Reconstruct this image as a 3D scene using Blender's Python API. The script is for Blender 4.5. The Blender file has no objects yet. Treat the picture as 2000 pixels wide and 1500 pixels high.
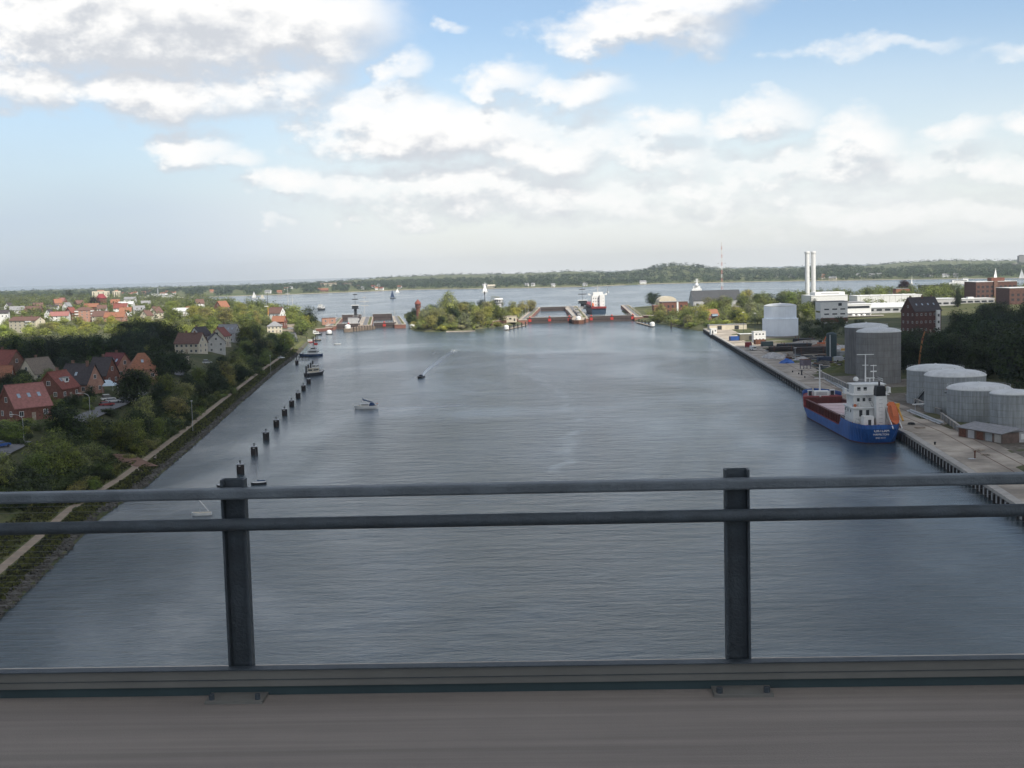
import bpy, bmesh, math, random
import numpy as np
from mathutils import Matrix, Vector

R = math.radians
random.seed(7)
rng = np.random.default_rng(7)
scene = bpy.context.scene
col = scene.collection

# ------------------------------------------------------------------ camera
PW, PH, PF = 2000.0, 1500.0, 2500.0          # the photograph's pixels, focal length in pixels
CAMZ = 48.0
PITCH, ROLL = R(5.12), R(1.49)
fw0 = np.array([0, math.cos(PITCH), -math.sin(PITCH)])
up0 = np.array([0, math.sin(PITCH), math.cos(PITCH)])
ri0 = np.array([1.0, 0, 0])
CR = ri0 * math.cos(ROLL) - up0 * math.sin(ROLL)
CU = up0 * math.cos(ROLL) + ri0 * math.sin(ROLL)
cam = bpy.data.cameras.new('camera')
cam.sensor_width = 36
cam.lens = 36 * PF / PW
cam.clip_start = 0.1
cam.clip_end = 60000
camo = bpy.data.objects.new('camera', cam)
col.objects.link(camo)
camo.matrix_world = Matrix(((CR[0], CU[0], -fw0[0], 0), (CR[1], CU[1], -fw0[1], 0), (CR[2], CU[2], -fw0[2], CAMZ), (0, 0, 0, 1)))
scene.camera = camo

# ------------------------------------------------------------------ light
SUN_EL, SUN_AZ = R(47), R(142)               # azimuth measured from +Y towards +X: behind the camera, to the right
scene.view_settings.view_transform = 'Standard'
scene.view_settings.look = 'None'
scene.view_settings.gamma = 1
scene.view_settings.exposure = 0.30
scene.view_settings.use_curve_mapping = False
to_sun = Vector((math.sin(SUN_AZ) * math.cos(SUN_EL), math.cos(SUN_AZ) * math.cos(SUN_EL), math.sin(SUN_EL)))
sl = bpy.data.lights.new('sun', 'SUN')
sl.energy = 5.0
sl.angle = R(0.5)
sl.color = (1.0, 0.94, 0.84)
slo = bpy.data.objects.new('sun', sl)
col.objects.link(slo)
slo.rotation_euler = to_sun.to_track_quat('Z', 'Y').to_euler()

class NT:
    """small helper to write node trees as expressions"""
    def __init__(s, tree): s.t = tree
    def node(s, typ, **kw):
        n = s.t.nodes.new(typ)
        for k, v in kw.items(): setattr(n, k, v)
        return n
    def put(s, sock, v):
        if hasattr(v, 'links') or isinstance(v, bpy.types.NodeSocket): s.t.links.new(v, sock)
        elif v is not None: sock.default_value = v
    def m(s, op, a, b=None, c=None, clamp=False):
        n = s.node('ShaderNodeMath', operation=op, use_clamp=clamp)
        s.put(n.inputs[0], a); s.put(n.inputs[1], b); s.put(n.inputs[2], c)
        return n.outputs[0]
    def v(s, op, a, b=None):
        n = s.node('ShaderNodeVectorMath', operation=op)
        s.put(n.inputs[0], a); s.put(n.inputs[1], b)
        return n.outputs['Value'] if op in ('DOT_PRODUCT', 'LENGTH') else n.outputs[0]
    def noise(s, vec, scale, detail=4, rough=.55, dist=0.0, dim='3D'):
        n = s.node('ShaderNodeTexNoise', noise_dimensions=dim)
        s.put(n.inputs['Vector'], vec)
        n.inputs['Scale'].default_value = scale; n.inputs['Detail'].default_value = detail
        n.inputs['Roughness'].default_value = rough; n.inputs['Distortion'].default_value = dist
        return n.outputs['Fac']
    def step(s, x, lo, hi, a=0.0, b=1.0):
        n = s.node('ShaderNodeMapRange', interpolation_type='SMOOTHSTEP')
        s.put(n.inputs[0], x)
        for i, q in enumerate((lo, hi, a, b)): s.put(n.inputs[1 + i], q)
        return n.outputs[0]
    def mix(s, f, a, b, blend='MIX'):
        n = s.node('ShaderNodeMix', data_type='RGBA', blend_type=blend)
        s.put(n.inputs[0], f)
        s.put(n.inputs[6], a if not isinstance(a, tuple) else (*a, 1)[:4])
        s.put(n.inputs[7], b if not isinstance(b, tuple) else (*b, 1)[:4])
        return n.outputs[2]
    def xyz(s, x, y, z=0.0):
        n = s.node('ShaderNodeCombineXYZ')
        s.put(n.inputs[0], x); s.put(n.inputs[1], y); s.put(n.inputs[2], z)
        return n.outputs[0]
    def sep(s, v):
        n = s.node('ShaderNodeSeparateXYZ'); s.put(n.inputs[0], v)
        return n.outputs

# --- world: physical sky with clouds standing at their own bearing and elevation
world = bpy.data.worlds.new('World')
scene.world = world
world.use_nodes = True
world.cycles.sampling_method = 'MANUAL'
world.cycles.sample_map_resolution = 1024
wt = world.node_tree
wt.nodes.clear()

def bear(px, py, rx, ry):                     # bearing and elevation (radians) of a cloud and its half sizes
    hor = 526 - 0.026 * (px - 1000)
    return ((px - 1000) / PF, (hor - py) / PF, rx / PF, ry / PF)
# (bearing, elevation, half width, half height, weight)
CLOUDS = [(*bear(330, 60, 520, 150), 1.5), (*bear(90, 200, 230, 55), 1.0), (*bear(330, 205, 330, 60), 1.1), (*bear(620, 70, 190, 110), 1.2),
          (*bear(600, 170, 150, 60), .9), (*bear(400, 300, 105, 48), .95), (*bear(470, 320, 70, 25), .7), (*bear(600, 365, 135, 38), .95),
          (*bear(800, 155, 62, 42), .8), (*bear(990, 170, 85, 42), .85), (*bear(1130, 185, 130, 52), .95),
          (*bear(850, 265, 300, 70), 1.2), (*bear(1060, 300, 190, 60), 1.0), (*bear(900, 360, 330, 60), .8),
          (*bear(1270, 75, 230, 60), 1.15), (*bear(1340, 20, 190, 55), 1.0), (*bear(1650, 8, 300, 24), .7),
          (*bear(1310, 245, 62, 30), .8), (*bear(1480, 235, 120, 42), .9), (*bear(1650, 285, 115, 60), 1.0), (*bear(1300, 310, 120, 42), .7),
          (*bear(1850, 275, 75, 32), .75), (*bear(1985, 265, 90, 30), .75), (*bear(1920, 350, 110, 42), .7), (*bear(1540, 375, 90, 30), .65),
          (*bear(1390, 370, 95, 25), .6), (*bear(910, 80, 34, 14), .45), (*bear(1690, 122, 190, 16), .45), (*bear(1950, 150, 110, 22), .45),
          (*bear(560, 436, 26, 14), .42), (*bear(660, 440, 28, 11), .4), (*bear(716, 432, 16, 17), .4), (*bear(1250, 410, 300, 40), .5), (*bear(1000, 390, 420, 55), .75), (*bear(1600, 340, 400, 60), .62), (*bear(1750, 420, 350, 45), .45), (*bear(760, 230, 200, 60), .8), (*bear(1180, 270, 260, 60), .6)]

cg = bpy.data.node_groups.new('cloud_density', 'ShaderNodeTree')
cg.interface.new_socket('P', in_out='INPUT', socket_type='NodeSocketVector')
cg.interface.new_socket('D', in_out='OUTPUT', socket_type='NodeSocketFloat')
g = NT(cg)
gi = g.node('NodeGroupInput'); go = g.node('NodeGroupOutput')
P = gi.outputs[0]
stretch = g.v('MULTIPLY', P, (1.0, 1.55, 1.0))
n1 = g.noise(stretch, 17, 6, .56)
n2 = g.noise(g.v('ADD', stretch, (3.1, 7.7, 1.3)), 17, 6, .56)
warp = g.xyz(g.m('MULTIPLY', g.m('SUBTRACT', n1, .5), .105), g.m('MULTIPLY', g.m('SUBTRACT', n2, .5), .050))
PWp = g.v('ADD', P, warp)
dens = None
for (a, e, ra, re, wgt) in CLOUDS:
    q = g.v('MULTIPLY', g.v('SUBTRACT', PWp, (a, e, 0)), (1 / ra, 1 / re, 0))
    # flatter undersides: what lies below the centre counts more
    d = g.m('MULTIPLY', g.m('SUBTRACT', 1.0, g.v('DOT_PRODUCT', q, q)), wgt)
    dens = d if dens is None else g.m('SMOOTH_MAX', dens, d, .25)
fine = g.noise(stretch, 34, 7, .6)
dens = g.m('MAXIMUM', dens, -0.6)
dens = g.m('ADD', dens, g.m('MULTIPLY', g.m('SUBTRACT', fine, .5), 1.35))
# elsewhere in the sky: the same broken cumulus cover
az, el, _ = g.sep(P)
big = g.noise(g.v('MULTIPLY', P, (1.0, 1.6, 1.0)), 5.5, 8, .56)
other = g.m('MULTIPLY', g.m('SUBTRACT', big, .44), 5.0)
inside = g.m('MULTIPLY', g.step(g.m('ABSOLUTE', az), .42, .60, 1.0, 0.0), g.step(el, .20, .32, 1.0, 0.0))
mixd = g.m('ADD', g.m('MULTIPLY', dens, inside), g.m('MULTIPLY', other, g.m('SUBTRACT', 1.0, inside)))
g.put(go.inputs[0], mixd)

w = NT(wt)
sky = w.node('ShaderNodeTexSky', sky_type='NISHITA', sun_disc=False, sun_elevation=SUN_EL, sun_rotation=SUN_AZ,
             altitude=20, air_density=1.0, dust_density=1.2, ozone_density=1.4)
tc = w.node('ShaderNodeTexCoord')
dx, dy, dz = w.sep(tc.outputs['Generated'])
AZ = w.m('ARCTAN2', dx, dy)
EL = w.m('ARCSINE', dz)
PV = w.xyz(AZ, EL)
def cd(v):
    n = w.node('ShaderNodeGroup'); n.node_tree = cg
    w.put(n.inputs[0], v)
    return n.outputs[0]
d0 = cd(PV)
d1 = cd(w.v('ADD', PV, (-0.004, 0.017, 0)))
alpha = w.step(d0, -.16, 1.05)
shade = w.m('MULTIPLY', w.m('SUBTRACT', d0, d1), .75)                # bright where the cloud thins out upwards
deep = w.step(d0, .9, 2.1)
lum = w.m('SUBTRACT', w.m('ADD', .78, shade), w.m('MULTIPLY', deep, .12))
lum = w.m('MINIMUM', w.m('MAXIMUM', lum, .50), 1.0)
ccol = w.mix(w.step(lum, .48, .95), (.545, .57, .61), (.85, .845, .835))
skyc = w.mix(1.0, sky.outputs[0], (.128, .129, .131), 'MULTIPLY')
# thin bright veil low over the sea
veil_n = w.noise(w.v('MULTIPLY', PV, (1, 4, 1)), 4.0, 4, .5)
veil = w.m('MULTIPLY', w.step(EL, .19, .03, 0, 1.0), w.m('ADD', .35, w.m('MULTIPLY', veil_n, .75)), clamp=True)
skyc = w.mix(veil, skyc, w.mix(w.step(AZ, -.34, -.02), (.45, .53, .65), (.80, .82, .83)))
final = w.mix(w.m('MULTIPLY', alpha, w.step(EL, -.02, .04)), skyc, ccol)
bg = w.node('ShaderNodeBackground')
w.put(bg.inputs[0], final)
bg.inputs[1].default_value = 1.0
wo = w.node('ShaderNodeOutputWorld')
wt.links.new(bg.outputs[0], wo.inputs[0])

# ------------------------------------------------------------------ helpers
def ray(px, py):
    d = fw0 + CR * ((px - PW / 2) / PF) - CU * ((py - PH / 2) / PF)
    return d
def at_z(px, py, z=0.0):
    d = ray(px, py); t = (z - CAMZ) / d[2]
    return np.array([d[0] * t, d[1] * t, z])
def at_y(px, py, Y):
    d = ray(px, py); t = Y / d[1]
    return np.array([d[0] * t, Y, CAMZ + d[2] * t])

def tag(o, label=None, cat=None, group=None, kind=None):
    if label: o['label'] = label
    if cat: o['category'] = cat
    if group: o['group'] = group
    if kind: o['kind'] = kind
    return o
def link(name, me, parent=None, loc=None, rz=None):
    o = bpy.data.objects.new(name, me)
    col.objects.link(o)
    if parent: o.parent = parent
    if loc is not None: o.location = loc
    if rz is not None: o.rotation_euler = (0, 0, rz)
    return o
def thing(name, label, cat, loc=(0, 0, 0), rz=0.0, group=None):
    return tag(link(name, None, None, loc, rz), label, cat, group)

class MB:
    def __init__(s): s.v = []; s.f = []
    def add(s, vs, fs):
        b = len(s.v); s.v += [tuple(map(float, q)) for q in vs]; s.f += [tuple(b + i for i in f) for f in fs]; return s
    def box(s, cx, cy, cz, sx, sy, sz, rz=0.0, rx=0.0, ry=0.0):
        M = Matrix.Rotation(rz, 3, 'Z') @ Matrix.Rotation(ry, 3, 'Y') @ Matrix.Rotation(rx, 3, 'X')
        vs = []
        for i in (-.5, .5):
            for j in (-.5, .5):
                for k in (-.5, .5):
                    q = M @ Vector((i * sx, j * sy, k * sz)); vs.append((cx + q.x, cy + q.y, cz + q.z))
        return s.add(vs, [(0, 1, 3, 2), (4, 6, 7, 5), (0, 4, 5, 1), (2, 3, 7, 6), (0, 2, 6, 4), (1, 5, 7, 3)])
    def tube(s, p0, p1, r0, r1=None, n=8, caps=True):
        r1 = r0 if r1 is None else r1
        p0, p1 = Vector(p0), Vector(p1); a = (p1 - p0).normalized()
        u = a.orthogonal().normalized(); v = a.cross(u)
        vs = []
        for p, r in ((p0, r0), (p1, r1)):
            for i in range(n):
                t = 2 * math.pi * i / n; vs.append(p + (u * math.cos(t) + v * math.sin(t)) * r)
        fs = [(i, (i + 1) % n, n + (i + 1) % n, n + i) for i in range(n)]
        if caps: fs += [tuple(range(n))[::-1], tuple(range(n, 2 * n))]
        return s.add(vs, fs)
    def lathe(s, prof, n=32, cx=0, cy=0):
        vs = []; fs = []
        for (r, z) in prof:
            for i in range(n):
                t = 2 * math.pi * i / n; vs.append((cx + r * math.cos(t), cy + r * math.sin(t), z))
        for j in range(len(prof) - 1):
            for i in range(n):
                fs.append((j * n + i, j * n + (i + 1) % n, (j + 1) * n + (i + 1) % n, (j + 1) * n + i))
        fs.append(tuple(range((len(prof) - 1) * n, len(prof) * n)))
        return s.add(vs, fs)
    def prism(s, poly, z0, z1):
        n = len(poly)
        vs = [(x, y, z0) for x, y in poly] + [(x, y, z1) for x, y in poly]
        return s.add(vs, [tuple(range(n))[::-1], tuple(range(n, 2 * n))] + [(i, (i + 1) % n, n + (i + 1) % n, n + i) for i in range(n)])
    def path(s, pts, r, n=6):
        for a, b in zip(pts[:-1], pts[1:]): s.tube(a, b, r, r, n)
        return s
    def sweep(s, pts, r, n=5):
        V = []; F = []
        for i, p in enumerate(pts):
            a = (Vector(pts[min(i + 1, len(pts) - 1)]) - Vector(pts[max(i - 1, 0)])).normalized()
            u = Vector((0, 0, 1)).cross(a)
            u = u.normalized() if u.length > 1e-4 else a.orthogonal().normalized()
            v = a.cross(u)
            for k in range(n):
                t = 2 * math.pi * k / n; q = Vector(p) + (u * math.cos(t) + v * math.sin(t)) * r; V.append((q.x, q.y, q.z))
            if i: F += [((i - 1) * n + k, (i - 1) * n + (k + 1) % n, i * n + (k + 1) % n, i * n + k) for k in range(n)]
        return s.add(V, F)
    def mesh(s, name, m, smooth=False):
        me = bpy.data.meshes.new(name); me.from_pydata(s.v, [], s.f)
        me.materials.append(m); me.validate(); me.update()
        if smooth:
            for p in me.polygons: p.use_smooth = True
        return me
    def build(s, name, m, parent=None, loc=None, rz=None, smooth=False):
        return link(name, s.mesh(name, m, smooth), parent, loc, rz)

def np_mesh(name, V, Q, m, tint=None, smooth=False):
    """mesh of quads from arrays, with an optional per-face-corner grey tint"""
    me = bpy.data.meshes.new(name)
    me.vertices.add(len(V)); me.vertices.foreach_set('co', np.asarray(V, np.float32).ravel())
    k = Q.shape[1]
    me.loops.add(Q.size); me.loops.foreach_set('vertex_index', Q.astype(np.int32).ravel())
    me.polygons.add(len(Q)); me.polygons.foreach_set('loop_start', np.arange(0, Q.size, k, dtype=np.int32))
    me.polygons.foreach_set('loop_total', np.full(len(Q), k, np.int32))
    if tint is not None:
        a = me.attributes.new('tint', 'FLOAT', 'FACE'); a.data.foreach_set('value', np.asarray(tint, np.float32))
    if smooth: me.polygons.foreach_set('use_smooth', np.ones(len(Q), bool))
    me.update(); me.validate()
    me.materials.append(m)
    return me

MATS = {}
def mat(name, c, rough=.8, var=.12, scale=.5, spec=.3, metal=0.0, streak=0.0, bump=0.0, bscale=4.0):
    if name in MATS: return MATS[name]
    m = bpy.data.materials.new(name); m.use_nodes = True
    t = NT(m.node_tree); b = m.node_tree.nodes['Principled BSDF']
    tcn = t.node('ShaderNodeTexCoord').outputs['Object']
    n = t.noise(tcn, scale, 5, .6)
    if streak:                                  # run-down dirt on upright faces
        n = t.m('ADD', t.m('MULTIPLY', n, 1 - streak), t.m('MULTIPLY', t.noise(t.v('MULTIPLY', tcn, (1.2, 1.2, .07)), 1.6, 4, .6), streak))
    f = t.step(n, .3, .7)
    lo = tuple(q * (1 - var) for q in c); hi = tuple(min(.9, q * (1 + var)) for q in c)
    t.put(b.inputs['Base Color'], t.mix(f, lo, hi))
    b.inputs['Roughness'].default_value = rough
    b.inputs['Metallic'].default_value = metal
    b.inputs['Specular IOR Level'].default_value = spec
    if bump:
        bn = t.node('ShaderNodeBump'); bn.inputs['Strength'].default_value = bump; bn.inputs['Distance'].default_value = .1
        t.put(bn.inputs['Height'], t.noise(tcn, bscale, 5, .6)); t.put(b.inputs['Normal'], bn.outputs[0])
    MATS[name] = m
    return m

M_white = mat('white_paint', (.64, .64, .62), .55, .06, .8)
M_cream = mat('cream_render', (.50, .45, .35), .85, .08)
M_grey = mat('grey_render', (.38, .38, .38), .85, .12)
M_brick = mat('red_brick', (.155, .068, .05), .9, .22, 1.2)
M_brick2 = mat('brown_brick', (.17, .10, .075), .9, .22, 1.2)
M_pinkbrick = mat('pink_brick', (.34, .19, .14), .9, .15, 1.0)
M_rred = mat('red_tiles', (.19, .062, .048), .8, .2, 1.5)
M_rorange = mat('orange_tiles', (.25, .11, .065), .8, .18, 1.5)
M_rbrown = mat('brown_tiles', (.13, .075, .06), .85, .2, 1.5)
M_rdark = mat('dark_tiles', (.055, .048, .05), .8, .2, 1.5)
M_rgrey = mat('grey_roof', (.22, .22, .225), .8, .15, 1.0)
M_rpink = mat('faded_red_tiles', (.28, .125, .11), .8, .15, 1.5)
M_thatch = mat('thatch', (.18, .15, .12), .95, .2, 2.0)
M_glass = mat('window_glass', (.03, .035, .04), .12, .1, .5, .6)
M_skyl = mat('skylight_glass', (.30, .36, .42), .1, .1, .5, .7)
M_dark = mat('dark_steel', (.03, .032, .035), .6, .2, 1.0)
M_conc = mat('concrete', (.34, .32, .29), .9, .18, .35, .2, 0, .3, .3, 2.0)
M_quay = mat('quay_paving', (.315, .275, .225), .9, .38, .10, .2)
M_tank = mat('tank_paint', (.27, .29, .295), .65, .28, .3, .3, 0, .65)
M_tankw = mat('pale_tank_paint', (.72, .77, .82), .55, .07, .2, .3, 0, .4)
M_tankc = mat('weathered_concrete', (.20, .20, .195), .9, .2, .3, .2, 0, .6)
M_roofpale = mat('pale_tank_roof', (.55, .56, .55), .6, .1, .4)
M_steel = mat('bare_steel', (.66, .66, .65), .45, .08, .6, .5, .15)
M_rust = mat('rusty_steel', (.12, .055, .035), .85, .3, 1.5)
M_blue = mat('blue_paint', (.02, .07, .24), .45, .2, .4, .4, 0, .3)
M_hullblue = mat('ship_blue', (.018, .082, .27), .55, .35, .3, .35, 0, .6)
M_hullred = mat('ship_red', (.20, .03, .03), .6, .2, .5)
M_coam = mat('ship_oxide_red', (.10, .03, .026), .7, .25, .5, .3, 0, .4)
M_hatch = mat('hatch_pale_pink', (.55, .42, .42), .7, .12, .5)
M_orange = mat('orange_paint', (.46, .12, .045), .5, .1, .8)
M_yellow = mat('yellow_paint', (.50, .27, .04), .55, .15, .8)
M_red = mat('signal_red', (.60, .035, .025), .5, .1, .8)
M_wood = mat('dark_timber', (.030, .026, .024), .9, .3, 1.5)
M_timber = mat('pale_timber', (.30, .25, .20), .9, .2, 1.0)
M_soil = mat('brown_soil', (.17, .10, .07), .95, .25, .4)
M_path = mat('gravel_path', (.285, .225, .17), .95, .15, .4)
M_road = mat('asphalt', (.14, .14, .145), .9, .15, .3)
M_sand = mat('sand', (.36, .31, .25), .95, .1, .05)
M_stone = mat('bank_stone', (.085, .08, .07), .95, .35, .8, .2, 0, 0, .6, 1.5)
M_rub = mat('rubble', (.38, .37, .36), .95, .25, 1.2)
M_sail = mat('sailcloth', (.78, .77, .74), .8, .05, .5)
M_navy = mat('navy_canvas', (.03, .06, .13), .85, .15, 1.0)
M_black = mat('black_paint', (.012, .012, .014), .6, .2, 1.0)
M_rail = mat('railing_paint', (.072, .088, .102), .5, .28, 7.0, .4, 0, .4, .25, 60.0)
M_railpost = mat('post_paint', (.036, .047, .057), .6, .30, 7.0, .35, 0, .4, .25, 60.0)
M_deck = bpy.data.materials.new('bridge_kerb_concrete'); M_deck.use_nodes = True   # worn along the traffic, fine grit
t = NT(M_deck.node_tree); b = M_deck.node_tree.nodes['Principled BSDF']
oc = t.node('ShaderNodeTexCoord').outputs['Object']
f = t.m('ADD', t.m('MULTIPLY', t.noise(t.v('MULTIPLY', oc, (.22, 9, 1)), 1.0, 6, .65), .6), t.m('ADD', t.m('MULTIPLY', t.noise(oc, 130, 3, .7), .22), t.m('MULTIPLY', t.noise(oc, .9, 4, .6), .18)))
t.put(b.inputs['Base Color'], t.mix(t.step(f, .36, .64), (.160, .143, .130), (.225, .203, .182)))
b.inputs['Roughness'].default_value = .9; b.inputs['Specular IOR Level'].default_value = .2
bn = t.node('ShaderNodeBump'); bn.inputs['Strength'].default_value = .4; bn.inputs['Distance'].default_value = .01
t.put(bn.inputs['Height'], t.noise(oc, 90, 4, .7)); t.put(b.inputs['Normal'], bn.outputs[0])
M_kick = mat('kick_board_grey', (.125, .125, .115), .6, .10, 2.0)
M_teal = mat('dark_teal_paint', (.03, .05, .055), .6, .1, 2.0)
M_galv = mat('galvanised_steel', (.42, .43, .44), .45, .1, 2.0, .5, .5)

def rust_runs(m, amount=.55):
    t = NT(m.node_tree); b = m.node_tree.nodes['Principled BSDF']; old = b.inputs['Base Color'].links[0].from_socket
    o = t.node('ShaderNodeTexCoord').outputs['Object']
    f = t.m('MULTIPLY', t.step(t.noise(t.v('MULTIPLY', o, (1.1, 1.1, .10)), 1.0, 5, .65), .56, .72), t.step(t.noise(o, .16, 3, .5), .42, .6))
    t.put(b.inputs['Base Color'], t.mix(t.m('MULTIPLY', f, amount), old, (.12, .06, .04)))
rust_runs(M_hullblue, .6); rust_runs(M_white, .22)
def plates(m, course, plate, lo):
    # curved shell plates: staggered seams and slightly different tone from plate to plate
    t = NT(m.node_tree); b = m.node_tree.nodes['Principled BSDF']
    old = b.inputs['Base Color'].links[0].from_socket
    x, y, z = t.sep(t.node('ShaderNodeTexCoord').outputs['Object'])
    br = t.node('ShaderNodeTexBrick'); br.inputs['Color1'].default_value = (1, 1, 1, 1); br.inputs['Color2'].default_value = (lo, lo, lo, 1); br.inputs['Mortar'].default_value = (lo * .86, lo * .82, lo * .78, 1)
    br.inputs['Scale'].default_value = 1; br.inputs['Mortar Size'].default_value = .07; br.inputs['Brick Width'].default_value = plate; br.inputs['Row Height'].default_value = course
    t.put(br.inputs['Vector'], t.xyz(t.m('MULTIPLY', t.m('ARCTAN2', y, x), 8.5), z))
    t.put(b.inputs['Base Color'], t.mix(1.0, old, br.outputs['Color'], 'MULTIPLY'))
plates(M_tank, 1.8, 5.0, .90); plates(M_tankc, 2.4, 4.0, .88)

# foliage: object colour x leaf tint, a little light passing through the leaves
m_leaf = bpy.data.materials.new('foliage'); m_leaf.use_nodes = True
t = NT(m_leaf.node_tree); b = m_leaf.node_tree.nodes['Principled BSDF']
oi = t.node('ShaderNodeObjectInfo')
at = t.node('ShaderNodeAttribute', attribute_name='tint')
fac = t.m('ADD', .30, t.m('MULTIPLY', at.outputs['Fac'], 1.4))
lc = t.mix(1.0, oi.outputs['Color'], t.xyz(fac, fac, t.m('ADD', .75, t.m('MULTIPLY', fac, .25))), 'MULTIPLY')
t.put(b.inputs['Base Color'], lc)
b.inputs['Roughness'].default_value = .65; b.inputs['Specular IOR Level'].default_value = .25
tr = t.node('ShaderNodeBsdfTranslucent'); t.put(tr.inputs[0], lc)
ms = t.node('ShaderNodeMixShader'); ms.inputs[0].default_value = .36
out = m_leaf.node_tree.nodes['Material Output']
m_leaf.node_tree.links.new(b.outputs[0], ms.inputs[1]); m_leaf.node_tree.links.new(tr.outputs[0], ms.inputs[2])
m_leaf.node_tree.links.new(ms.outputs[0], out.inputs[0])
M_bark = mat('bark', (.07, .055, .045), .95, .25, 2.0)

def grass_mat(name, a, bcol, scale):
    m = bpy.data.materials.new(name); m.use_nodes = True
    t = NT(m.node_tree); b = m.node_tree.nodes['Principled BSDF']
    o = t.node('ShaderNodeTexCoord').outputs['Object']
    f = t.m('ADD', t.m('MULTIPLY', t.noise(o, scale, 6, .65), .6), t.m('MULTIPLY', t.noise(o, scale * 12, 4, .7), .4))
    t.put(b.inputs['Base Color'], t.mix(t.step(f, .35, .65), a, bcol))
    b.inputs['Roughness'].default_value = .95; b.inputs['Specular IOR Level'].default_value = .1
    bn = t.node('ShaderNodeBump'); bn.inputs['Strength'].default_value = .8; bn.inputs['Distance'].default_value = .4
    t.put(bn.inputs['Height'], t.noise(o, 1.3, 6, .7)); t.put(b.inputs['Normal'], bn.outputs[0])
    return m
M_grass = grass_mat('rough_grass', (.070, .092, .034), (.145, .135, .060), .12)
M_lawn = grass_mat('garden_ground', (.045, .06, .024), (.12, .115, .06), .05)
M_farland = grass_mat('far_fields', (.06, .085, .035), (.13, .13, .06), .004)
# ------------------------------------------------------------------ lie of the land
def tab(pts): a = np.array(sorted(pts)); return lambda y: np.interp(y, a[:, 0], a[:, 1])
XL = tab([(-50, -70)] + [(at_z(px, py)[1], at_z(px, py)[0]) for px, py in
         ((0, 1215), (50, 1165), (147, 1068), (196, 1015), (290, 950), (385, 868), (470, 790), (540, 728), (581, 696), (603, 672), (615, 660), (624, 652))]
         + [(1108, -166), (1112, -157), (1271, -186), (1450, -225), (1700, -300), (2300, -509), (2900, -900), (3200, -1500)])
XQ = tab([(at_z(px, py, 2.5)[1], at_z(px, py, 2.5)[0]) for px, py in ((1990, 985), (1890, 920), (1770, 845), (1575, 757), (1375, 642))] + [(0, 78)])
YQ = at_z(1375, 642, 2.5)[1]                                        # far end of the quay wall
XR = tab([(y, XQ(y)) for y in (-50, 0, 234, 270, 335, 470, 700, YQ)] + [(YQ + 6, XQ(YQ) + 2), (YQ + 40, 132), (1050, 122), (1105, 112), (1120, 108),
         (1372, 119), (1420, 125), (1500, 180), (1600, 270), (1700, 420), (1800, 720), (1980, 1400), (2050, 2500)])
IL = tab([(1016, -58), (1024, -70), (1045, -80), (1080, -86), (1115, -88), (1450, -122), (1480, -110)])
IR = tab([(1016, -52), (1024, -40), (1045, -26), (1080, -8), (1104, 2), (1116, 12), (1450, 34), (1480, 20)])
def profL(u, y):
    k = np.interp(y, [600, 800, 950, 1200, 3000], [1, .85, .45, .55, 1.0])
    return np.where(u < 14, np.interp(u, [0, .6, 3, 6, 9, 14], [-1.2, .2, 1.5, 2.2, 2.4, 3.4]),
                    3.4 + k * (np.interp(u, [14, 26, 34, 60, 200, 400, 800, 2500], [3.4, 10, 12, 12.5, 15, 16, 14, 10]) - 3.4))
def profR(u, y):
    nat = np.clip((y - YQ) / 8, 0, 1)
    e = np.where(u < 8, 2.5 * (1 - nat) + nat * np.interp(u, [0, .5, 4, 8], [-1.0, .2, 1.6, 2.5]), 2.5)
    return np.where(u < 8, e, np.interp(u, [8, 45, 120, 300, 900], [2.5, 2.6, 5, 8, 8]))
def ground(x, y):
    if x < XL(y): return float(profL(XL(y) - x, y))
    if x > XR(y): return float(profR(x - XR(y), y))
    if 1016 < y < 1480 and IL(y) < x < IR(y):
        e = min(x - IL(y), IR(y) - x, y - 1016, 1480 - y); return float(np.interp(e, [0, 2, 6, 25, 60], [-.6, .8, 2.4, 4.5, 6.5]))
    return 0.0
def gpt(px, py):
    """where the sight line through a pixel meets the land"""
    d = ray(px, py); t = 150.0
    while t < 5200:
        x, y, z = d[0] * t, d[1] * t, CAMZ + d[2] * t
        if z <= ground(x, y): return np.array([x, y, ground(x, y)])
        t += 2.0 + t * .001
    return np.array([x, y, 0.0])

def strip_land(name, ys, edge, offs, prof, m, sgn):
    V = []; n = len(offs)
    for y in ys:
        for u in offs:
            V.append((edge(y) + sgn * u, y, float(prof(np.float64(u), y)) + (0 if u < 10 else .35 * math.sin(u * .21 + y * .05) * math.cos(y * .13 - u * .04))))
    F = []
    for i in range(len(ys) - 1):
        for j in range(n - 1):
            q = (i * n + j, i * n + j + 1, (i + 1) * n + j + 1, (i + 1) * n + j)
            F.append(q if sgn > 0 else q[::-1])
    me = bpy.data.meshes.new(name); me.from_pydata(V, [], F[:]); me.materials.append(m); me.update()
    for p in me.polygons: p.use_smooth = True
    o = link(name, me); return tag(o, kind='structure')
ysL = sorted(set(list(range(-50, 1100, 12)) + [1104, 1107, 1108, 1111, 1112, 1116] + list(range(1130, 1500, 20)) + list(range(1500, 3201, 60))))
land_left = strip_land('left_bank_ground', ysL, XL, [0, .6, 3, 6, 9, 14, 18, 22, 26, 34, 45, 60, 90, 130, 200, 300, 400, 600, 800, 1200, 2500, 4000], profL, M_lawn, -1)
ysR = sorted(set(list(range(-50, 930, 12)) + [int(YQ) + 1, int(YQ) + 8, int(YQ) + 12] + list(range(960, 1500, 14)) + list(range(1500, 2051, 25))))
land_right = strip_land('right_bank_ground', ysR, XR, [.02, .5, 4, 8, 20, 45, 80, 120, 200, 300, 600, 900, 1600, 3500], profR, M_lawn, 1)
V = []; F = []; ysI = list(range(1016, 1481, 8)); nI = 25
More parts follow.
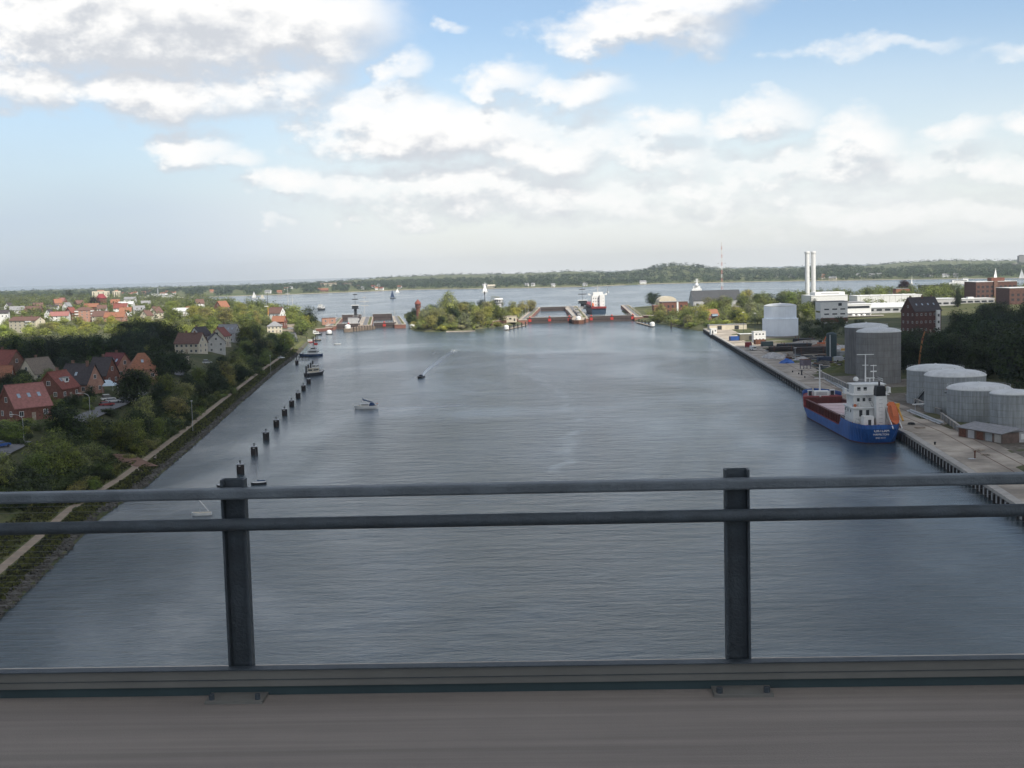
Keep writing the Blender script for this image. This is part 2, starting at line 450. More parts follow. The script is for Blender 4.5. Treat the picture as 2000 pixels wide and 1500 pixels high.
for y in ysI:
    for j in range(nI):
        x = IL(y) + (IR(y) - IL(y)) * (j / (nI - 1)); V.append((x, y, ground(min(max(x, IL(y) + .01), IR(y) - .01), min(max(y, 1016.01), 1479.9))))
for i in range(len(ysI) - 1):
    for j in range(nI - 1): F.append((i * nI + j, i * nI + j + 1, (i + 1) * nI + j + 1, (i + 1) * nI + j))
me = bpy.data.meshes.new('island_ground'); me.from_pydata(V, [], F); me.materials.append(M_lawn); me.update()
tag(link('island_ground', me), kind='structure')

# grassy canal slope and stone revetment as ribbons that follow the left shore
def ribbon(name, ys, u0, u1, m, lift, kind='structure', zf=None):
    V = []; F = []
    for i, y in enumerate(ys):
        for u in np.linspace(u0, u1, 4):
            V.append((XL(y) - u, y, float(profL(np.float64(u), y)) + lift))
        if i:
            for j in range(3): F.append((4 * i - 4 + j, 4 * i - 3 + j, 4 * i + 1 + j, 4 * i + j)[::-1])
    me = bpy.data.meshes.new(name); me.from_pydata(V, [], F); me.materials.append(m); me.update()
    return tag(link(name, me), kind=kind)
ysb = list(range(100, 900, 6))
ribbon('stone_revetment', ysb, .25, 2.2, M_stone, .03)
ribbon('canal_bank_grass', ysb, 2.2, 5.5, M_grass, .03)
ribbon('towpath', list(range(100, 812, 6)), 5.5, 7.1, M_path, .04)
ribbon('canal_slope_grass', ysb, 7.1, 15, M_grass, .03)
# loose stones along the waterline
V = []; F = []
def stone(vs, fs, x, y, z, r, rg):
    b = len(vs)
    P8 = [(i, j, k) for i in (-1, 1) for j in (-1, 1) for k in (-1, 1)]
    a = rg.uniform(0, 6.3)
    for (i, j, k) in P8:
        q = np.array((i, j, k)) * r * rg.uniform(.55, 1.0, 3); vs.append((x + q[0] * math.cos(a) - q[1] * math.sin(a), y + q[0] * math.sin(a) + q[1] * math.cos(a), z + q[2] * .7))
    fs += [tuple(b + q for q in f) for f in ((0, 1, 3, 2), (4, 6, 7, 5), (0, 4, 5, 1), (2, 3, 7, 6), (0, 2, 6, 4), (1, 5, 7, 3))]
for i in range(2600):
    y = 150 + 680 * rng.random() ** 1.2; u = rng.uniform(.1, 2.4)
    stone(V, F, XL(y) - u, y, float(profL(np.float64(u), y)), rng.uniform(.18, .5), rng)
me = bpy.data.meshes.new('revetment_stones'); me.from_pydata(V, [], F); me.materials.append(M_stone); me.update()
tag(link('revetment_stones', me), kind='stuff')

# --- water
m_w = bpy.data.materials.new('canal_water'); m_w.use_nodes = True
t = NT(m_w.node_tree); b = m_w.node_tree.nodes['Principled BSDF']
o = t.node('ShaderNodeTexCoord').outputs['Object']
ox, oy, oz = t.sep(o)
# smooth slicks left by passing hulls down the middle, and broad patches of rougher water
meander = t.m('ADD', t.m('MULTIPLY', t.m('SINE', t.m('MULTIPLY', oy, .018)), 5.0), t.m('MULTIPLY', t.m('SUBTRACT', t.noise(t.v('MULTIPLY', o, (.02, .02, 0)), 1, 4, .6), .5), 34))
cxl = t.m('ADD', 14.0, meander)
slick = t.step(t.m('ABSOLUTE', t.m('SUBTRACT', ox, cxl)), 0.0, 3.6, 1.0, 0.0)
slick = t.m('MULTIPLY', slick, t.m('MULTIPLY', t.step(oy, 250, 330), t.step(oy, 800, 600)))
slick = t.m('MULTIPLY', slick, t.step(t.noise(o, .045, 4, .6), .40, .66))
patch = t.noise(t.v('MULTIPLY', o, (.011, .0055, 0)), 1.0, 5, .6, .6)
w1 = t.noise(t.v('MULTIPLY', o, (.50, 1.10, 0)), 1.0, 6, .66, .3)
w2 = t.noise(t.v('MULTIPLY', o, (.13, .30, 0)), 1.0, 4, .55, .2)
w3 = t.noise(t.v('MULTIPLY', o, (.036, .085, 0)), 1.0, 4, .5, .3)
hgt = t.m('ADD', t.m('ADD', t.m('MULTIPLY', w1, 1.15), t.m('MULTIPLY', w2, 2.5)), t.m('MULTIPLY', w3, 2.6))
amp = t.m('MULTIPLY', t.m('SUBTRACT', 1.0, t.m('MULTIPLY', slick, .75)), t.step(patch, .36, .64, .30, 1.45))
bn = t.node('ShaderNodeBump'); bn.inputs['Distance'].default_value = 1.0
t.put(bn.inputs['Strength'], t.m('MULTIPLY', amp, .385))
t.put(bn.inputs['Height'], hgt)
t.put(b.inputs['Normal'], bn.outputs[0])
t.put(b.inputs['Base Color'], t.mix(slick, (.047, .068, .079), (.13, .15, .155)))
b.inputs['Roughness'].default_value = .16
b.inputs['IOR'].default_value = 1.333
b.inputs['Specular IOR Level'].default_value = .5
V = [(-14000, -120, 0), (14000, -120, 0), (14000, 14000, 0), (-14000, 14000, 0)]
me = bpy.data.meshes.new('canal_water'); me.from_pydata(V, [], [(0, 1, 2, 3)]); me.materials.append(m_w); me.update()
tag(link('canal_water', me), kind='structure')

# --- far shore: low coast, wooded ridge, a bluer ridge behind
shore_px = np.array([(-400, 592), (370, 581), (470, 578), (600, 574), (800, 566), (1000, 563), (1150, 560), (1240, 556), (1300, 554), (1500, 550), (1700, 547), (2000, 543), (2400, 534)], float)
top_px = np.array([(-400, 575), (0, 567), (100, 566), (250, 566), (370, 562), (450, 558), (560, 552), (700, 547), (800, 543), (850, 541), (1000, 536), (1100, 533), (1150, 532), (1250, 527), (1285, 515), (1330, 511), (1370, 513),
                   (1400, 524), (1480, 524), (1560, 523), (1600, 516), (1640, 514), (1700, 518), (1740, 518), (1800, 517), (1860, 513), (1900, 513), (1950, 513), (2000, 511), (2400, 503)], float)
def hor(px): return 526 - .026 * (px - 1000)
def shoreD(px): return CAMZ * PF / (np.interp(px, shore_px[:, 0], shore_px[:, 1]) - hor(px))
RIDGE = 1100.0
def farz(px, s):
    D = shoreD(px) + s
    top = CAMZ - (np.interp(px, top_px[:, 0], top_px[:, 1]) + 1.5 - hor(px)) / PF * (shoreD(px) + RIDGE) - 9
    top = max(top, 8.0)
    low = 5 + .12 * top
    return float(np.interp(s, [-3, 0, 10, 50, 350, RIDGE, RIDGE + 500, RIDGE + 1500], [-1, .3, 1.6, 4, low, top, top * .95, top * .7]))
def far_pt(px, s):
    D = shoreD(px) + s
    return ((px - 1000) / PF * D, D, farz(px, s))
SS = [-3, 0, 10, 25, 50, 120, 220, 350, 500, 700, 900, 1000, RIDGE, 1300, 1700, 2600]
pxs = np.arange(-400, 2401, 25); V = []; F = []
for i, px in enumerate(pxs):
    for s in SS: V.append(far_pt(px, s))
    if i:
        n = len(SS)
        for j in range(n - 1): F.append(((i - 1) * n + j, i * n + j, i * n + j + 1, (i - 1) * n + j + 1))
me = bpy.data.meshes.new('far_shore_ground'); me.from_pydata(V, [], F); me.materials.append(M_farland); me.update()
tag(link('far_shore_ground', me), kind='structure')
V = []; F = []
for i, px in enumerate(range(-300, 2401, 20)):                       # beach
    for s in (-.5, 4.5): x, y, z = far_pt(px, s); V.append((x, y, z + .12))
    if i: F.append((2 * i - 2, 2 * i, 2 * i + 1, 2 * i - 1))
me = bpy.data.meshes.new('beach'); me.from_pydata(V, [], F); me.materials.append(M_sand); me.update()
tag(link('beach', me), kind='structure')
# farther ridge
V = []; F = []; hp = np.array([(-400, 572), (100, 568), (400, 562), (560, 556), (800, 540), (900, 536), (960, 536), (1040, 534), (1120, 530), (1200, 532), (1300, 524), (1500, 524), (1700, 519), (1760, 513), (1850, 509), (1930, 509), (2000, 510), (2400, 500)], float)
for i, px in enumerate(range(-400, 2401, 10)):
    D = 6200.0
    zt = CAMZ - (np.interp(px, hp[:, 0], hp[:, 1]) - hor(px)) / PF * D + 2.5 * math.sin(px * .37) * math.sin(px * .11)
    x = (px - 1000) / PF
    V += [(x * 5200, 5200, -1), (x * 5700, 5700, max(zt, 3) * .75), (x * D, D, max(zt, 4)), (x * 6900, 6900, 2)]
    if i:
        for j in range(3): F.append((4 * i - 4 + j, 4 * i + j, 4 * i + 1 + j, 4 * i - 3 + j))
me = bpy.data.meshes.new('distant_ridge'); me.from_pydata(V, [], F); me.materials.append(M_farland); me.update()
tag(link('distant_ridge', me), kind='structure')

# --- the cloud over the viewer that shades the near bank (it floats high behind and above the bridge)
CB = 640.0
off = (to_sun.x / to_sun.z * CB, to_sun.y / to_sun.z * CB)
N = 90
def vnoise(x, y, seed):
    h = lambda i, j: (math.sin(i * 127.1 + j * 311.7 + seed * 17.3) * 43758.5453) % 1.0
    i, j = math.floor(x), math.floor(y); fx, fy = x - i, y - j
    fx, fy = fx * fx * (3 - 2 * fx), fy * fy * (3 - 2 * fy)
    return (h(i, j) * (1 - fx) + h(i + 1, j) * fx) * (1 - fy) + (h(i, j + 1) * (1 - fx) + h(i + 1, j + 1) * fx) * fy
def fbm(x, y, s): return sum(vnoise(x * 2 ** k, y * 2 ** k, s + k) * .5 ** (k + 1) for k in range(4)) / .94
gx = np.linspace(-950, 950, N); gy = np.linspace(-700, 900, N)       # in terms of the ground it shades
T = np.zeros((N, N))
for i, x in enumerate(gx):
    for j, y in enumerate(gy):
        edge_y = float(np.interp(x, [-900, -60, 60, 222, 258, 900], [720, 745, 690, 650, 905, 880]))
        e = min((edge_y - y) / 90, (y + 640) / 90, (900 - abs(x)) / 90)
        T[i, j] = min(e, 1.0) * 1.2 + (fbm(x / 170 + 9, y / 170 + 4, 3) - .5) * 1.1
V = []; F = []
for i in range(N):
    for j in range(N):
        q = max(T[i, j], 0); V.append((gx[i] + off[0], gy[j] + off[1], CB + 8 - 20 * min(q, .6)))
for i in range(N):
    for j in range(N):
        q = max(T[i, j], 0); V.append((gx[i] + off[0], gy[j] + off[1], CB + 8.2 + 130 * q ** .7 * (.5 + fbm(gx[i] / 60, gy[j] / 60, 8))))
for i in range(N - 1):
    for j in range(N - 1):
        if max(T[i, j], T[i + 1, j], T[i + 1, j + 1], T[i, j + 1]) > 0:
            k = i * N + j
            F.append((k, k + 1, k + N + 1, k + N)); k += N * N; F.append((k, k + N, k + N + 1, k + 1))
m_cl = bpy.data.materials.new('cloud'); m_cl.use_nodes = True
t = NT(m_cl.node_tree); m_cl.node_tree.nodes.clear()
df = t.node('ShaderNodeBsdfDiffuse'); df.inputs[0].default_value = (.9, .9, .9, 1)
tl = t.node('ShaderNodeBsdfTranslucent'); tl.inputs[0].default_value = (.9, .9, .92, 1)
mx = t.node('ShaderNodeMixShader'); mx.inputs[0].default_value = .55
oo = t.node('ShaderNodeOutputMaterial')
t.put(mx.inputs[1], df.outputs[0]); t.put(mx.inputs[2], tl.outputs[0]); t.put(oo.inputs[0], mx.outputs[0])
me = bpy.data.meshes.new('cloud'); me.from_pydata(V, [], F); me.materials.append(m_cl); me.update()
for p in me.polygons: p.use_smooth = True
tag(link('cloud', me), kind='structure')

# ------------------------------------------------------------------ the bridge we look from
ZD = CAMZ - 2.195; RY = 6.52
RZB = math.atan(-.038)
deck = MB().box(0, -1.2, -.45, 60, 3.0, .9)
deck.box(0, -4.3, -.54, 60, 3.1, .9)                                 # carriageway a step lower
o = deck.build('bridge_deck', M_deck, None, (0, RY, ZD), RZB); tag(o, kind='structure')
V = MB().box(0, .9, -.60, 60, 1.15, .6); o = V.build('bridge_edge_beam', M_conc, None, (0, RY, ZD), RZB); tag(o, kind='structure')
rail = thing('bridge_railing', 'blue grey steel bridge railing with handrail, lower rail and wire infill across the foreground', 'railing', (0, RY, ZD), RZB)
h = MB(); h.box(0, 0, 1.073, 40, .085, .054); ob = h.build('handrail', M_rail, rail)
bv = ob.modifiers.new('bevel', 'BEVEL'); bv.width = .012; bv.segments = 2
MB().tube((-20, -.03, .914), (20, -.03, .914), .033, n=16).build('lower_rail', M_railpost, rail, smooth=True)
k = MB().box(0, .0, .096, 40, .05, .090); k.build('kick_board', M_kick, rail)
k = MB().box(0, -.004, .143, 40, .07, .006).box(0, -.027, .088, 40, .005, .003); k.build('kick_board_lip', M_railpost, rail)
MB().box(0, .012, .024, 40, .04, .052).build('base_channel', M_teal, rail)
wm = MB()
for i in range(22): wm.tube((-20, .16, .165 + .0325 * i), (20, .16, .165 + .0325 * i), .00055, n=4, caps=False)
for i in range(3): wm.tube((-20, .16, .962 + .0325 * i), (20, .16, .962 + .0325 * i), .00055, n=4, caps=False)
tag(wm.build('wire_mesh', mat('wire_grey', (.22, .23, .235), .6, .1, 2.0), rail), kind='stuff')
xa = at_y(462, 1150, RY + .08)[0]; xb = at_y(1438, 1150, RY + .04)[0]
pm = MB().box(0, .085, .57, .125, .012, 1.14).box(-.057, .05, .57, .012, .06, 1.14).box(.057, .05, .57, .012, .06, 1.14).box(0, .09, .57, .10, .04, 1.13)
pme = pm.mesh('railing_post', M_railpost)
bp = MB().box(0, .01, .008, .30, .32, .016); bpm = bp.mesh('base_plate', M_kick)
bm_ = MB()
bm_.tube((0, 0, 0), (0, 0, .03), .016, n=6)
bom = bm_.mesh('bolt', M_railpost)
for i in range(-4, 6):
    x = xa + (xb - xa) * i
    p = link('post', pme, rail, (x, 0, 0)); link('base_plate', bpm, p, (0, 0, 0))
    for sx in (-1, 1):
        for sy in (-1, 1): link('bolt', bom, p, (.12 * sx, -.0 + .12 * sy, .014))
# ------------------------------------------------------------------ kit for buildings
WINC = {}
def window(parent, x, y, z, w, h, face, frame=True, fm=None, proud=.05, pane=True):
    """face: angle of the outward normal in the parent's frame; the window is a frame with a pane as its sub-part"""
    fm = fm or M_white
    key = (round(w, 2), round(h, 2), fm.name, frame)
    if key not in WINC:
        b = .09
        f = MB()
        if frame:
            f.box(0, 0, h / 2 - b / 2, w, .12, b).box(0, 0, -h / 2 + b / 2, w, .12, b).box(-w / 2 + b / 2, 0, 0, b, .12, h - 2 * b).box(w / 2 - b / 2, 0, 0, b, .12, h - 2 * b)
            if w > 1.0: f.box(0, 0, 0, .06, .10, h - 2 * b)
            fme = f.mesh('window', fm)
        else: fme = MB().box(0, 0, 0, w, .10, h).mesh('window', M_glass)
        WINC[key] = (fme, MB().box(0, .0, 0, w - .1, .07, h - .1).mesh('pane', M_glass) if frame else None)
    fme, pme = WINC[key]
    o = link('window', fme, parent, (x, y, z), face + math.pi / 2)
    if pme and pane: link('pane', pme, o)
    return o

def house(label, loc, rz, L, D, wh, rh, wm, rm, group=None, cols=3, floors=1, gcols=2, chim=(.25,), sky=0, hip=0.0, dormer=0, detail=True, name='house', cat='house', back=False, over=.4, gwin=True, sunk=0.0):
    r = thing(name, label, cat, (loc[0], loc[1], loc[2] - sunk), rz, group)
    x0, y0 = L / 2, D / 2
    b = MB()
    if hip:
        b.box(0, 0, wh / 2 - .75, L, D, wh + 1.5)
    else:
        vs = []
        for x in (-x0, x0): vs += [(x, -y0, -1.5), (x, y0, -1.5), (x, y0, wh), (x, 0, wh + rh - .05), (x, -y0, wh)]
        b.add(vs, [(0, 1, 2, 3, 4), (9, 8, 7, 6, 5), (0, 4, 9, 5), (1, 6, 7, 2), (4, 3, 8, 9), (2, 7, 8, 3)])
    b.build('wall', wm, r)
    th = .22
    sl = rh / y0
    rb = MB()
    if hip:
        hx = x0 - hip; ov = over
        ez = wh - ov * sl
        vs = [(-x0 - ov, -y0 - ov, ez), (x0 + ov, -y0 - ov, ez), (x0 + ov, y0 + ov, ez), (-x0 - ov, y0 + ov, ez), (-hx, 0, wh + rh), (hx, 0, wh + rh)]
        vs += [(a, c, d + th) for a, c, d in vs]
        rb.add(vs, [(6, 7, 11, 10), (7, 8, 11), (8, 9, 10, 11), (9, 6, 10), (0, 1, 7, 6), (1, 2, 8, 7), (2, 3, 9, 8), (3, 0, 6, 9), (3, 2, 1, 0)])
    else:
        for s in (-1, 1):
            e = y0 + over; ze = wh - over * sl
            pts = [(s * e, ze), (0, wh + rh), (0, wh + rh + th), (s * e, ze + th)]
            vs = [(-x0 - over, a, c) for a, c in pts] + [(x0 + over, a, c) for a, c in pts]
            fs = [(0, 1, 2, 3), (7, 6, 5, 4), (0, 4, 5, 1), (2, 6, 7, 3), (3, 7, 4, 0)]
            rb.add(vs, fs if s > 0 else [f[::-1] for f in fs])
        rb.box(0, 0, wh + rh + th + .02, L + 2 * over, .3, .12)
    roof = rb.build('roof', rm, r)
    for k, c in enumerate(chim):
        cy = .5 if k % 2 == 0 else -.6
        ch = MB().box(L * (c - .5), cy, wh + rh + .2, .75, .6, 1.7).box(L * (c - .5), cy, wh + rh + 1.1, .9, .75, .12)
        ch.build('chimney', M_brick2, roof)
    if detail:
        fh = wh / floors
        for f in range(floors):
            z = f * fh + fh * .52
            for s in ((-1,) if not back else (-1, 1)):
                for c in range(cols):
                    x = -x0 + L * (c + .5) / cols
                    if f == 0 and c == cols // 2 and s == -1 and cols > 1:
                        d = MB().box(0, 0, 0, 1.1, .14, 2.1).build('door', M_timber, r, (x, s * y0, 1.06)); MB().box(.4, -.1, 0, .06, .08, .2).build('handle', M_steel, d)
                    else: window(r, x, s * y0, z, 1.25, 1.35, s * math.pi / 2)
            if gwin:
                for s in (-1, 1):
                    for c in range(gcols):
                        window(r, s * x0, -y0 + D * (c + .5) / gcols, z, 1.1, 1.35, 0 if s > 0 else math.pi)
        if gwin and not hip and rh > 2.5:
            for s in (-1, 1): window(r, s * x0, 0, wh + rh * .33, 1.2, 1.4, 0 if s > 0 else math.pi)
    a = math.atan2(rh, y0)
    for k in range(sky):
        x = -x0 + L * (k + .8) / (sky + .6); q = .45
        MB().box(0, 0, 0, .85, 1.25, .12).build('skylight', M_skyl, roof, (x, -y0 * (1 - q), wh + rh * q + th + .10), None).rotation_euler = (a, 0, 0)
    for k in range(dormer):
        x = -x0 + L * (k + .5) / dormer; yy = -y0 * .62; zz = wh + rh * .38
        d = MB().box(x, yy + .4, zz + .45, 1.9, 2.0, 1.5).build('dormer', M_white, r)
        MB().box(x, yy + .35, zz + 1.27, 2.3, 2.4, .14).build('dormer_roof', M_rgrey, d)
        MB().box(x, yy - .61, zz + .5, 1.2, .06, .9).build('pane', M_glass, d)
    return r

# ------------------------------------------------------------------ the quay on the right
ysq = list(np.arange(150, YQ, 8.0)) + [YQ]
def qbody(name, o0, o1, z0, z1, m, y0=None, y1=None, parent=None):
    ys = [y for y in ysq if (y0 is None or y >= y0) and (y1 is None or y <= y1)]
    V = []; F = []
    for i, y in enumerate(ys):
        V += [(XQ(y) + o0, y, z0), (XQ(y) + o0, y, z1), (XQ(y) + o1, y, z1), (XQ(y) + o1, y, z0)]
        if i: F += [(4 * i - 4 + j, 4 * i - 4 + (j + 1) % 4, 4 * i + (j + 1) % 4, 4 * i + j)[::-1] for j in range(4)]
    n = len(ys); F += [(0, 1, 2, 3), (4 * n - 1, 4 * n - 2, 4 * n - 3, 4 * n - 4)]
    me = bpy.data.meshes.new(name); me.from_pydata(V, [], F); me.materials.append(m); me.update()
    return link(name, me, parent)
quay = thing('quay_wall', 'long concrete quay wall with dark timber fendering along the right bank', 'quay wall')
qbody('wall', -.35, .6, -3, 1.9, M_tankc, parent=quay)
qbody('coping', -.5, 1.4, 1.9, 2.55, M_conc, parent=quay)
qbody('fender_beam', -.72, -.5, .9, 1.7, M_wood, 380, None, parent=quay)
fp = MB().box(0, 0, 0, .35, .5, 3.6).mesh('fender_pile', M_wood)
pp = MB().box(0, 0, 0, .12, 1.5, 1.35).mesh('fender_panel', M_grey)
y = 215.0; k = 0
while y < 336:                                                       # open piled stretch nearest the bridge: pale panels between dark piles
    link('fender_pile', fp, quay, (XQ(y) - .75, y, .15)); link('fender_panel', pp, quay, (XQ(y + 1.6) - .45, y + 1.6, .95)); y += 3.2
while y < YQ - 2:
    link('fender_pile', fp, quay, (XQ(y) - .80, y, .1)); y += 6.5
o = qbody('quay_paving', 1.4, 17, 2.3, 2.58, M_quay, parent=None); tag(o, kind='structure')
o = qbody('yard_ground', 17, 75, 2.25, 2.60, grass_mat('yard_dirt', (.09, .078, .062), (.24, .215, .18), .06), 150, 800); tag(o, kind='structure')

def qpt(px, py, z=2.6): return at_z(px, py, z)

# bollards on the quay edge
bo = MB().lathe([(.28, 0), (.22, .1), (.2, .4), (.32, .5), (.32, .62), (.1, .7)], 10).mesh('mooring_bollard', M_black)
prev = None
for i, (px, py, lab) in enumerate(((1548, 727, 'black bollard on the quay ahead of the moored ship, farthest from the bridge'), (1560, 731, 'black bollard on the quay ahead of the ship, beside the tall dark capstan'),
                                   (1572, 738, 'black bollard on the quay closest to the bow of the blue ship'), (1826, 868, 'black bollard on the quay just astern of the blue ship'))):
    p = qpt(px, py); tag(link('mooring_bollard', bo, None, (p[0], p[1], 2.58)), lab, 'bollard', 'bollards on the quay edge')
p = qpt(1561, 733)
cp = MB().lathe([(.5, 0), (.45, .15), (.3, .3), (.28, 1.5), (.45, 1.7), (.45, 2.0), (.1, 2.1)], 10); o = cp.build('capstan', M_dark, None, (p[0] + 1.2, p[1] + 1, 2.58)); tag(o, 'tall dark capstan standing on the quay ahead of the ship', 'capstan')
p = qpt(1904, 896)
st = thing('hydrant_post', 'rusty upright post with a side pipe standing on the quay edge nearest the railing', 'hydrant', (p[0], p[1], 2.58))
MB().tube((0, 0, 0), (0, 0, 1.5), .2, .16, 10).build('post', M_rust, st); MB().lathe([(.26, 1.5), (.26, 1.75), (.1, 1.9)], 10).build('cap', M_rust, st)
MB().box(-.7, -.2, .08, 1.6, .9, .14).build('base_plate', M_galv, st)

# ------------------------------------------------------------------ tanks
def tank(name, label, px, pyb, rad, h, dome, wm, rm, sleeve=None, ribs=8, stair=None, group='storage tanks behind the quay', rings=3, handrail=False, z=2.6):
    p = at_z(px, pyb, z); n = 48
    r = thing(name, label, 'storage tank', (p[0], p[1], z), 0, group)
    prof = [(rad, -.5)]
    for i in range(1, rings + 1): q = h * i / (rings + 1); prof += [(rad, q - .06), (rad + .05, q - .04), (rad + .05, q + .04), (rad, q + .06)]
    prof += [(rad, h)]
    MB().lathe(prof, n).build('shell', wm, r, smooth=False)
    pr = [(rad + .12, h - .15), (rad + .14, h + .05)] + [(rad * math.cos(a) , h + .05 + dome * math.sin(a)) for a in np.linspace(.12, 1.5, 7)]
    rf = MB().lathe(pr, n).build('roof', rm, r, smooth=True)
    MB().tube((0, 0, h + dome - .05), (0, 0, h + dome + .35), .35, .3, 10).build('vent', M_steel, rf)
    if sleeve:
        MB().lathe([(rad * sleeve[0], -.5), (rad * sleeve[0], sleeve[1] - .3), (rad * sleeve[0] + .15, sleeve[1] - .25), (rad * sleeve[0] + .15, sleeve[1]), (rad + .01, sleeve[1] + .02)], n).build('sleeve', wm, r)
    if handrail:
        hr = MB()
        for i in range(36):
            t0, t1 = 2 * math.pi * i / 36, 2 * math.pi * (i + 1) / 36
            c0 = (rad * .985 * math.cos(t0), rad * .985 * math.sin(t0)); c1 = (rad * .985 * math.cos(t1), rad * .985 * math.sin(t1))
            hr.tube((*c0, h), (*c0, h + 1.0), .025, n=4).tube((*c0, h + 1.0), (*c1, h + 1.0), .025, n=4)
        hr.build('guard_rail', M_galv, r)
    if stair:
        a0, a1 = stair; s = MB(); q1 = []; ns = 34
        for i in range(ns):
            a = a0 + (a1 - a0) * i / (ns - 1); zz = .25 + (h - .3) * i / (ns - 1)
            s.box((rad + .55) * math.cos(a), (rad + .55) * math.sin(a), zz, 1.1, (rad * abs(a1 - a0) / ns) + .12, .06, a)
            q1.append(((rad + 1.1) * math.cos(a), (rad + 1.1) * math.sin(a), zz + .1))
        st_ = s.build('stair', M_dark, r); MB().sweep(q1, .28).build('stringer', M_dark, st_); MB().sweep([(a, b_, c + .9) for a, b_, c in q1], .05).build('hand_rail', M_dark, st_)
    return r
D2 = lambda px, py, z=2.6: at_z(px, py, z)[1]
tank('storage_tank', 'tall pale tank with a wider lower sleeve and shallow domed roof, farthest along the quay', 1524, 655, 10.0, 18.4, 1.6, M_tankw, M_roofpale, sleeve=(1.10, 10.6), ribs=0, rings=4)
tank('storage_tank', 'weathered dark grey tall tank partly hidden behind its twin beside the moored ship', 1692, 729, 8.4, 18.8, 1.5, mat('darker_concrete', (.145, .145, .145), .9, .25, .3, .2, 0, .6), M_roofpale, rings=6, handrail=True)
tank('storage_tank', 'weathered dark grey tall tank in front of its twin directly behind the ship', 1716, 746, 8.0, 18.9, 1.5, M_tankc, M_roofpale, rings=6, handrail=True)
tank('storage_tank', 'domed light grey tank farthest back of the cluster by the ship stern', 1827, 786, 8.7, 10.6, 1.5, M_tank, M_roofpale, stair=(R(213), R(262)), handrail=True)
tb_ = tank('storage_tank', 'domed light grey tank second from the back of the cluster by the quay shed', 1865, 803, 8.7, 10.9, 1.6, M_tank, M_roofpale, handrail=True)
for a, z_, w_, h_, m_ in ((R(238), 7.6, .8, .9, M_red), (R(238), 6.3, 1.9, .25, M_dark)): MB().box(8.78 * math.cos(a), 8.78 * math.sin(a), z_, w_, .12, h_, a + math.pi / 2).build('sign', m_, tb_)
tank('storage_tank', 'streaked light grey tank right behind the long quay shed with a slanting stair', 1911, 819, 8.5, 8.9, 1.5, M_tank, M_roofpale, stair=(R(276), R(335)), handrail=True)
tank('storage_tank', 'smallest and nearest grey tank of the cluster at the edge of the view', 1976, 838, 5.5, 9.6, .9, M_tank, M_roofpale)
p = at_z(1624, 697, 2.6)
r = thing('silo', 'slim dark vertical silo with a pale ladder strip standing in the yard', 'silo', (p[0], p[1], 2.6))
MB().lathe([(2.45, -.3), (2.45, 10.6), (2.2, 11.2), (.3, 11.8)], 24).build('shell', M_teal, r); MB().box(-1.2, -2.25, 5.3, .5, .3, 10.6).build('ladder', M_galv, r)

# mast-like floodlights
def lamp_post(label, px, pyb, h, group, arm=0.0, z=None, m=None):
    p = at_z(px, pyb, 2.6 if z is None else z); r = thing('lamp_post', label, 'lamp post', p, 0, group)
    MB().tube((0, 0, -.3), (0, 0, h), .14, .09, 8).build('pole', m or M_galv, r)
    if arm:
        pts = [(0, 0, h)] + [(arm * math.sin(a), 0, h + .9 * (1 - math.cos(a))) for a in np.linspace(.3, 1.57, 5)]
        pts = [(0, 0, h)] + [(-arm * (1 - math.cos(a)), 0, h + 1.1 * math.sin(a)) for a in np.linspace(.3, 1.5, 5)]
        MB().path(pts, .07).build('arm', m or M_galv, r); q = pts[-1]
        MB().box(q[0] - .4, 0, q[2], .9, .35, .16).build('lamp_head', M_white, r)
    else: MB().box(0, 0, h + .1, 1.3, .5, .25).build('lamp_head', M_white, r)
    return r
lamp_post('tall floodlight pole left of the pale sleeved tank', 1475, 668, 16.5, 'floodlight poles in the quay yard', m=M_teal)
lamp_post('tall floodlight pole standing among the trees behind the sunlit quay end', 1452, 655, 14.5, 'floodlight poles in the quay yard', m=M_teal)
lamp_post('short pale post standing in the yard between rubble and pipe racks', 1553, 703, 5.5, 'floodlight poles in the quay yard')

def boxhouse(name, label, cat, loc, rz, L, D, h, wm, rm, parts=(), group=None, over=.2):
    r = thing(name, label, cat, loc, rz, group)
    MB().box(0, 0, h / 2 - .5, L, D, h + 1).build('wall', wm, r)
    MB().box(0, 0, h + .14, L + 2 * over, D + 2 * over, .28).build('roof', rm, r)
    for (pn, x, y, z, sx, sy, sz, pm) in parts: MB().box(x, y, z, sx, sy, sz).build(pn, pm, r)
    return r
# yard clutter
p = at_z(1393, 651, 2.6); boxhouse('quay_hut', 'small white hut on the sunlit far end of the quay', 'hut', p, .1, 4, 3.4, 3.0, M_white, M_white, [('door', -.8, -1.72, 1.0, .9, .08, 2, M_dark), ('window', 1.0, -1.72, 1.7, 1, .08, .9, M_glass)])
p = at_z(1435, 665, 2.6); 
def container(label, p, rz, m, L=6.1):
    r = thing('container', label, 'container', p, rz, None); mb = MB().box(0, 0, 1.3, L, 2.4, 2.5)
    for i in range(12): mb.box(-L / 2 + (i + .5) * L / 12, -1.22, 1.3, .22, .06, 2.3)
    mb.build('body', m, r)
    fr = MB().box(0, 0, 0, .16, .16, 2.62).mesh('corner_post', M_dark)
    for sx in (-1, 1):
        for sy in (-1, 1): link('corner_post', fr, r, (sx * L / 2, sy * 1.2, 1.3))
    MB().box(L / 2 + .03, 0, 1.3, .06, 2.1, 2.3).build('door', m, r)
container('bright blue shipping container on the sunlit quay', p, .15, M_blue)
p = at_z(1459, 664, 2.6); boxhouse('quay_shed', 'low olive shed with a pale flat roof on the quay end', 'shed', p, .05, 10, 6, 3.6, mat('olive_paint', (.14, .13, .10), .8), M_roofpale, [('door', 2, -3.02, 1.3, 3, .1, 2.6, M_dark)])
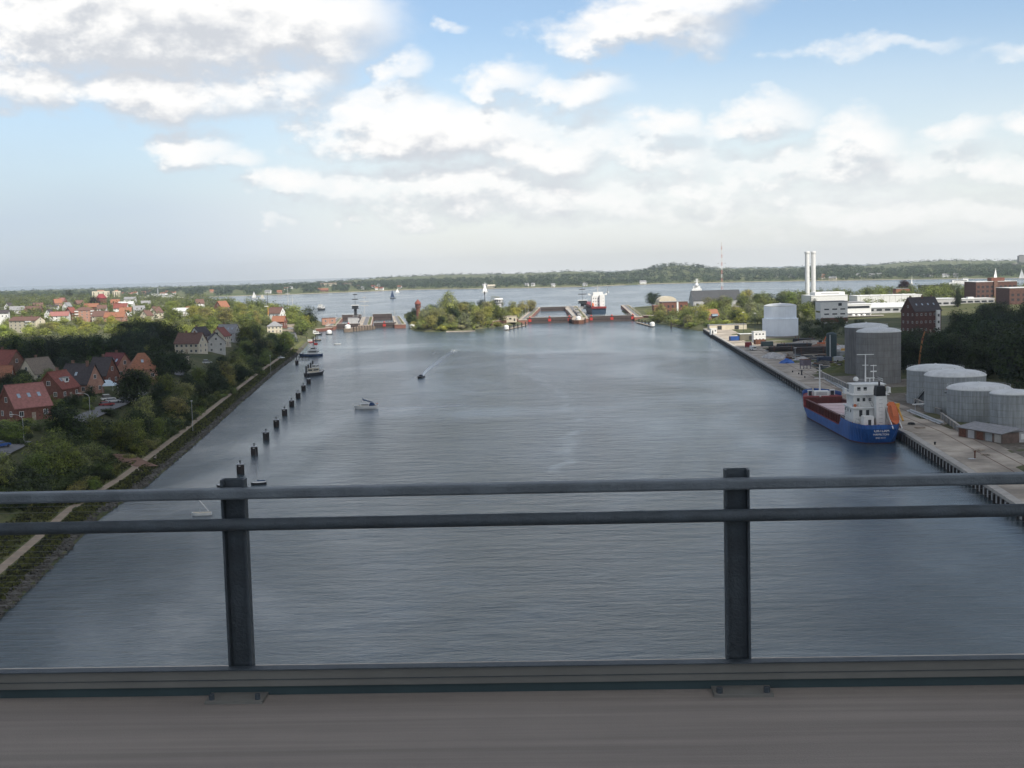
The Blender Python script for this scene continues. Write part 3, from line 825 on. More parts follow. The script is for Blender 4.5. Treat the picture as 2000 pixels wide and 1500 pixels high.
p = at_z(1482, 668, 2.6); r = boxhouse('office_cabin', 'stacked white site cabins beside the pale sleeved tank', 'site cabin', p, .1, 7, 4, 6.0, M_white, M_white, [('band', 0, 0, 3.0, 7.1, 4.1, .15, M_grey)])
for f in (1.6, 4.6):
    for x in (-2, 0, 2): window(r, x, -2.0, f, 1.2, 1.1, -math.pi / 2)
p = at_z(1420, 643, 2.6); boxhouse('long_shed', 'long low pale shed at the back of the sunlit quay', 'shed', p, .05, 26, 7, 3.2, M_cream, M_rgrey, [('door', -6, -3.55, 1.3, 3, .1, 2.6, M_dark), ('door', 6, -3.55, 1.3, 3, .1, 2.6, M_dark)])

def heap(name, label, p, rx, ry, h, m, n=16, seed=1, cat='heap', rz=0.0):
    rg = np.random.default_rng(seed); V = []; F = []
    ks = 7
    for k in range(ks):
        f = k / (ks - 1)
        for i in range(n):
            a = 2 * math.pi * i / n; q = (1 - f) * rg.uniform(.85, 1.15)
            V.append((rx * q * math.cos(a), ry * q * math.sin(a), h * math.sin(f * 1.57) * rg.uniform(.85, 1.12) - .1 * (k == 0)))
        if k: F += [((k - 1) * n + i, (k - 1) * n + (i + 1) % n, k * n + (i + 1) % n, k * n + i) for i in range(n)]
    F.append(tuple(range((ks - 1) * n, ks * n)))
    me = bpy.data.meshes.new(name); me.from_pydata(V, [], F); me.materials.append(m); me.update()
    return tag(link(name, me, None, p, rz), label, cat)
heap('rubble_heap', 'long pale rubble heap beside the quay edge', at_z(1508, 697, 2.6), 9, 5, 2.2, M_rub, 18, 1, rz=1.2)
heap('rubble_heap', 'low pale rubble heap behind the blue tarpaulin', at_z(1524, 700, 2.6), 6, 3.5, 1.5, M_rub, 16, 2)
heap('tarpaulin_heap', 'heap under a bright blue tarpaulin on the quay', at_z(1537, 709, 2.6), 3.6, 2.6, 2.0, mat('blue_tarpaulin', (.04, .12, .38), .6, .15), 14, 3)
heap('gravel_heap', 'small grey gravel heap beside the rusty hopper', at_z(1566, 703, 2.6), 4, 3, 1.6, M_rub, 14, 4)
heap('scrub_mound', 'overgrown brown and green mound between silo and grey tanks', at_z(1646, 726, 2.6), 11, 9, 2.6, M_grass, 18, 5)
heap('earth_heap', 'pale earth bank behind the pipe racks', at_z(1582, 676, 2.6), 16, 8, 3.2, mat('pale_earth', (.27, .25, .22), .95, .2, .4), 18, 6)
p = at_z(1573, 720, 2.6)
r = thing('hopper', 'rusty purple-grey loading hopper standing on the quay near the bow', 'hopper', (p[0], p[1], 2.6), .3)
mp = mat('purple_grey_paint', (.14, .12, .15), .7, .2); MB().box(0, 0, 2.6, 3.6, 3.2, 2.4).build('bin', mp, r)
for sx in (-1, 1):
    for sy in (-1, 1): MB().box(sx * 1.6, sy * 1.4, .7, .25, .25, 1.5).build('leg', mp, r)
MB().box(0, 0, 3.95, 3.9, 3.5, .2).build('rim', M_rust, r)
# pipe racks and dark stacks
for i, (px, py, L, w, h, rz, lab) in enumerate(((1526, 686, 13, 5, 3.2, .1, 'dark stack of pipes nearest the pale sleeved tank'), (1551, 683, 17, 6, 4.0, .05, 'largest dark stack of pipes in the middle of the yard'),
                                                (1583, 690, 16, 6, 3.4, .05, 'dark stack of pipes right beside the silo'), (1570, 672, 11, 6, 4.2, .05, 'dark stack of pipes behind the other stacks'))):
    p = at_z(px, py, 2.6); r = thing('pipe_stack', lab, 'pipe stack', (p[0], p[1], 2.6), rz, 'pipe stacks in the yard')
    for x in (-L * .35, L * .35):
        [MB().box(x, q * w / 2, h / 2, .25, .25, h).build('rack_post', M_rust, r) for q in (-1, 1)]
    pm_ = MB().tube((-L / 2, 0, 0), (L / 2, 0, 0), .42, n=10).mesh('pipe', M_dark if i % 2 else mat('dull_pipe', (.05,.042,.04), .8))
    for k in range(int(h / .85)):
        for j in range(int(w / .86)):
            if (k + j * 3 + i) % 7: link('pipe', pm_, r, (.4 * math.sin(k * 3 + j * 5), -w / 2 + .55 + j * .86, .45 + k * .80))
# more yard clutter: vans, stacks, spoil, skips
def vehicle(name, label, px, py, rz, L, w_, h, m, cabm=None, cat='van'):
    p = at_z(px, py, 2.6); r = thing(name, label, cat, (p[0], p[1], 2.6), rz)
    MB().box(-.15 * L, 0, h * .55, L * .68, w_, h * .8).build('body', m, r); c = MB().box(L * .34, 0, h * .46, L * .28, w_ * .96, h * .62).build('cab', cabm or m, r)
    MB().box(L * .485, 0, h * .6, .06, w_ * .8, h * .26).box(L * .35, -w_ * .49, h * .6, L * .16, .05, h * .24).build('window', M_glass, c)
    wm_ = MB().tube((0, -.13, 0), (0, .13, 0), .42, n=12).mesh('wheel', M_black)
    for sx in (-.34, .33):
        for sy in (-.45, .45): link('wheel', wm_, r, (sx * L, sy * w_, .42))
vehicle('delivery_van', 'white van with dark windows parked on the quay left of the pipe stacks', 1471, 684, -1.4, 5.4, 2.0, 2.4, M_white)
vehicle('lorry', 'green lorry parked at the edge of the sunlit quay by the long shed', 1430, 640, .1, 8, 2.5, 3.2, mat('lorry_green', (.07, .11, .06), .6), M_white, 'lorry')
vehicle('lorry', 'dark red lorry parked beneath the tall pale tank', 1462, 678, 1.2, 7.5, 2.5, 2.9, M_hullred, M_dark, 'lorry')
vehicle('delivery_van', 'grey van parked between silo and tall dark tanks', 1640, 706, .4, 5.4, 2.0, 2.4, M_galv)
vehicle('forklift', 'yellow loader parked in front of the tall dark tanks', 1650, 690, .9, 4.4, 2.0, 2.6, M_yellow, M_dark, 'loader')
container('dark shipping container at the foot of the pale sleeved tank', at_z(1498, 676, 2.6), .1, M_teal); container('rust coloured shipping container behind the white van', at_z(1484, 672, 2.6), .2, M_rust)
container('dark blue shipping container in front of the silo', at_z(1610, 708, 2.6), .1, mat('navy_paint', (.03, .045, .085), .6)); container('pale grey shipping container right of the silo', at_z(1640, 696, 2.6), -.1, M_tank)
rgc = random.Random(3)
for i, (px, py) in enumerate(((1516, 681), (1507, 686), (1538, 694), (1560, 696), (1572, 700), (1592, 704), (1602, 698), (1586, 712), (1598, 716), (1544, 701), (1606, 722), (1622, 712), (1578, 682), (1544, 675), (1634, 716))):
    p = at_z(px, py, 2.6); r = thing('scrap_stack', 'low untidy stack of dark beams and boards in the quay yard', 'scrap stack', (p[0], p[1], 2.6), rgc.uniform(0, 3), 'scrap stacks in the quay yard')
    for k in range(7): MB().box(rgc.uniform(-.6, .6), rgc.uniform(-1.4, 1.4), .25 + .32 * (k // 2), rgc.uniform(3.5, 6.5), rgc.uniform(.4, .9), .3, rgc.uniform(-.12, .12)).build('beam', rgc.choice((M_dark, M_rust, M_timber, M_dark, M_grey, M_teal)), r)
heap('spoil_heap', 'dark spoil heap at the foot of the silo', at_z(1608, 712, 2.6), 5, 4, 1.8, M_stone, 14, 7); heap('spoil_heap', 'brown spoil heap behind the pipe stacks', at_z(1600, 681, 2.6), 9, 5, 2.4, M_soil, 16, 8)
heap('spoil_heap', 'brown spoil heap under the orange excavator boom', at_z(1618, 676, 2.6), 7, 5, 2.6, mat('orange_soil', (.24, .14, .09), .95, .2), 16, 9)
heap('sand_heap', 'pale sand heap left of the tall dark tanks', at_z(1645, 683, 2.6), 7, 5, 2.4, M_rub, 16, 10)
for i, (px0, py0, px1, py1, lab) in enumerate(((1610, 740, 1660, 768, 'grey pipe run along the quay road ahead of the tall tanks'), (1772, 802, 1836, 828, 'grey pipe run along the quay road ahead of the domed tanks'))):
    a, b_ = at_z(px0, py0, 2.9), at_z(px1, py1, 2.9); d = b_ - a; r = thing('pipe_run', lab, 'pipes', tuple(a))
    for k in range(3): MB().tube((k * .5, 0, .15 * k), (d[0] + k * .5, d[1], .15 * k), .18, n=7).build('pipe', M_galv if k != 1 else M_tank, r)
    for f in (.1, .3, .5, .7, .9): MB().box(d[0] * f + .5, d[1] * f, -.1, 1.8, .3, .5).build('sleeper', M_conc, r)
# dark bund wall / screen running between racks and quay road
for (px0, py0, px1, py1, h, lab) in ((1600, 735, 1676, 772, 2.2, 'grey bund wall between the quay and the tall grey tanks'), (1770, 782, 1838, 812, 1.8, 'grey bund wall between the quay and the domed tanks'),
                                     (1838, 817, 1878, 846, 1.6, 'low pale wall leading up to the quay shed')):
    a, b_ = at_z(px0, py0, 2.6), at_z(px1, py1, 2.6); d = b_ - a; L = math.hypot(d[0], d[1]); r = thing('bund_wall', lab, 'wall', (*(a + b_)[:2] / 2, 2.6), math.atan2(d[1], d[0]))
    MB().box(0, 0, h / 2 - .2, L, .4, h + .4).build('wall', M_tankc, r); MB().box(0, 0, h + .06, L + .1, .6, .12).build('coping', M_conc, r)
    for k in range(int(L / 5)): MB().box(-L / 2 + 2.5 + 5 * k, -.3, h / 2, .3, .3, h).build('pier', M_conc, r)
# quay shed with garage doors in front of the tanks
a, b_ = at_z(1872, 852, 2.6), at_z(1958, 867, 2.6); d = b_ - a; L = math.hypot(d[0], d[1])
r = thing('quay_shed', 'long low brick shed with grey sloping roof and dull doors in front of the tanks', 'shed', (*(a + b_)[:2] / 2, 2.6), math.atan2(d[1], d[0]))
MB().box(0, 2.5, 1.0, L, 5, 3.0).build('wall', mat('dull_brown_brick', (.13, .095, .08), .9, .25), r)
rr = MB().box(0, 2.4, 2.9, L + .8, 6.2, .18, rx=R(9)).build('roof', M_rgrey, r)
for k in range(5):
    MB().box(-L / 2 + (k + .5) * L / 5, -.04, 1.1, L / 5 - .9, .1, 2.0).build('door', (M_rust, M_grey, M_rust, M_tank, M_conc)[k], r)
p = at_z(1985, 862, 2.6); boxhouse('pump_house', 'small grey pump house with white panels beside the brick quay shed', 'pump house', p, 0, 5, 4, 2.6, M_grey, M_rgrey, [('door', -1, -2.03, 1.0, 1.0, .1, 2, M_dark), ('panel', 1.2, -2.03, 1.4, 1.6, .1, 1.3, M_white)])
p = at_z(1960, 863, 2.6); boxhouse('switch_cabinet', 'pale switch cabinet standing between quay shed and pump house', 'cabinet', p, 0, 2.2, 1.2, 2.0, M_white, M_grey, [('door', 0, -.62, 1.0, 1.8, .06, 1.7, M_tank)])
# pipe bridge from ship to tank
pts = [at_z(1782, 790, 4.5), at_z(1838, 788, 5.0)]
r = thing('pipe_bridge', 'pale horizontal pipe on stilts between the moored ship and the domed tanks', 'pipe', tuple(pts[0])); dv = pts[1] - pts[0]
MB().tube((0, 0, 0), tuple(dv), .22, n=8).build('pipe', M_white, r)
for f in (.1, .5, .95): MB().tube((dv[0] * f, dv[1] * f, dv[2] * f), (dv[0] * f, dv[1] * f, -2.2), .1, n=6).build('stilt', M_galv, r)
pts = [at_z(1766, 764, 8), at_z(1776, 763, 8)]
# mooring clutter astern
for i, (px, py, lab) in enumerate(((1796, 836, 'flat timber pallet lying on the quay by the ship stern'), (1780, 829, 'dark coil of mooring line on the quay by the ship stern'), (1912, 880, 'loose planks lying on the yard inland of the rusty hydrant post'), (1925, 888, 'second loose bundle of planks lying on the yard beside the rails'))):
    p = at_z(px, py, 2.6)
    if i == 1:
        r = thing('rope_coil', lab, 'rope', (p[0], p[1], 2.6)); 
        for k in range(3): 
            mb = MB(); 
            mb.path([(1.0 * math.cos(a) * (1 - .1 * k), .9 * math.sin(a), .12 + .15 * k) for a in np.linspace(0, 6.28, 13)], .1, 6); mb.build('loop', M_dark, r)
    else:
        r = thing('plank_stack', lab, 'planks', (p[0], p[1], 2.6), .4 * i)
        for k in range(5): MB().box(.1 * math.sin(k * 7), -.8 + .4 * k, .12 + .1 * (k % 2), 2.6, .32, .14, .08 * math.sin(k * 3)).build('plank', M_timber, r)
# crane rail pair along the quay
qbody('crane_rail', 9.0, 9.12, 2.58, 2.63, M_rust, 150, 800); bpy.data.objects['crane_rail']['kind'] = 'structure'
o = qbody('crane_rail', 13.5, 13.62, 2.58, 2.63, M_rust, 150, 800); o['kind'] = 'structure'

# yellow/orange machines
p = at_z(1836, 735, 4)
r = thing('crane_arm', 'rust orange loading arm rising against the dark trees behind the domed tanks', 'crane', (p[0], p[1] + 25, 4), 0)
MB().box(0, 0, 1.0, 3, 3, 2.6).build('base', M_rust, r); q = mat('faded_orange', (.36, .16, .06), .7, .2)
MB().tube((0, 0, 2), (1.4, 0, 12.5), .42, .32, 8).build('boom', q, r); MB().tube((1.4, 0, 12.5), (2.2, -.5, 15.5), .3, .22, 8).tube((2.2, -.5, 15.5), (1.5, -.8, 14.2), .2, n=6).build('jib', q, r)
MB().box(1.5, 0, 12.5, .9, .8, .9).build('joint', M_rust, r)
p = at_z(1609, 678, 3)
r = thing('excavator', 'orange excavator working behind the silo', 'excavator', (p[0], p[1] + 6, 2.6), .4)
MB().box(0, 0, 1.9, 3.2, 2.6, 1.5).build('body', M_orange, r); MB().box(-.9, -.6, 3.2, 1.3, 1.2, 1.5).build('cab', M_glass, r)
for s in (-1, 1): MB().box(0, s * 1.2, .5, 4, .6, 1.0).build('track', M_dark, r)
MB().tube((1.2, 0, 2.2), (3.4, 0, 5.6), .3, .25, 6).tube((3.4, 0, 5.6), (5.2, 0, 3.2), .25, .2, 6).build('boom', M_orange, r); MB().box(5.3, 0, 2.7, 1.0, 1.1, .9).build('bucket', M_dark, r)

# ------------------------------------------------------------------ plant with twin chimneys, halls, office
ZB = 6.0
def flat_block(name, label, cat, px0, px1, pyb, h, depth, wm, rm, z=ZB, rz=0.0, group=None):
    a, b_ = at_z(px0, pyb, z), at_z(px1, pyb, z); L = math.hypot(*(b_ - a)[:2]); rz = math.atan2(0, 1) + rz
    c = (a + b_) / 2
    r = thing(name, label, cat, (c[0], c[1], z), rz, group)
    MB().box(0, depth / 2, h / 2 - 2, L, depth, h + 4).build('wall', wm, r)
    MB().box(0, depth / 2, h + .2, L + .5, depth + .5, .4).build('roof', rm, r)
    r['L'] = L
    return r, L
r, L = flat_block('factory_block', 'boxy white factory block with slit windows in front of the twin chimneys', 'factory', 1604, 1655, 626, 13.2, 16, M_white, M_rgrey)
MB().box(0, -.05, .5, L + .1, .2, 3).build('plinth', M_brick, r)
for zz in (4.6, 8.0):
    for i in range(3): window(r, -L * .28 + i * L * .30, 0, zz, 3.4, .9, -math.pi / 2, frame=False)
window(r, L * .22, 0, 11.3, 2.4, 2.0, -math.pi / 2, frame=False)
MB().box(-L / 2 - .05, 8, 6.2, .2, 12, 1.2).build('window_band', M_glass, r)
r, L = flat_block('factory_wing', 'white factory wing with one long dark window band beside the slit-window block', 'factory', 1655.5, 1701, 617, 8.6, 14, M_white, M_white)
MB().box(-.5, -.05, 6.7, L * .92, .2, 1.7).build('window_band', M_glass, r); MB().box(0, -1.2, 2.2, L, 2.4, .3).build('canopy', M_grey, r)
for i in range(3):
    MB().lathe([(1.6, 0), (1.6, .6), (1.1, 1.4), (.2, 1.7)], 14).build('dome', M_white, r, (-L * .3 + i * 4.0, -4, 0))
MB().box(2, -3, .2, L + 12, 5, .7).build('terrace', M_conc, r)
r, L = flat_block('boiler_house', 'long white boiler house with a stepped roof behind the twin chimneys', 'factory', 1588, 1653, 600, 10.5, 40, M_white, M_white)
MB().box(2, 16, 12.2, L * .82, 20, 3.0).build('upper_storey', M_white, r); MB().box(2, 5.9, 12.5, L * .5, .2, .9).build('window_band', M_grey, r)
r, L = flat_block('tilted_hall', 'grey roofed low hall between white boiler house and corrugated hall', 'hall', 1655, 1690, 602, 5, 25, M_grey, M_rgrey)
r, L = flat_block('corrugated_hall', 'long bright corrugated hall behind the brick gabled house', 'hall', 1680, 1797, 595, 8.5, 30, M_white, M_white)
rb = MB().box(0, 0, 0, .25, .18, 8.2).mesh('wall_rib', M_grey)
for i in range(11): link('wall_rib', rb, r, (-L / 2 + (i + .5) * L / 11, -.05, 4.1))
for i in range(6): MB().box(-L / 2 + (i + .5) * L / 6, 8, 9.0, 2.2, 2.2, 1.2).build('roof_vent', M_white, r)
a = at_z(1725, 611, ZB)
r = thing('sloped_hall', 'broad hall with a pale gently sloping roof in front of the corrugated hall', 'hall', (a[0], a[1], ZB), -.12)
MB().box(0, 14, 1.2, 40, 30, 6.4).build('wall', M_grey, r); MB().box(0, 14, 5.6, 41, 31, .4, rx=R(5)).build('roof', M_roofpale, r)
for i in range(6): MB().box(-16 + i * 6.4, -.98, 2.4, 4.2, .1, 1.6).build('window', M_glass, r)
for (pa, pb, py, h, lab) in ((1800, 1868, 600, 7.0, 'pale flat roofed hall right behind the brick gabled house'), (1876, 1942, 596, 5.5, 'low pale flat roofed hall beyond the dark trees')):
    r, L = flat_block('flat_hall', lab, 'hall', pa, pb, py, h, 22, M_grey, M_roofpale)
    for i in range(5): window(r, -L * .4 + i * L * .2, 0, 3.2, 4.5, 1.6, -math.pi / 2, frame=False)
    MB().box(-3, 10, h + .9, 5, 5, 1.4).build('roof_vent', M_white, r)
p = at_z(1583, 588, ZB); D = p[1]
r = thing('twin_chimney', 'pair of tall shiny steel chimneys on one base above the factory', 'chimney', (p[0], p[1], ZB))
top = (CAMZ - ZB) + (hor(1583) - 491) / PF * D
for s in (-1, 1):
    MB().lathe([(2.4, 0), (2.35, top - 2.4), (2.8, top - 2.2), (2.8, top - .3), (2.1, top)], 20, s * 3.3).build('stack', M_steel, r, smooth=False)
for zz in (8, 16, 24, 32, 40): MB().box(0, 0, zz, 2.4, .5, .5).build('strut', M_galv, r)
MB().box(0, 0, 1.5, 14, 9, 5).build('base', M_grey, r)
# gabled brick house
p = at_z(1799, 650, 5.0)
r = house('dark red brick house with steep dark gabled roof and white framed windows', p, R(20), 18.5, 12.5, 13.0, 7.6, mat('dark_red_brick', (.085, .040, .032), .9, .2, 1.2), M_rdark, cols=6, floors=3, gcols=3, chim=(.1, .5, .9), sky=4, name='brick_house')
MB().box(6.5, -6.6, 6.6, 2.6, 1.4, 13.2).build('bay', M_white, r)
for zz in (2.4, 6.3, 10.2): window(r, 6.5, -7.32, zz, 1.4, 1.7, -math.pi / 2)
# big red brick complex at the right edge
p0 = at_z(1925, 590, 8)
mbk = mat('old_red_brick', (.105, .058, .047), .9, .2, .6)
r, L = flat_block('brick_works', 'long red brick works building with pale roof edge beyond the dark trees', 'works building', 1908, 1985, 588, 17.5, 30, mbk, M_roofpale, z=8)
for zz in (5, 9, 13):
    for i in range(9): window(r, -L * .44 + i * L * .11, 0, zz, 2.2, 2.0, -math.pi / 2, frame=False)
MB().box(4, 12, 19, 12, 10, 4).build('roof_house', M_brick, r); MB().box(-1, -.6, 9, 3.2, 1.2, 19).build('stair_tower', M_brick2, r)
r, L = flat_block('brick_works', 'lower red brick works annex at the right edge of the view', 'works building', 1972, 2050, 594, 13.5, 30, mbk, M_roofpale, z=8)
for zz in (4, 8):
    for i in range(7): window(r, -L * .42 + i * L * .14, 0, zz, 2.2, 2.0, -math.pi / 2, frame=False)
r, L = flat_block('brick_block', 'small orange brick block half hidden by trees behind the corrugated hall', 'works building', 1752, 1778, 580, 9, 12, M_rorange, M_rgrey)
for i in range(3): window(r, -L * .3 + i * L * .3, 0, 5, 1.6, 1.6, -math.pi / 2, frame=False)
p = at_y(1826, 566, 1750); boxhouse('dark_hall', 'long dark flat hall by the fjord behind the trees', 'hall', (p[0], p[1], 6), 0, 42, 16, CAMZ - 6 - (562 - hor(1826)) / PF * 1750 + 4, M_dark, M_dark)

# boat hall with the big dark roof, brick lock office with arched roof
D = 1280.0
p = at_y(1400, 575, D)
r = house('huge dark grey roofed boat hall among the trees by the locks', (p[0], D + 12, 3.5), R(2), 48, 24, 8.5, 9.5, M_grey, mat('slate_roof', (.055, .058, .062), .8, .2, .6), cols=6, floors=1, chim=(), name='boat_hall', cat='boat hall', detail=False)
for i in range(6): window(r, -20 + 8 * i, -12, 4.5, 2.4, 2.4, -math.pi / 2, frame=False)
p = at_y(1318, 590, 1180)
r = thing('lock_office', 'red brick lock office with flat wings and pale arched roof', 'office building', (p[0], 1180, 3.2), R(4))
MB().box(0, 7, 5, 24, 14, 12).build('wall', M_brick, r); MB().box(0, 7, 11.2, 25, 15, .4).build('roof', M_rgrey, r)
MB().box(-15, 8, 3.5, 8, 10, 9).build('wing', M_brick, r); MB().box(-15, 8, 8.1, 8.6, 10.6, .3).build('wing_roof', M_rpink, r); MB().box(2.5, -.15, 6, 1.6, .3, 11).build('pilaster', M_white, r)
arch = MB(); n = 10
for k in range(n):
    a0, a1 = math.pi * k / n, math.pi * (k + 1) / n
    x0, z0, x1, z1 = 8.5 * math.cos(a0), 5.0 * math.sin(a0), 8.5 * math.cos(a1), 5.0 * math.sin(a1)
    arch.add([(x0 - 3, 18, 11 + z0), (x1 - 3, 18, 11 + z1), (x1 - 3, 34, 11 + z1), (x0 - 3, 34, 11 + z0), (-3, 18, 11), (-3, 34, 11)], [(0, 1, 2, 3), (0, 4, 1), (3, 2, 5)])
arch.box(-3, 26, 5, 17, 16, 12); arch.build('arched_roof', M_cream, r)
for zz in (2.4, 7.0):
    for i in range(6): window(r, -10 + 4 * i, 0, zz, 1.8, 2.2, -math.pi / 2, frame=False)
r = house('small orange roofed house among the trees right of the lock office', (*at_y(1388, 618, 1050)[:2], 3.0), R(20), 11, 8, 3.5, 4.5, M_brick, M_rorange, cols=2)
# lattice radio mast
p = at_y(1410, 556, 1620); top = CAMZ + (hor(1409) - 473) / PF * 1620
r = thing('radio_mast', 'tall slim red and white lattice radio mast rising above the far ridge', 'mast', (p[0], p[1], 5))
H = top - 5; ns = 14
for k in range(ns):
    z0, z1 = H * k / ns, H * (k + 1) / ns; w0, w1 = 1.6 - 1.1 * k / ns, 1.6 - 1.1 * (k + 1) / ns; s = MB()
    for i in range(3):
        a, b2 = 2.1 * i, 2.1 * (i + 1)
        s.tube((w0 * math.cos(a), w0 * math.sin(a), z0), (w1 * math.cos(a), w1 * math.sin(a), z1), .16, n=4).tube((w0 * math.cos(a), w0 * math.sin(a), z0), (w1 * math.cos(b2), w1 * math.sin(b2), z1), .09, n=4)
    s.build('lattice_section', mat('mast_white', (.6, .58, .55), .6) if k % 2 else mat('mast_red', (.42, .2, .17), .6), r)
for s in (-1, 1): MB().box(s * 4.5, 0, H * .62, 1.6, 1.6, .8).tube((0, 0, H * .62), (s * 4.5, 0, H * .62), .08, n=4).build('antenna', M_grey, r)
# ------------------------------------------------------------------ hulls
def hull_mb(L, B, zdeck, zdeck_bow=None, zdeck_stern=None, transom=.75, keel=-.6, n=22, bowpow=.55, flare=.88, cap=True):
    """lofted hull: bow towards +x; returns the shell"""
    zb = zdeck_bow or zdeck; zs = zdeck_stern or zdeck
    V = []; F = []
    for i in range(n + 1):
        s = i / n; x = -L / 2 + L * s
        hw = B / 2 * min(1.0, transom + (1 - transom) * min(1, s / .22)) * (1.0 if s < .62 else max(.015, (1 - ((s - .62) / .38) ** 2.0)) ** bowpow)
        wl = hw * (flare if s < .8 else flare * (1 - .4 * (s - .8) / .2)); kl = wl * .8
        zd = zdeck + (zb - zdeck) * max(0, (s - .55) / .45) ** 1.6 + (zs - zdeck) * max(0, (.3 - s) / .3) ** 1.2
        rake = .04 * L * max(0, (s - .85) / .15)
        V += [(x - rake * .9, -kl, keel), (x - rake * .5, -wl, zd * .25), (x, -hw, zd), (x, hw, zd), (x - rake * .5, wl, zd * .25), (x - rake * .9, kl, keel)]
        if i:
            for j in range(5):
                if j == 2 and not cap: continue
                F.append((6 * i - 6 + j, 6 * i + j, 6 * i + 1 + j, 6 * i - 5 + j)[::-1])
    F.append((0, 1, 2, 3, 4, 5)[::-1]); q = 6 * n; F.append((q, q + 1, q + 2, q + 3, q + 4, q + 5))
    m = MB(); m.add(V, F); return m

# ------------------------------------------------------------------ the coaster moored at the quay (local +x = bow)
ps = at_z(1735, 868, 0)
ship_y0 = ps[1]; SL = 82.0
bow = np.array([XQ(ship_y0 + SL) - 8.0, ship_y0 + SL]); ste = np.array([XQ(ship_y0) - 7.1, ship_y0])
sd = bow - ste
ship = thing('cargo_ship', 'blue hulled coaster with red holds and white aft superstructure moored at the right quay', 'cargo ship', (*(bow + ste) / 2, 0), math.atan2(sd[1], sd[0]))
def deckz(s): return 2.9 + (3.0 if s > .83 else 0) + (1.25 if s < .24 else 0)
V = []; F = []; n = 60; SW = 12.6
def hb(s):
    a = min(1.0, .62 + .38 * math.sqrt(min(1, s / .10))); 
    return SW / 2 * a * (1.0 if s < .78 else max(.01, 1 - ((s - .78) / .22) ** 2.2) ** .62)
for i in range(n + 1):
    s = i / n; x = -SL / 2 + SL * s; hw = hb(s); zd = deckz(s)
    wl = hw * (.98 if .12 < s < .75 else (.72 + .26 * s / .12 if s <= .12 else .98 - .5 * (s - .75) / .25)); rk = 3.0 * max(0, (s - .9) / .1); rs = 2.2 * max(0, (.06 - s) / .06)
    V += [(x - rk + rs * 1.4, -wl * .9, -1.0), (x - rk * .9 + rs, -wl, .22), (x, -hw, zd), (x, hw, zd), (x - rk * .9 + rs, wl, .22), (x - rk + rs * 1.4, wl * .9, -1.0)]
Fb = []; Fr = []; Fd = []
for i in range(1, n + 1):
    for j in range(5):
        f = (6 * i - 6 + j, 6 * i + j, 6 * i + 1 + j, 6 * i - 5 + j)[::-1]
        (Fr if j in (0, 4) else Fd if j == 2 else Fb).append(f)
Fb.append((1, 2, 3, 4)[::-1]); Fr.append((0, 1, 4, 5)[::-1])
for nm, ff, mm in (('hull', Fb, M_hullblue), ('boot_topping', Fr, M_coam), ('main_deck', Fd, M_hullred)):
    me = bpy.data.meshes.new(nm); me.from_pydata(V, [], ff); me.materials.append(mm); me.update(); link(nm, me, ship)
X = lambda s: -SL / 2 + SL * s
bw = MB()                                                             # bulwark round the stern and the bow
for (s0, s1, hgt) in ((0, .225, 1.0), (.84, 1.0, 1.2)):
    ss = np.linspace(s0, s1, 14)
    for a, b_ in zip(ss[:-1], ss[1:]):
        for sgn in (-1, 1):
            p0 = Vector((X(a), sgn * hb(a), 0)); p1 = Vector((X(b_), sgn * hb(b_), 0)); z0 = deckz(s0 + .01)
            t_ = .12 * sgn
            bw.add([(p0.x, p0.y, z0 - .1), (p1.x, p1.y, z0 - .1), (p1.x, p1.y, z0 + hgt), (p0.x, p0.y, z0 + hgt), (p0.x, p0.y - t_, z0 - .1), (p1.x, p1.y - t_, z0 - .1), (p1.x, p1.y - t_, z0 + hgt), (p0.x, p0.y - t_, z0 + hgt)],
                   [(0, 1, 2, 3), (7, 6, 5, 4), (3, 2, 6, 7)])
bw.box(X(0) + .06, 0, deckz(0) + .45, .12, 2 * hb(0), 1.1)
bw.build('bulwark', M_hullblue, ship)
MB().box(X(.245), 0, 3.6, .3, SW - .3, 1.6).build('poop_front', M_coam, ship)
MB().box(X(.826), 0, 4.3, .3, 11.0, 3.0).build('forecastle_bulkhead', M_hullred, ship)
# hold: tall coaming all round, pale hatch panels inside it
c0, c1 = X(.275), X(.80); cw = 5.45; cz = 5.35
cm = MB()
for sgn in (-1, 1):
    cm.box((c0 + c1) / 2, sgn * cw, (2.9 + cz) / 2, c1 - c0, .35, cz - 2.9)
    for k in range(22): cm.box(c0 + (k + .5) * (c1 - c0) / 22, sgn * (cw + .28), (2.9 + cz) / 2 - .1, .14, .3, cz - 3.1)
    cm.box((c0 + c1) / 2, sgn * (cw + .1), cz - .05, c1 - c0, .75, .16)
cm.box(c0, 0, (2.9 + cz) / 2, .35, 2 * cw, cz - 2.9).box(c1, 0, (2.9 + cz) / 2 + .3, .35, 2 * cw, cz - 2.3)
cm.build('hatch_coaming', M_coam, ship)
MB().box(c1 - 5.2, 0, 3.2, 10.0, 2 * cw - .4, .5).build('hold_floor', M_hullred, ship)
MB().box(c1 - 10.4, 0, 4.2, .25, 2 * cw - .4, 2.0).build('hold_divider', M_coam, ship)
nh = 9; hl = (c1 - 10.6 - c0 - .2) / nh
hm = MB().box(0, 0, 0, hl - 1.1, 2 * cw - .75, .32).mesh('hatch_panel', M_hatch)
MB().box((c0 + c1 - 10.6) / 2, 0, 4.55, c1 - c0 - 10.8, 2 * cw - .5, .2).build('hatch_bed', M_coam, ship)
for k in range(nh): link('hatch_panel', hm, ship, (c0 + .2 + hl * (k + .5), 0, 4.95 + .02 * (k % 2)))
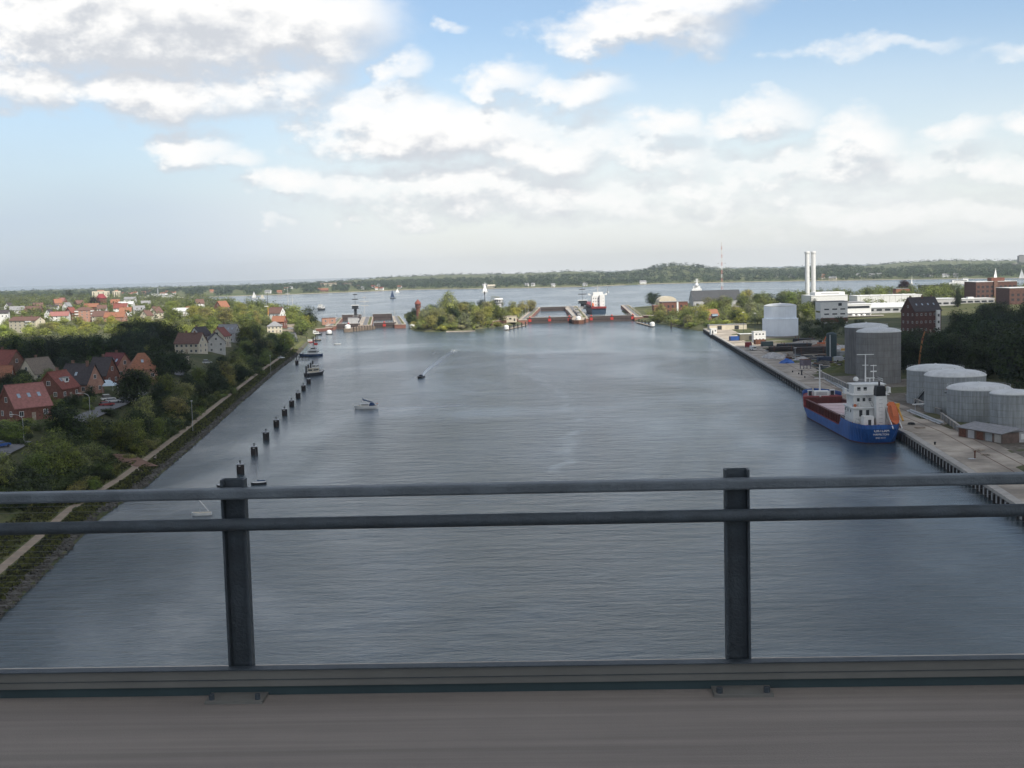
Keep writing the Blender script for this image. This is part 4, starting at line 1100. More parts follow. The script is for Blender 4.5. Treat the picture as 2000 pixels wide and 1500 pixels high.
# forecastle gear
f = MB().box(X(.865), 0, 6.6, 3.0, 4.8, 1.5).build('forecastle_house', M_white, ship); MB().box(X(.865) - 1.55, 0, 6.6, .12, 3.4, 1.0).build('grille', M_grey, f)
for sgn in (-1, 1):
    q = MB().box(X(.858), sgn * 3.5, 7.6, 1.2, 1.5, .18).box(X(.858) - .4, sgn * 4.15, 6.8, .2, .2, 1.6).box(X(.858) - .4, sgn * 2.7, 6.8, .2, .2, 1.6).build('wing_frame', M_white, ship); MB().box(X(.858), sgn * 3.5, 6.7, .9, .9, 1.3).build('winch', M_dark, q)
ms_ = MB().tube((X(.88), 0, 7.2), (X(.88), 0, 15.6), .28, .14, 8).build('foremast', M_white, ship)
MB().box(X(.88), 0, 11.2, .3, 3.2, .18).box(X(.88), 0, 13.6, .25, 1.4, .12).build('crosstree', M_white, ms_)
MB().lathe([(.25, 5.8), (.25, 6.2), (.05, 6.4)], 8, X(.815), -1.0).build('deck_light', M_white, ship)
# accommodation
MB().box(X(.155), -.5, 6.3, 9.5, 9.8, 5.0).build('accommodation', M_white, ship)
MB().box(X(.17), -.3, 10.4, 7.4, 9.0, 3.4).build('upper_accommodation', M_white, ship)
br = MB().box(X(.185), 0, 13.3, 5.6, 8.2, 2.4).build('wheelhouse', M_white, ship)
MB().box(X(.185), 0, 12.2, 3.0, 12.4, .25).box(X(.185), 5.9, 12.9, 2.6, .5, 1.3).box(X(.185), -5.9, 12.9, 2.6, .5, 1.3).build('bridge_wing', M_white, br)
MB().box(X(.185), 0, 14.6, 6.2, 9.0, .22).build('wheelhouse_roof', M_white, br)
for yy in (-2.8, -1.1): MB().box(X(.185) - 2.84, yy, 13.5, .08, .9, .9).build('window', M_glass, br)
for yy in (-2.9, -1.4, .2): MB().box(X(.17) - 3.74, yy - .6, 10.8, .1, .7, .9).build('porthole', M_glass, ship)
for yy in (-3.4, -1.6): MB().box(X(.155) - 4.8, yy, 7.4, .1, .8, 1.7).build('door', M_dark, ship)
for yy in (-5.45,): 
    for k in range(3): MB().box(X(.13 + .022 * k * 1.6), yy, 7.8, .8, .08, .8).build('porthole', M_glass, ship)
rl = MB()
def rail_loop(mb, pts, h=1.0):
    for a, b_ in zip(pts[:-1], pts[1:]):
        for zz in (h * .5, h): mb.tube((a[0], a[1], a[2] + zz), (b_[0], b_[1], b_[2] + zz), .045, n=4)
        mb.tube(a, (a[0], a[1], a[2] + h), .045, n=4)
rail_loop(rl, [(X(.205), -4.4, 8.8), (X(.105), -4.6, 8.8), (X(.105), 4.2, 8.8)])
rail_loop(rl, [(X(.135), -3.9, 12.4), (X(.135), 3.6, 12.4)])
rail_loop(rl, [(X(.15), -3.6, 15.1), (X(.15), 3.6, 15.1), (X(.215), 3.6, 15.1)])
rail_loop(rl, [(X(s_), -hb(s_) + .3, 5.0) for s_ in np.linspace(.02, .235, 8)] + [(X(.235), -3.0, 5.0)], 1.1)
rl.build('guard_rail', M_white, ship)
for k, sgn in enumerate((-1,)):
    MB().lathe([(.55, 0), (.75, .5), (.5, 1.0), (.1, 1.15)], 12, X(.2), -2.6).build('radar_dome', M_white, br, (0, 0, 15.3))
mm = MB().tube((X(.19), -.2, 15.1), (X(.19), -.2, 22.5), .22, .12, 8).build('main_mast', M_white, ship)
MB().box(X(.19), -.2, 22.5, .3, 4.6, .16).box(X(.19), -.2, 19.6, .3, 1.6, .14).build('crosstree', M_white, mm)
MB().tube((X(.2), 2.2, 15.1), (X(.2), 2.2, 19.6), .14, .08, 6).box(X(.2), 2.2, 19.4, .2, 1.6, .2).box(X(.2), 2.2, 17.8, .2, 1.6, .3).build('aerial_mast', M_white, ship)
fu = MB().box(X(.075), 1.1, 8.0, 2.4, 2.3, 8.4).build('funnel_casing', M_cream if False else M_white, ship)
fb = MB().add([(X(.075) + a * 1.35, 1.1 + b_ * 1.25 * (1 if k < 2 else .8), z) for k, z in enumerate((12.2, 13.6, 14.8)) for a, b_ in ((-1, -1), (1, -1), (1, 1), (-1, 1))],
              [(0, 1, 5, 4), (1, 2, 6, 5), (2, 3, 7, 6), (3, 0, 4, 7), (4, 5, 9, 8), (5, 6, 10, 9), (6, 7, 11, 10), (7, 4, 8, 11), (8, 9, 10, 11), (3, 2, 1, 0)])
fb.build('funnel_top', M_black, fu); MB().tube((X(.08), 1.1, 14.7), (X(.08), 1.1, 15.9), .25, n=8).build('exhaust_pipe', M_black, fu)
for k in range(7): MB().box(X(.075) - 1.24, 1.1, 5.2 + k * 1.0, .1, .9, .12).build('rung', M_grey, fu)
dh = MB().box(X(.06), -2.4, 5.6, 2.8, 2.7, 2.8).build('deck_house', M_white, ship); MB().box(X(.06) - 1.43, -2.2, 5.3, .08, .8, 1.7).build('door', M_dark, dh)
# decks that overhang each storey, ladders, ventilators, life rings, scanners
for (zz, x_, lx, ly) in ((8.85, .152, 11.0, 10.9), (12.1, .168, 8.6, 10.0), (6.2, .145, 11.6, 5.2)): MB().box(X(x_), -.4, zz, lx, ly, .16).build('deck_edge', M_white, ship)
for (x0, y0_, z0, x1, y1_, z1) in ((.092, -5.0, 4.0, .105, -3.2, 8.8), (.10, .1, 8.9, .125, -1.2, 12.1), (.20, -5.6, 3.2, .16, -5.6, 8.8)):
    q_ = MB()
    for o_ in (-.35, .35): q_.tube((X(x0), y0_ + o_, z0), (X(x1), y1_ + o_, z1), .07, n=4)
    for k in range(9): f_ = (k + .5) / 9; q_.box(X(x0) + (X(x1) - X(x0)) * f_, y0_ + (y1_ - y0_) * f_, z0 + (z1 - z0) * f_, .22, .7, .06)
    q_.build('ladder', M_grey, ship)
for (x_, y_, z_) in ((.095, -4.3, 4.1), (.10, 3.4, 4.1), (.12, -3.4, 8.9), (.115, 2.9, 8.9), (.17, 3.3, 12.2), (.235, 4.6, 3.2), (.235, -4.8, 3.2)):
    MB().lathe([(.22, 0), (.22, .9), (.48, .95), (.48, 1.15), (.1, 1.35)], 10).build('ventilator', M_white, ship, (X(x_), y_, z_))
for (y_, z_) in ((-4.9, 9.5), (3.9, 9.5), (-5.6, 4.7)): MB().lathe([(.2, -.06), (.42, -.06), (.42, .06), (.2, .06)], 12).build('life_ring', M_orange, ship, (X(.098), y_, z_)).rotation_euler = (0, R(90), 0)
for (x_, y_, z_, sx, sy, sz) in ((.085, -4.6, 4.4, 1.4, 1.2, 1.1), (.07, 4.9, 4.3, 1.6, .9, .9), (.14, 3.6, 9.3, 1.6, 1.2, 1.0), (.13, -4.2, 9.2, 1.2, 1.4, .8), (.05, -5.1, 4.4, 1.0, .8, .9)): MB().box(X(x_), y_, z_, sx, sy, sz).build('locker', M_grey, ship)
MB().box(X(.2), 1.2, 16.0, .3, 2.6, .22).tube((X(.2), 1.2, 14.7), (X(.2), 1.2, 16.0), .12, n=6).build('radar_scanner', M_white, br)
for yy in (-3.6, -2.4, -1.2, 0, 1.2, 2.4): MB().box(X(.185) + 2.84, yy, 13.7, .08, .9, .9).build('window', M_glass, br)
# free-fall lifeboat on its ramp, yellow davit
lb = MB().add(*(lambda mb: (mb.v, mb.f))(hull_mb(7.4, 2.5, 1.0, 1.5, 1.2, .55, -.9, 10, .6))); lbo = lb.build('lifeboat', M_orange, ship, (X(.045), 3.9, 7.0)); lbo.rotation_euler = (0, R(-48), math.pi)
lbo.rotation_euler = (0, R(48), math.pi)
MB().add([(-2.8, -.9, 1.0), (2.6, -.8, 1.0), (2.6, .8, 1.0), (-2.8, .9, 1.0), (-2.0, -.5, 2.1), (1.4, -.5, 2.0), (1.4, .5, 2.0), (-2.0, .5, 2.1)], [(0, 1, 5, 4), (1, 2, 6, 5), (2, 3, 7, 6), (3, 0, 4, 7), (4, 5, 6, 7)]).build('canopy', M_orange, lbo)
rp = MB()
for yy in (2.75, 5.05): rp.tube((X(.085), yy, 9.3), (X(.0) - .8, yy, 4.2), .17, n=6).tube((X(.075), yy, 4.0), (X(.075), yy, 8.6), .15, n=6)
rp.build('launching_ramp', M_white, ship)
cr = MB().tube((X(.07), 5.6, 4.0), (X(.07), 5.6, 9.5), .42, .34, 8).tube((X(.07), 5.6, 9.3), (X(.0), 5.5, 6.2), .32, .24, 8).box(X(.07), 5.6, 9.6, 1.2, 1.0, 1.0).build('davit_crane', M_yellow, ship)
MB().box(X(.225), -2.0, 6.2, 1.5, 3.6, .6).build('hatch_gantry', M_yellow, ship)
for k, yy in enumerate((-4.6, -3.3, -.4, 2.3, 5.2)): MB().lathe([(.2, 0), (.2, .7), (.3, .75), (.3, .9), (.05, .95)], 8).build('bollard', M_hullred, ship, (X(.018), yy, 4.15))
for c in ship.children_recursive:
    if c.type == 'MESH' and not c.data.get('mirrored'):
        c.data.transform(Matrix.Scale(-1, 4, (0, 1, 0))); c.data.flip_normals(); c.data['mirrored'] = 1
    c.location.y *= -1
def text(name, s, parent, loc, rot, size, m):
    cu = bpy.data.curves.new(name, 'FONT'); cu.body = s; cu.size = size; cu.align_x = 'CENTER'; cu.extrude = .01
    o = bpy.data.objects.new(name, cu); me = bpy.data.meshes.new_from_object(o); me.materials.clear(); me.materials.append(m); bpy.data.objects.remove(o)
    o = link(name, me, parent, loc); o.rotation_euler = rot; return o
for k, (s_, sz) in enumerate((('ORTLAM', 1.0), ('HAMILTON', .8), ('IMO 9117', .62))):
    text('stern_lettering', s_, ship, (X(0) + .22 + .52 * k - .33, 0, 3.3 - k * .95), (R(90) - R(31), 0, -R(90)), sz, M_white)
# mooring lines
MB().path([(X(.02), -4.5, 4.4), (X(-.06), -8.6, 3.0)], .05).build('mooring_line', M_timber, ship)
MB().path([(X(.96), -2.0, 6.6), (X(1.06), -9.2, 3.0)], .05).build('mooring_line', M_timber, ship)

# ------------------------------------------------------------------ small craft
def boat(name, label, cat, px, py, head, L, B, hz, hm, cabin=None, mast=None, sail=None, extra=(), group=None, z=0):
    """head: direction of the bow in degrees, 0 = +X, 90 = away from us"""
    p = at_z(px, py, z); r = thing(name, label, cat, (p[0], p[1], 0), R(head), group)
    hull_mb(L, B, hz, hz * 1.35, hz * 1.05, .7, -.3, 14).build('hull', hm, r)
    MB().add(*(lambda q: ([(x * .93, y * .86, z) for x, y, z in q.v], q.f))(hull_mb(L, B, hz + .06, hz * 1.3, hz + .06, .7, hz * .9, 10))).build('deck', M_cream if hm is M_white else M_white, r)
    if cabin:
        for (x, y, zz, sx, sy, sz, m) in cabin:
            c = MB().box(x, y, zz + sz / 2, sx, sy, sz).box(x, y, zz + sz + .05, sx + .25, sy + .2, .1).build('cabin', m, r)
            MB().box(x, y - sy / 2 - .02, zz + sz * .62, sx * .8, .05, sz * .32).box(x, y + sy / 2 + .02, zz + sz * .62, sx * .8, .05, sz * .32).build('window', M_glass, c)
            MB().box(x + sx / 2 + .02, y, zz + sz * .62, .05, sy * .8, sz * .32).box(x - sx / 2 - .02, y, zz + sz * .62, .05, sy * .8, sz * .32).build('window', M_glass, c)
    if mast:
        x, z0, z1, rr = mast; MB().tube((x, 0, z0), (x, 0, z1), rr, rr * .6, 6).build('mast', M_galv, r)
    if sail:
        x, z0, z1, w_, m = sail
        for (a, b_, nm) in (((x - .1, x - w_), 1, 'mainsail'), ((x + .1, x + w_ * .75), .85, 'jib')):
            top = z0 + (z1 - z0) * b_
            V = [(a[0], 0, z0), (a[1], .25, z0 + .15), (a[0], 0, top), ((a[0] + a[1]) / 2, .35, z0 + .1), (a[0] + (a[1] - a[0]) * .45, .30, z0 + (top - z0) * .5)]
            V += [(q[0], q[1] + .04, q[2]) for q in V]
            MB().add(V, [(0, 3, 4, 2), (3, 1, 4), (1, 4, 2)[::-1] if False else (4, 1, 2), (5, 7, 9, 8), (8, 9, 6), (9, 7, 6)]).build(nm, m, r)
    for (pn, mb, m) in extra: mb.build(pn, m, r)
    return r
boat('motor_sailer', 'white motor sailer with furled blue sail and sprayhood crossing the basin', 'boat', 715, 798, 180, 8.6, 2.9, .95, M_white,
     cabin=[(.3, 0, .95, 3.0, 1.9, .75, M_white)], mast=(1.0, .9, 3.6, .09),
     extra=[('boom_cover', MB().tube((1.0, 0, 3.2), (-2.4, 0, 2.2), .26, .16, 8).tube((1.0, 0, 3.2), (1.05, 0, 4.0), .2, .06, 6), M_navy), ('sprayhood', MB().add([(-1.1, -1.0, 1.0), (-1.1, 1.0, 1.0), (-3.2, 1.0, 1.0), (-3.2, -1.0, 1.0), (-1.5, -.8, 2.1), (-1.5, .8, 2.1), (-2.8, .8, 1.9), (-2.8, -.8, 1.9)], [(0, 1, 5, 4), (4, 5, 6, 7), (0, 4, 7, 3), (1, 2, 6, 5)]), M_navy),
            ('lifebuoy', MB().lathe([(.15, 1.5), (.38, 1.55), (.38, 1.75), (.15, 1.8)], 12, -3.9, -.6), M_orange), ('pushpit', MB().tube((-3.9, -1, 1.0), (-3.9, -1, 1.9), .04).tube((-3.9, 1, 1.0), (-3.9, 1, 1.9), .04).tube((-3.9, -1, 1.9), (-3.9, 1, 1.9), .04), M_galv)])
boat('speedboat', 'tiny dark speedboat throwing white bow spray in the middle of the basin', 'boat', 822, 738, -118, 5.2, 2.0, .7, M_dark, cabin=[(-.2, 0, .7, 1.4, 1.3, .6, M_navy)],
     extra=[('windscreen', MB().box(.7, 0, 1.2, .1, 1.3, .5), M_glass)])
boat('dinghy', 'tiny grey dinghy with a bent figure just off the left landing stage', 'boat', 659, 673, 200, 5.0, 1.9, .6, M_grey, mast=(.2, .5, 3.0, .05))
boat('pilot_boat', 'white pilot boat with dark hull and red flag at the left landing stage', 'boat', 607, 696, 175, 14, 4.2, 1.4, M_navy,
     cabin=[(-1.5, 0, 1.4, 6.0, 3.2, 2.2, M_white), (-1.8, 0, 3.7, 3.2, 2.6, 1.6, M_white)], mast=(-2.2, 5.0, 8.0, .1),
     extra=[('flag', MB().box(-3.3, 0, 7.2, 2.2, .06, 1.3), M_red), ('bulwark', MB().box(4.6, 0, 1.9, .3, 2.0, .8), M_dark)])
boat('workboat', 'grey workboat with pale wheelhouse moored against the four tall piles', 'boat', 615, 733, 62, 13.5, 4.4, 1.5, M_dark,
     cabin=[(-1.0, 0, 1.5, 5.0, 3.0, 2.0, M_cream), (.6, 0, 3.6, 2.6, 2.6, 1.4, M_white)], mast=(-2.0, 3.5, 7.0, .1), extra=[('winch', MB().box(4.2, 0, 2.1, 1.2, 1.4, .9), M_galv)])
boat('launch', 'small pale cabin launch moored below the left lock wall', 'boat', 617, 655, 10, 10, 3.3, 1.2, M_dark, cabin=[(0, 0, 1.2, 4.5, 2.4, 1.6, M_white), (-1, 0, 2.9, 2.2, 2.0, 1.1, M_white)])
boat('rowing_boat', 'small dark rowing boat on the near water just above the handrail by the left post', 'boat', 437, 951, 175, 3.4, 1.2, .4, M_wood, extra=[('rower', MB().lathe([(.2, .35), (.28, .8), (.16, 1.0), (.14, 1.25), (.03, 1.35)], 8, .1), M_navy)])
boat('sailing_dinghy', 'small dark sailing dinghy with bare tall mast near the closest mooring dolphin', 'boat', 505, 946, 200, 3.6, 1.4, .45, M_dark, mast=(.3, .4, 8.4, .035), extra=[('furled_sail', MB().tube((.3, 0, .9), (-1.5, 0, .8), .12), M_navy)])
boat('sailing_dinghy', 'small pale sailing dinghy with a scrap of sail seen between the two rails', 'boat', 394, 1006, 185, 4.0, 1.5, .5, M_white, mast=(.3, .4, 3.2, .05), extra=[('furled_sail', MB().tube((.3, 0, 3.0), (-1.4, 0, .8), .07), M_sail)])

# sailing boats and ships on the fjord
boat('motor_ferry', 'small white passenger ferry with dark hull on the fjord above the left trees', 'ferry', 627, 606, -100, 22, 7, 2.6, M_dark, cabin=[(-1, 0, 2.6, 14, 5.6, 2.8, M_white), (1.5, 0, 5.6, 6, 4.6, 2.4, M_white)], mast=(0, 8, 12, .2))
for (px, py, hd, L, hh, m, hm, lab) in ((767, 583, 160, 12, 17, M_navy, M_dark, 'dark sailed yacht on the fjord left of the big island tree'), (776, 572, 20, 11, 11, M_sail, M_white, 'white yacht close to the far shore above the dark sailed yacht'),
                                        (947, 571, 20, 14, 23, M_sail, M_white, 'tall white sailed yacht above the island and its thin beacon'), (1187, 571, 100, 12, 13, M_sail, M_white, 'pale sailed yacht on the fjord right of the lock tower'),
                                        (497, 583, 170, 14, 16, M_sail, M_white, 'white sailed yacht on the fjord at the left, nearer the trees of the pair'), (512, 583, 10, 11, 10, M_cream, M_white, 'small cream sailed yacht beside the larger left one on the fjord'),
                                        (1944, 547, 30, 16, 26, M_sail, M_white, 'white sailed yacht above the brick works roof'), (1996, 545, 150, 16, 22, M_sail, M_white, 'white sailed yacht at the right edge of the view'), (1781, 555, 60, 12, 15, M_sail, M_white, 'small white sailed yacht above the dark round tree on the right')):
    boat('sailing_yacht', lab, 'sailing boat', px, py, hd, L, L * .3, 1.3, hm, mast=(L * .08, 1, hh, .12), sail=(L * .08, 1.9, hh - .5, L * .42, m), group='sailing yachts on the fjord')
boat('passenger_ship', 'white excursion ship with a pointed mast behind the sunlit trees on the left', 'ship', 309, 585, 175, 95, 15, 6, M_white, cabin=[(-8, 0, 6, 62, 12, 4, M_white), (-4, 0, 10.2, 36, 10, 3.2, M_white)], mast=(0, 13, 26, 1.2))
boat('passenger_ship', 'white ship lying under the far left shore', 'ship', 437, 575, 178, 60, 11, 4, M_white, cabin=[(-4, 0, 4, 34, 9, 4, M_white)], mast=(0, 8, 18, .8))
boat('passenger_ship', 'white ship on the fjord left of the brick works roof', 'ship', 1878, 556, 5, 48, 10, 4.5, M_white, cabin=[(-4, 0, 4.5, 30, 8, 4, M_white), (6, 0, 8.6, 9, 7, 3, M_white)], mast=(-8, 8, 15, .6))
pD = at_y(1361, 566, 1700)
r = thing('naval_ship', 'white ship bridge and radar mast rising behind the dark boat hall', 'ship', (pD[0], 1700, 0), R(80))
hull_mb(70, 14, 6, 8, 6, .8).build('hull', M_white, r); MB().box(0, 0, 11, 22, 12, 10).box(0, 0, 17.5, 12, 9, 4).build('superstructure', M_white, r); MB().tube((0, 0, 19), (0, 0, 29), 1.6, .7, 10).box(0, 0, 26, 1.5, 7, .8).box(0, 0, 28.5, 1, 4, .6).build('mast', M_white, r)
MB().lathe([(2.0, 0), (2.6, 1.5), (2.0, 3), (.3, 3.8)], 14, -6, 0).build('radar_dome', M_white, r, (0, 0, 19.5))

# wakes: low foam streaks on the water
m_foam = bpy.data.materials.new('wake_foam'); m_foam.use_nodes = True
t = NT(m_foam.node_tree); b = m_foam.node_tree.nodes['Principled BSDF']
b.inputs['Base Color'].default_value = (.75, .78, .78, 1); b.inputs['Roughness'].default_value = .6
oc = t.node('ShaderNodeTexCoord').outputs['Object']
uvn = t.node('ShaderNodeAttribute', attribute_name='tint').outputs['Fac']
t.put(b.inputs['Alpha'], t.m('MULTIPLY', t.step(t.noise(oc, .5, 5, .7), .20, .46), uvn))
def wake(pts, w0, w1, a0, a1, n=18):
    P = np.array(pts, float); s = np.linspace(0, 1, n); seg = np.linspace(0, 1, len(P))
    xs = np.interp(s, seg, P[:, 0]); ys = np.interp(s, seg, P[:, 1]); V = []; tint = []; Q = []
    for i in range(n):
        d = np.array([xs[min(i + 1, n - 1)] - xs[max(i - 1, 0)], ys[min(i + 1, n - 1)] - ys[max(i - 1, 0)]]); d /= np.hypot(*d); w_ = w0 + (w1 - w0) * s[i]
        for k in (-1, -.5, 0, .5, 1): V.append((xs[i] - d[1] * w_ * k, ys[i] + d[0] * w_ * k, .012 + .0 * k))
        if i:
            for k in range(4): Q.append((5 * i - 5 + k, 5 * i + k, 5 * i + 1 + k, 5 * i - 4 + k)); tint.append((a0 + (a1 - a0) * s[i]) * (.35 if k in (0, 3) else 1))
    o = link('wake_foam', np_mesh('wake_foam', V, np.array(Q), m_foam, tint)); tag(o, kind='stuff')
wz = lambda *q: [tuple(at_z(a, b_, 0)[:2]) for a, b_ in q]
wake(wz((734, 798), (800, 797), (850, 795), (905, 791)), .9, 3.2, 1.0, .35)
wake(wz((735, 801), (760, 804), (795, 806)), .3, 1.2, .5, .05)
wake(wz((823, 736), (833, 724), (848, 712), (863, 701)), .9, 2.6, 1.0, .4)
wake(wz((863, 700), (885, 686), (890, 682)), 2.6, 3.0, .4, .1)
wake(wz((824, 738), (833, 739), (842, 737)), .5, .9, .9, .3)
wake(wz((820, 738), (812, 739), (806, 737)), .5, .9, .9, .3)
wake(wz((640, 735), (665, 735), (690, 734)), .4, 1.2, .6, .1)
wake(wz((618, 696), (650, 697), (700, 695)), .5, 1.6, .6, .1)
wake(wz((845, 692), (850, 689)), .8, .8, .5, .4); wake(wz((885, 690), (887, 684)), .8, .8, .5, .4)

# ------------------------------------------------------------------ dolphins and landing stages along the left shore
DOL = ((470, 925, 'closest to the railing'), (497, 889, 'second along the row from the railing'), (520, 859, 'third along the row from the railing'), (540, 834, 'fourth along the row from the railing'), (556, 812, 'fifth along the row from the railing'),
       (570, 794, 'sixth along the row from the railing'), (582.5, 778, 'third from the workboat along the row'), (593, 763, 'second from the workboat along the row'), (603, 750, 'directly beside the workboat at the end of the row'))
dm = [MB().lathe([(.78, -1), (.80, 2.1), (.74, 2.25)], 20), MB().lathe([(.74, 2.2), (.84, 2.26), (.84, 2.42), (.5, 2.5)], 20), MB().lathe([(.16, 2.45), (.15, 3.0), (.30, 3.05), (.30, 3.2), (.05, 3.28)], 10), MB().box(0, -.79, 1.95, .5, .06, .12)]
dm[0].box(-.84, 0, .8, .12, .5, 2.6).box(.84, 0, .8, .12, .5, 2.6).box(0, -.84, .5, .3, .1, 2.4)
dme = [q.mesh(nm, m_) for q, nm, m_ in zip(dm, ('pile', 'cap', 'post_top', 'number_plate'), (M_wood, M_galv, M_dark, M_white))]
for (px, py, lab) in DOL:
    p = at_z(px, py, 0); r = thing('mooring_dolphin', 'dark round dolphin with pale cap, ' + lab, 'dolphin', (p[0], p[1], 0), 0, 'mooring dolphins along the left bank')
    for q in dme: link(q.name.split('.')[0], q, r)
p = at_z(580, 712, 0); r = thing('mooring_dolphin', 'lone dark mooring dolphin standing close to the shore stones beyond the row', 'dolphin', (p[0], p[1], 0), 0, 'mooring dolphins along the left bank')
for q in dme: link(q.name.split('.')[0], q, r)
for i, (px, py, lab) in enumerate(((598, 737, 'nearest of the four timber piles by the workboat'), (602, 733, 'second of the four timber piles by the workboat'), (607, 729, 'third of the four timber piles by the workboat'), (611, 725, 'farthest of the four timber piles by the workboat'),
                                   (612, 671, 'thick dark pile at the landing stage head'), (617, 667, 'slim dark pile beyond the landing stage head'))):
    p = at_z(px, py, 0); r = thing('timber_pile', lab, 'pile', (p[0], p[1], 0), 0, 'timber piles in the water'); MB().tube((0, 0, -1), (.15, 0, 5.0), .42, .36, 9).build('trunk', M_wood, r); MB().lathe([(.45, 4.9), (.45, 5.1), (.1, 5.3)], 9, .15).build('cap', M_dark, r)
p0, p1 = at_z(578, 697, 1.2), at_z(603, 698, 1.2); d = p1 - p0
r = thing('landing_stage', 'short dark landing stage from the bank to the pilot boat', 'jetty', (*(p0 + p1)[:2] / 2, 0), math.atan2(d[1], d[0])); L = math.hypot(d[0], d[1])
MB().box(0, 0, 1.1, L, 1.8, .2).build('deck', M_dark, r)
for i in range(4):
    for s in (-1, 1): MB().tube((-L / 2 + (i + .5) * L / 4, s * .8, -1), (-L / 2 + (i + .5) * L / 4, s * .8, 1.9), .14, n=6).build('leg', M_wood, r)
p = at_z(605, 664, .8); r = thing('pontoon', 'dark pontoon with parked small craft below the waterside trees', 'pontoon', (p[0], p[1], 0), .3); MB().box(0, 0, .5, 16, 4, .9).build('float', M_dark, r); MB().box(0, 0, .98, 16.2, 4.2, .1).build('deck', M_timber, r)
for i in range(4): MB().tube((-6 + 4 * i, 2.2, 0), (-6 + 4 * i, 2.2, 3.4), .2, n=6).build('post', M_wood, r)
boat('cabin_cruiser', 'small white and red cabin cruiser tied to the dark pontoon', 'boat', 605, 669, 20, 7, 2.4, .9, M_hullred, cabin=[(0, 0, .9, 3, 1.8, 1.1, M_white)])

# ------------------------------------------------------------------ locks
M_lockbrick = mat('lock_brick', (.25, .12, .09), .9, .2, .5, .2, 0, .4)
M_lockstone = mat('lock_stone', (.34, .29, .235), .9, .3, .12)
M_gate = mat('lock_gate_paint', (.075, .058, .054), .7, .25, .4, .3, 0, .4)
ZL = 3.4
def quad_pier(name, label, cat, pts, z1=ZL, m=M_lockbrick, capm=M_lockstone, z0=-2, group=None):
    P = [tuple(q) for q in pts]; r = thing(name, label, cat, (P[0][0], P[0][1], 0), 0, group)
    loc = [(x - P[0][0], y - P[0][1]) for x, y in P]
    a = sum((loc[i][0] * loc[(i + 1) % len(loc)][1] - loc[(i + 1) % len(loc)][0] * loc[i][1]) for i in range(len(loc)))
    if a < 0: loc = loc[::-1]
    MB().prism(loc, z0, z1 - .3).build('wall', m, r)
    cx = sum(q[0] for q in loc) / len(loc); cy = sum(q[1] for q in loc) / len(loc)
    if len(loc) == 4 and max(abs(q[1]) for q in loc) > 100:           # the long side walls carry a road, a hand rail and lamps
        S = sorted(loc, key=lambda q: q[1]); fa, fb = sorted(S[:2]); ba, bb = sorted(S[2:])
        lerp = lambda f, t_: ((fa[0] + (fb[0] - fa[0]) * f) * (1 - t_) + (ba[0] + (bb[0] - ba[0]) * f) * t_, (fa[1] + (fb[1] - fa[1]) * f) * (1 - t_) + (ba[1] + (bb[1] - ba[1]) * f) * t_)
        MB().prism([lerp(.34, .03), lerp(.66, .03), lerp(.66, .97), lerp(.34, .97)], z1 - .1, z1 + .06).build('roadway', M_road, r)
        MB().prism([lerp(.70, .06), lerp(.90, .06), lerp(.90, .95), lerp(.70, .95)], z1 - .1, z1 + .10).build('grass_strip', M_grass, r)
        for f in (.04, .96):
            MB().sweep([(*lerp(f, t_), z1 + 1.0) for t_ in np.linspace(.02, .98, 14)], .06).build('hand_rail', M_white, r)
        for t_ in (.12, .3, .48, .66, .84): MB().tube((*lerp(.2, t_), z1 - .1), (*lerp(.2, t_), z1 + 7), .14, .09, 6).box(*lerp(.2, t_), z1 + 7.1, 1.4, .4, .25).build('lamp', M_galv, r)
    MB().prism([(cx + (x - cx) * 1.0 + (.25 if x > cx else -.25), cy + (y - cy) * 1.0 + (.25 if y > cy else -.25)) for x, y in loc], z1 - .3, z1).build('coping', capm, r)
    return r
L0 = at_z(1030, 632, 0)
GY = L0[1]                                                           # front gates stand at this distance
xA = L0[0]; xB = at_z(1119, 631, 0)[0]; xC = at_z(1149, 629, 0)[0]; xE = at_z(1240, 627, 0)[0]
def tl(px, py): return tuple(at_z(px, py, ZL)[:2])
yF = GY + 330.0
xAf, xBf, xCf, xEf = xA + 20, xB + 9, xC + 10.0, at_y(1217, 605, yF)[0]
quad_pier('lock_pier', 'left side wall of the large lock with long pale walkway beside the island', 'lock wall', [(xA - 8, GY - 3), (xA, GY - 3), (xAf, yF + 30), (xAf - 7, yF + 30)])
quad_pier('lock_pier', 'wide centre pier between the two chambers of the large lock', 'lock wall', [(xB, GY - 4), (xC, GY - 4), (xCf, yF + 40), (xBf, yF + 40)])
quad_pier('lock_pier', 'right side wall of the large lock leading to the lock office', 'lock wall', [(xE, GY - 3), (xE + 8, GY - 3), (xEf + 9, yF + 30), (xEf, yF + 30)])
w0, w1 = at_z(955, 640, 0), at_z(1001, 638, 0)
quad_pier('lock_forewall', 'red brick forewall with arched recesses between island and large lock', 'lock wall', [(w0[0], w0[1]), (xA - 8.3, GY + 2), (xA - 8.3, GY + 10), (w0[0], w0[1] + 10)], 5.0, M_brick)
e1 = at_z(1290, 633, 0)
quad_pier('lock_forewall', 'red brick forewall right of the large lock below the shrubs', 'lock wall', [(xE + 8.3, GY - 2), (e1[0] + 6, GY - 16), (e1[0] + 6, GY - 4), (xE + 8.3, GY + 10)], 4.6, M_brick)
for i in range(3):
    px_ = 966 + 12 * i; p = at_z(px_, 636, 1.5)
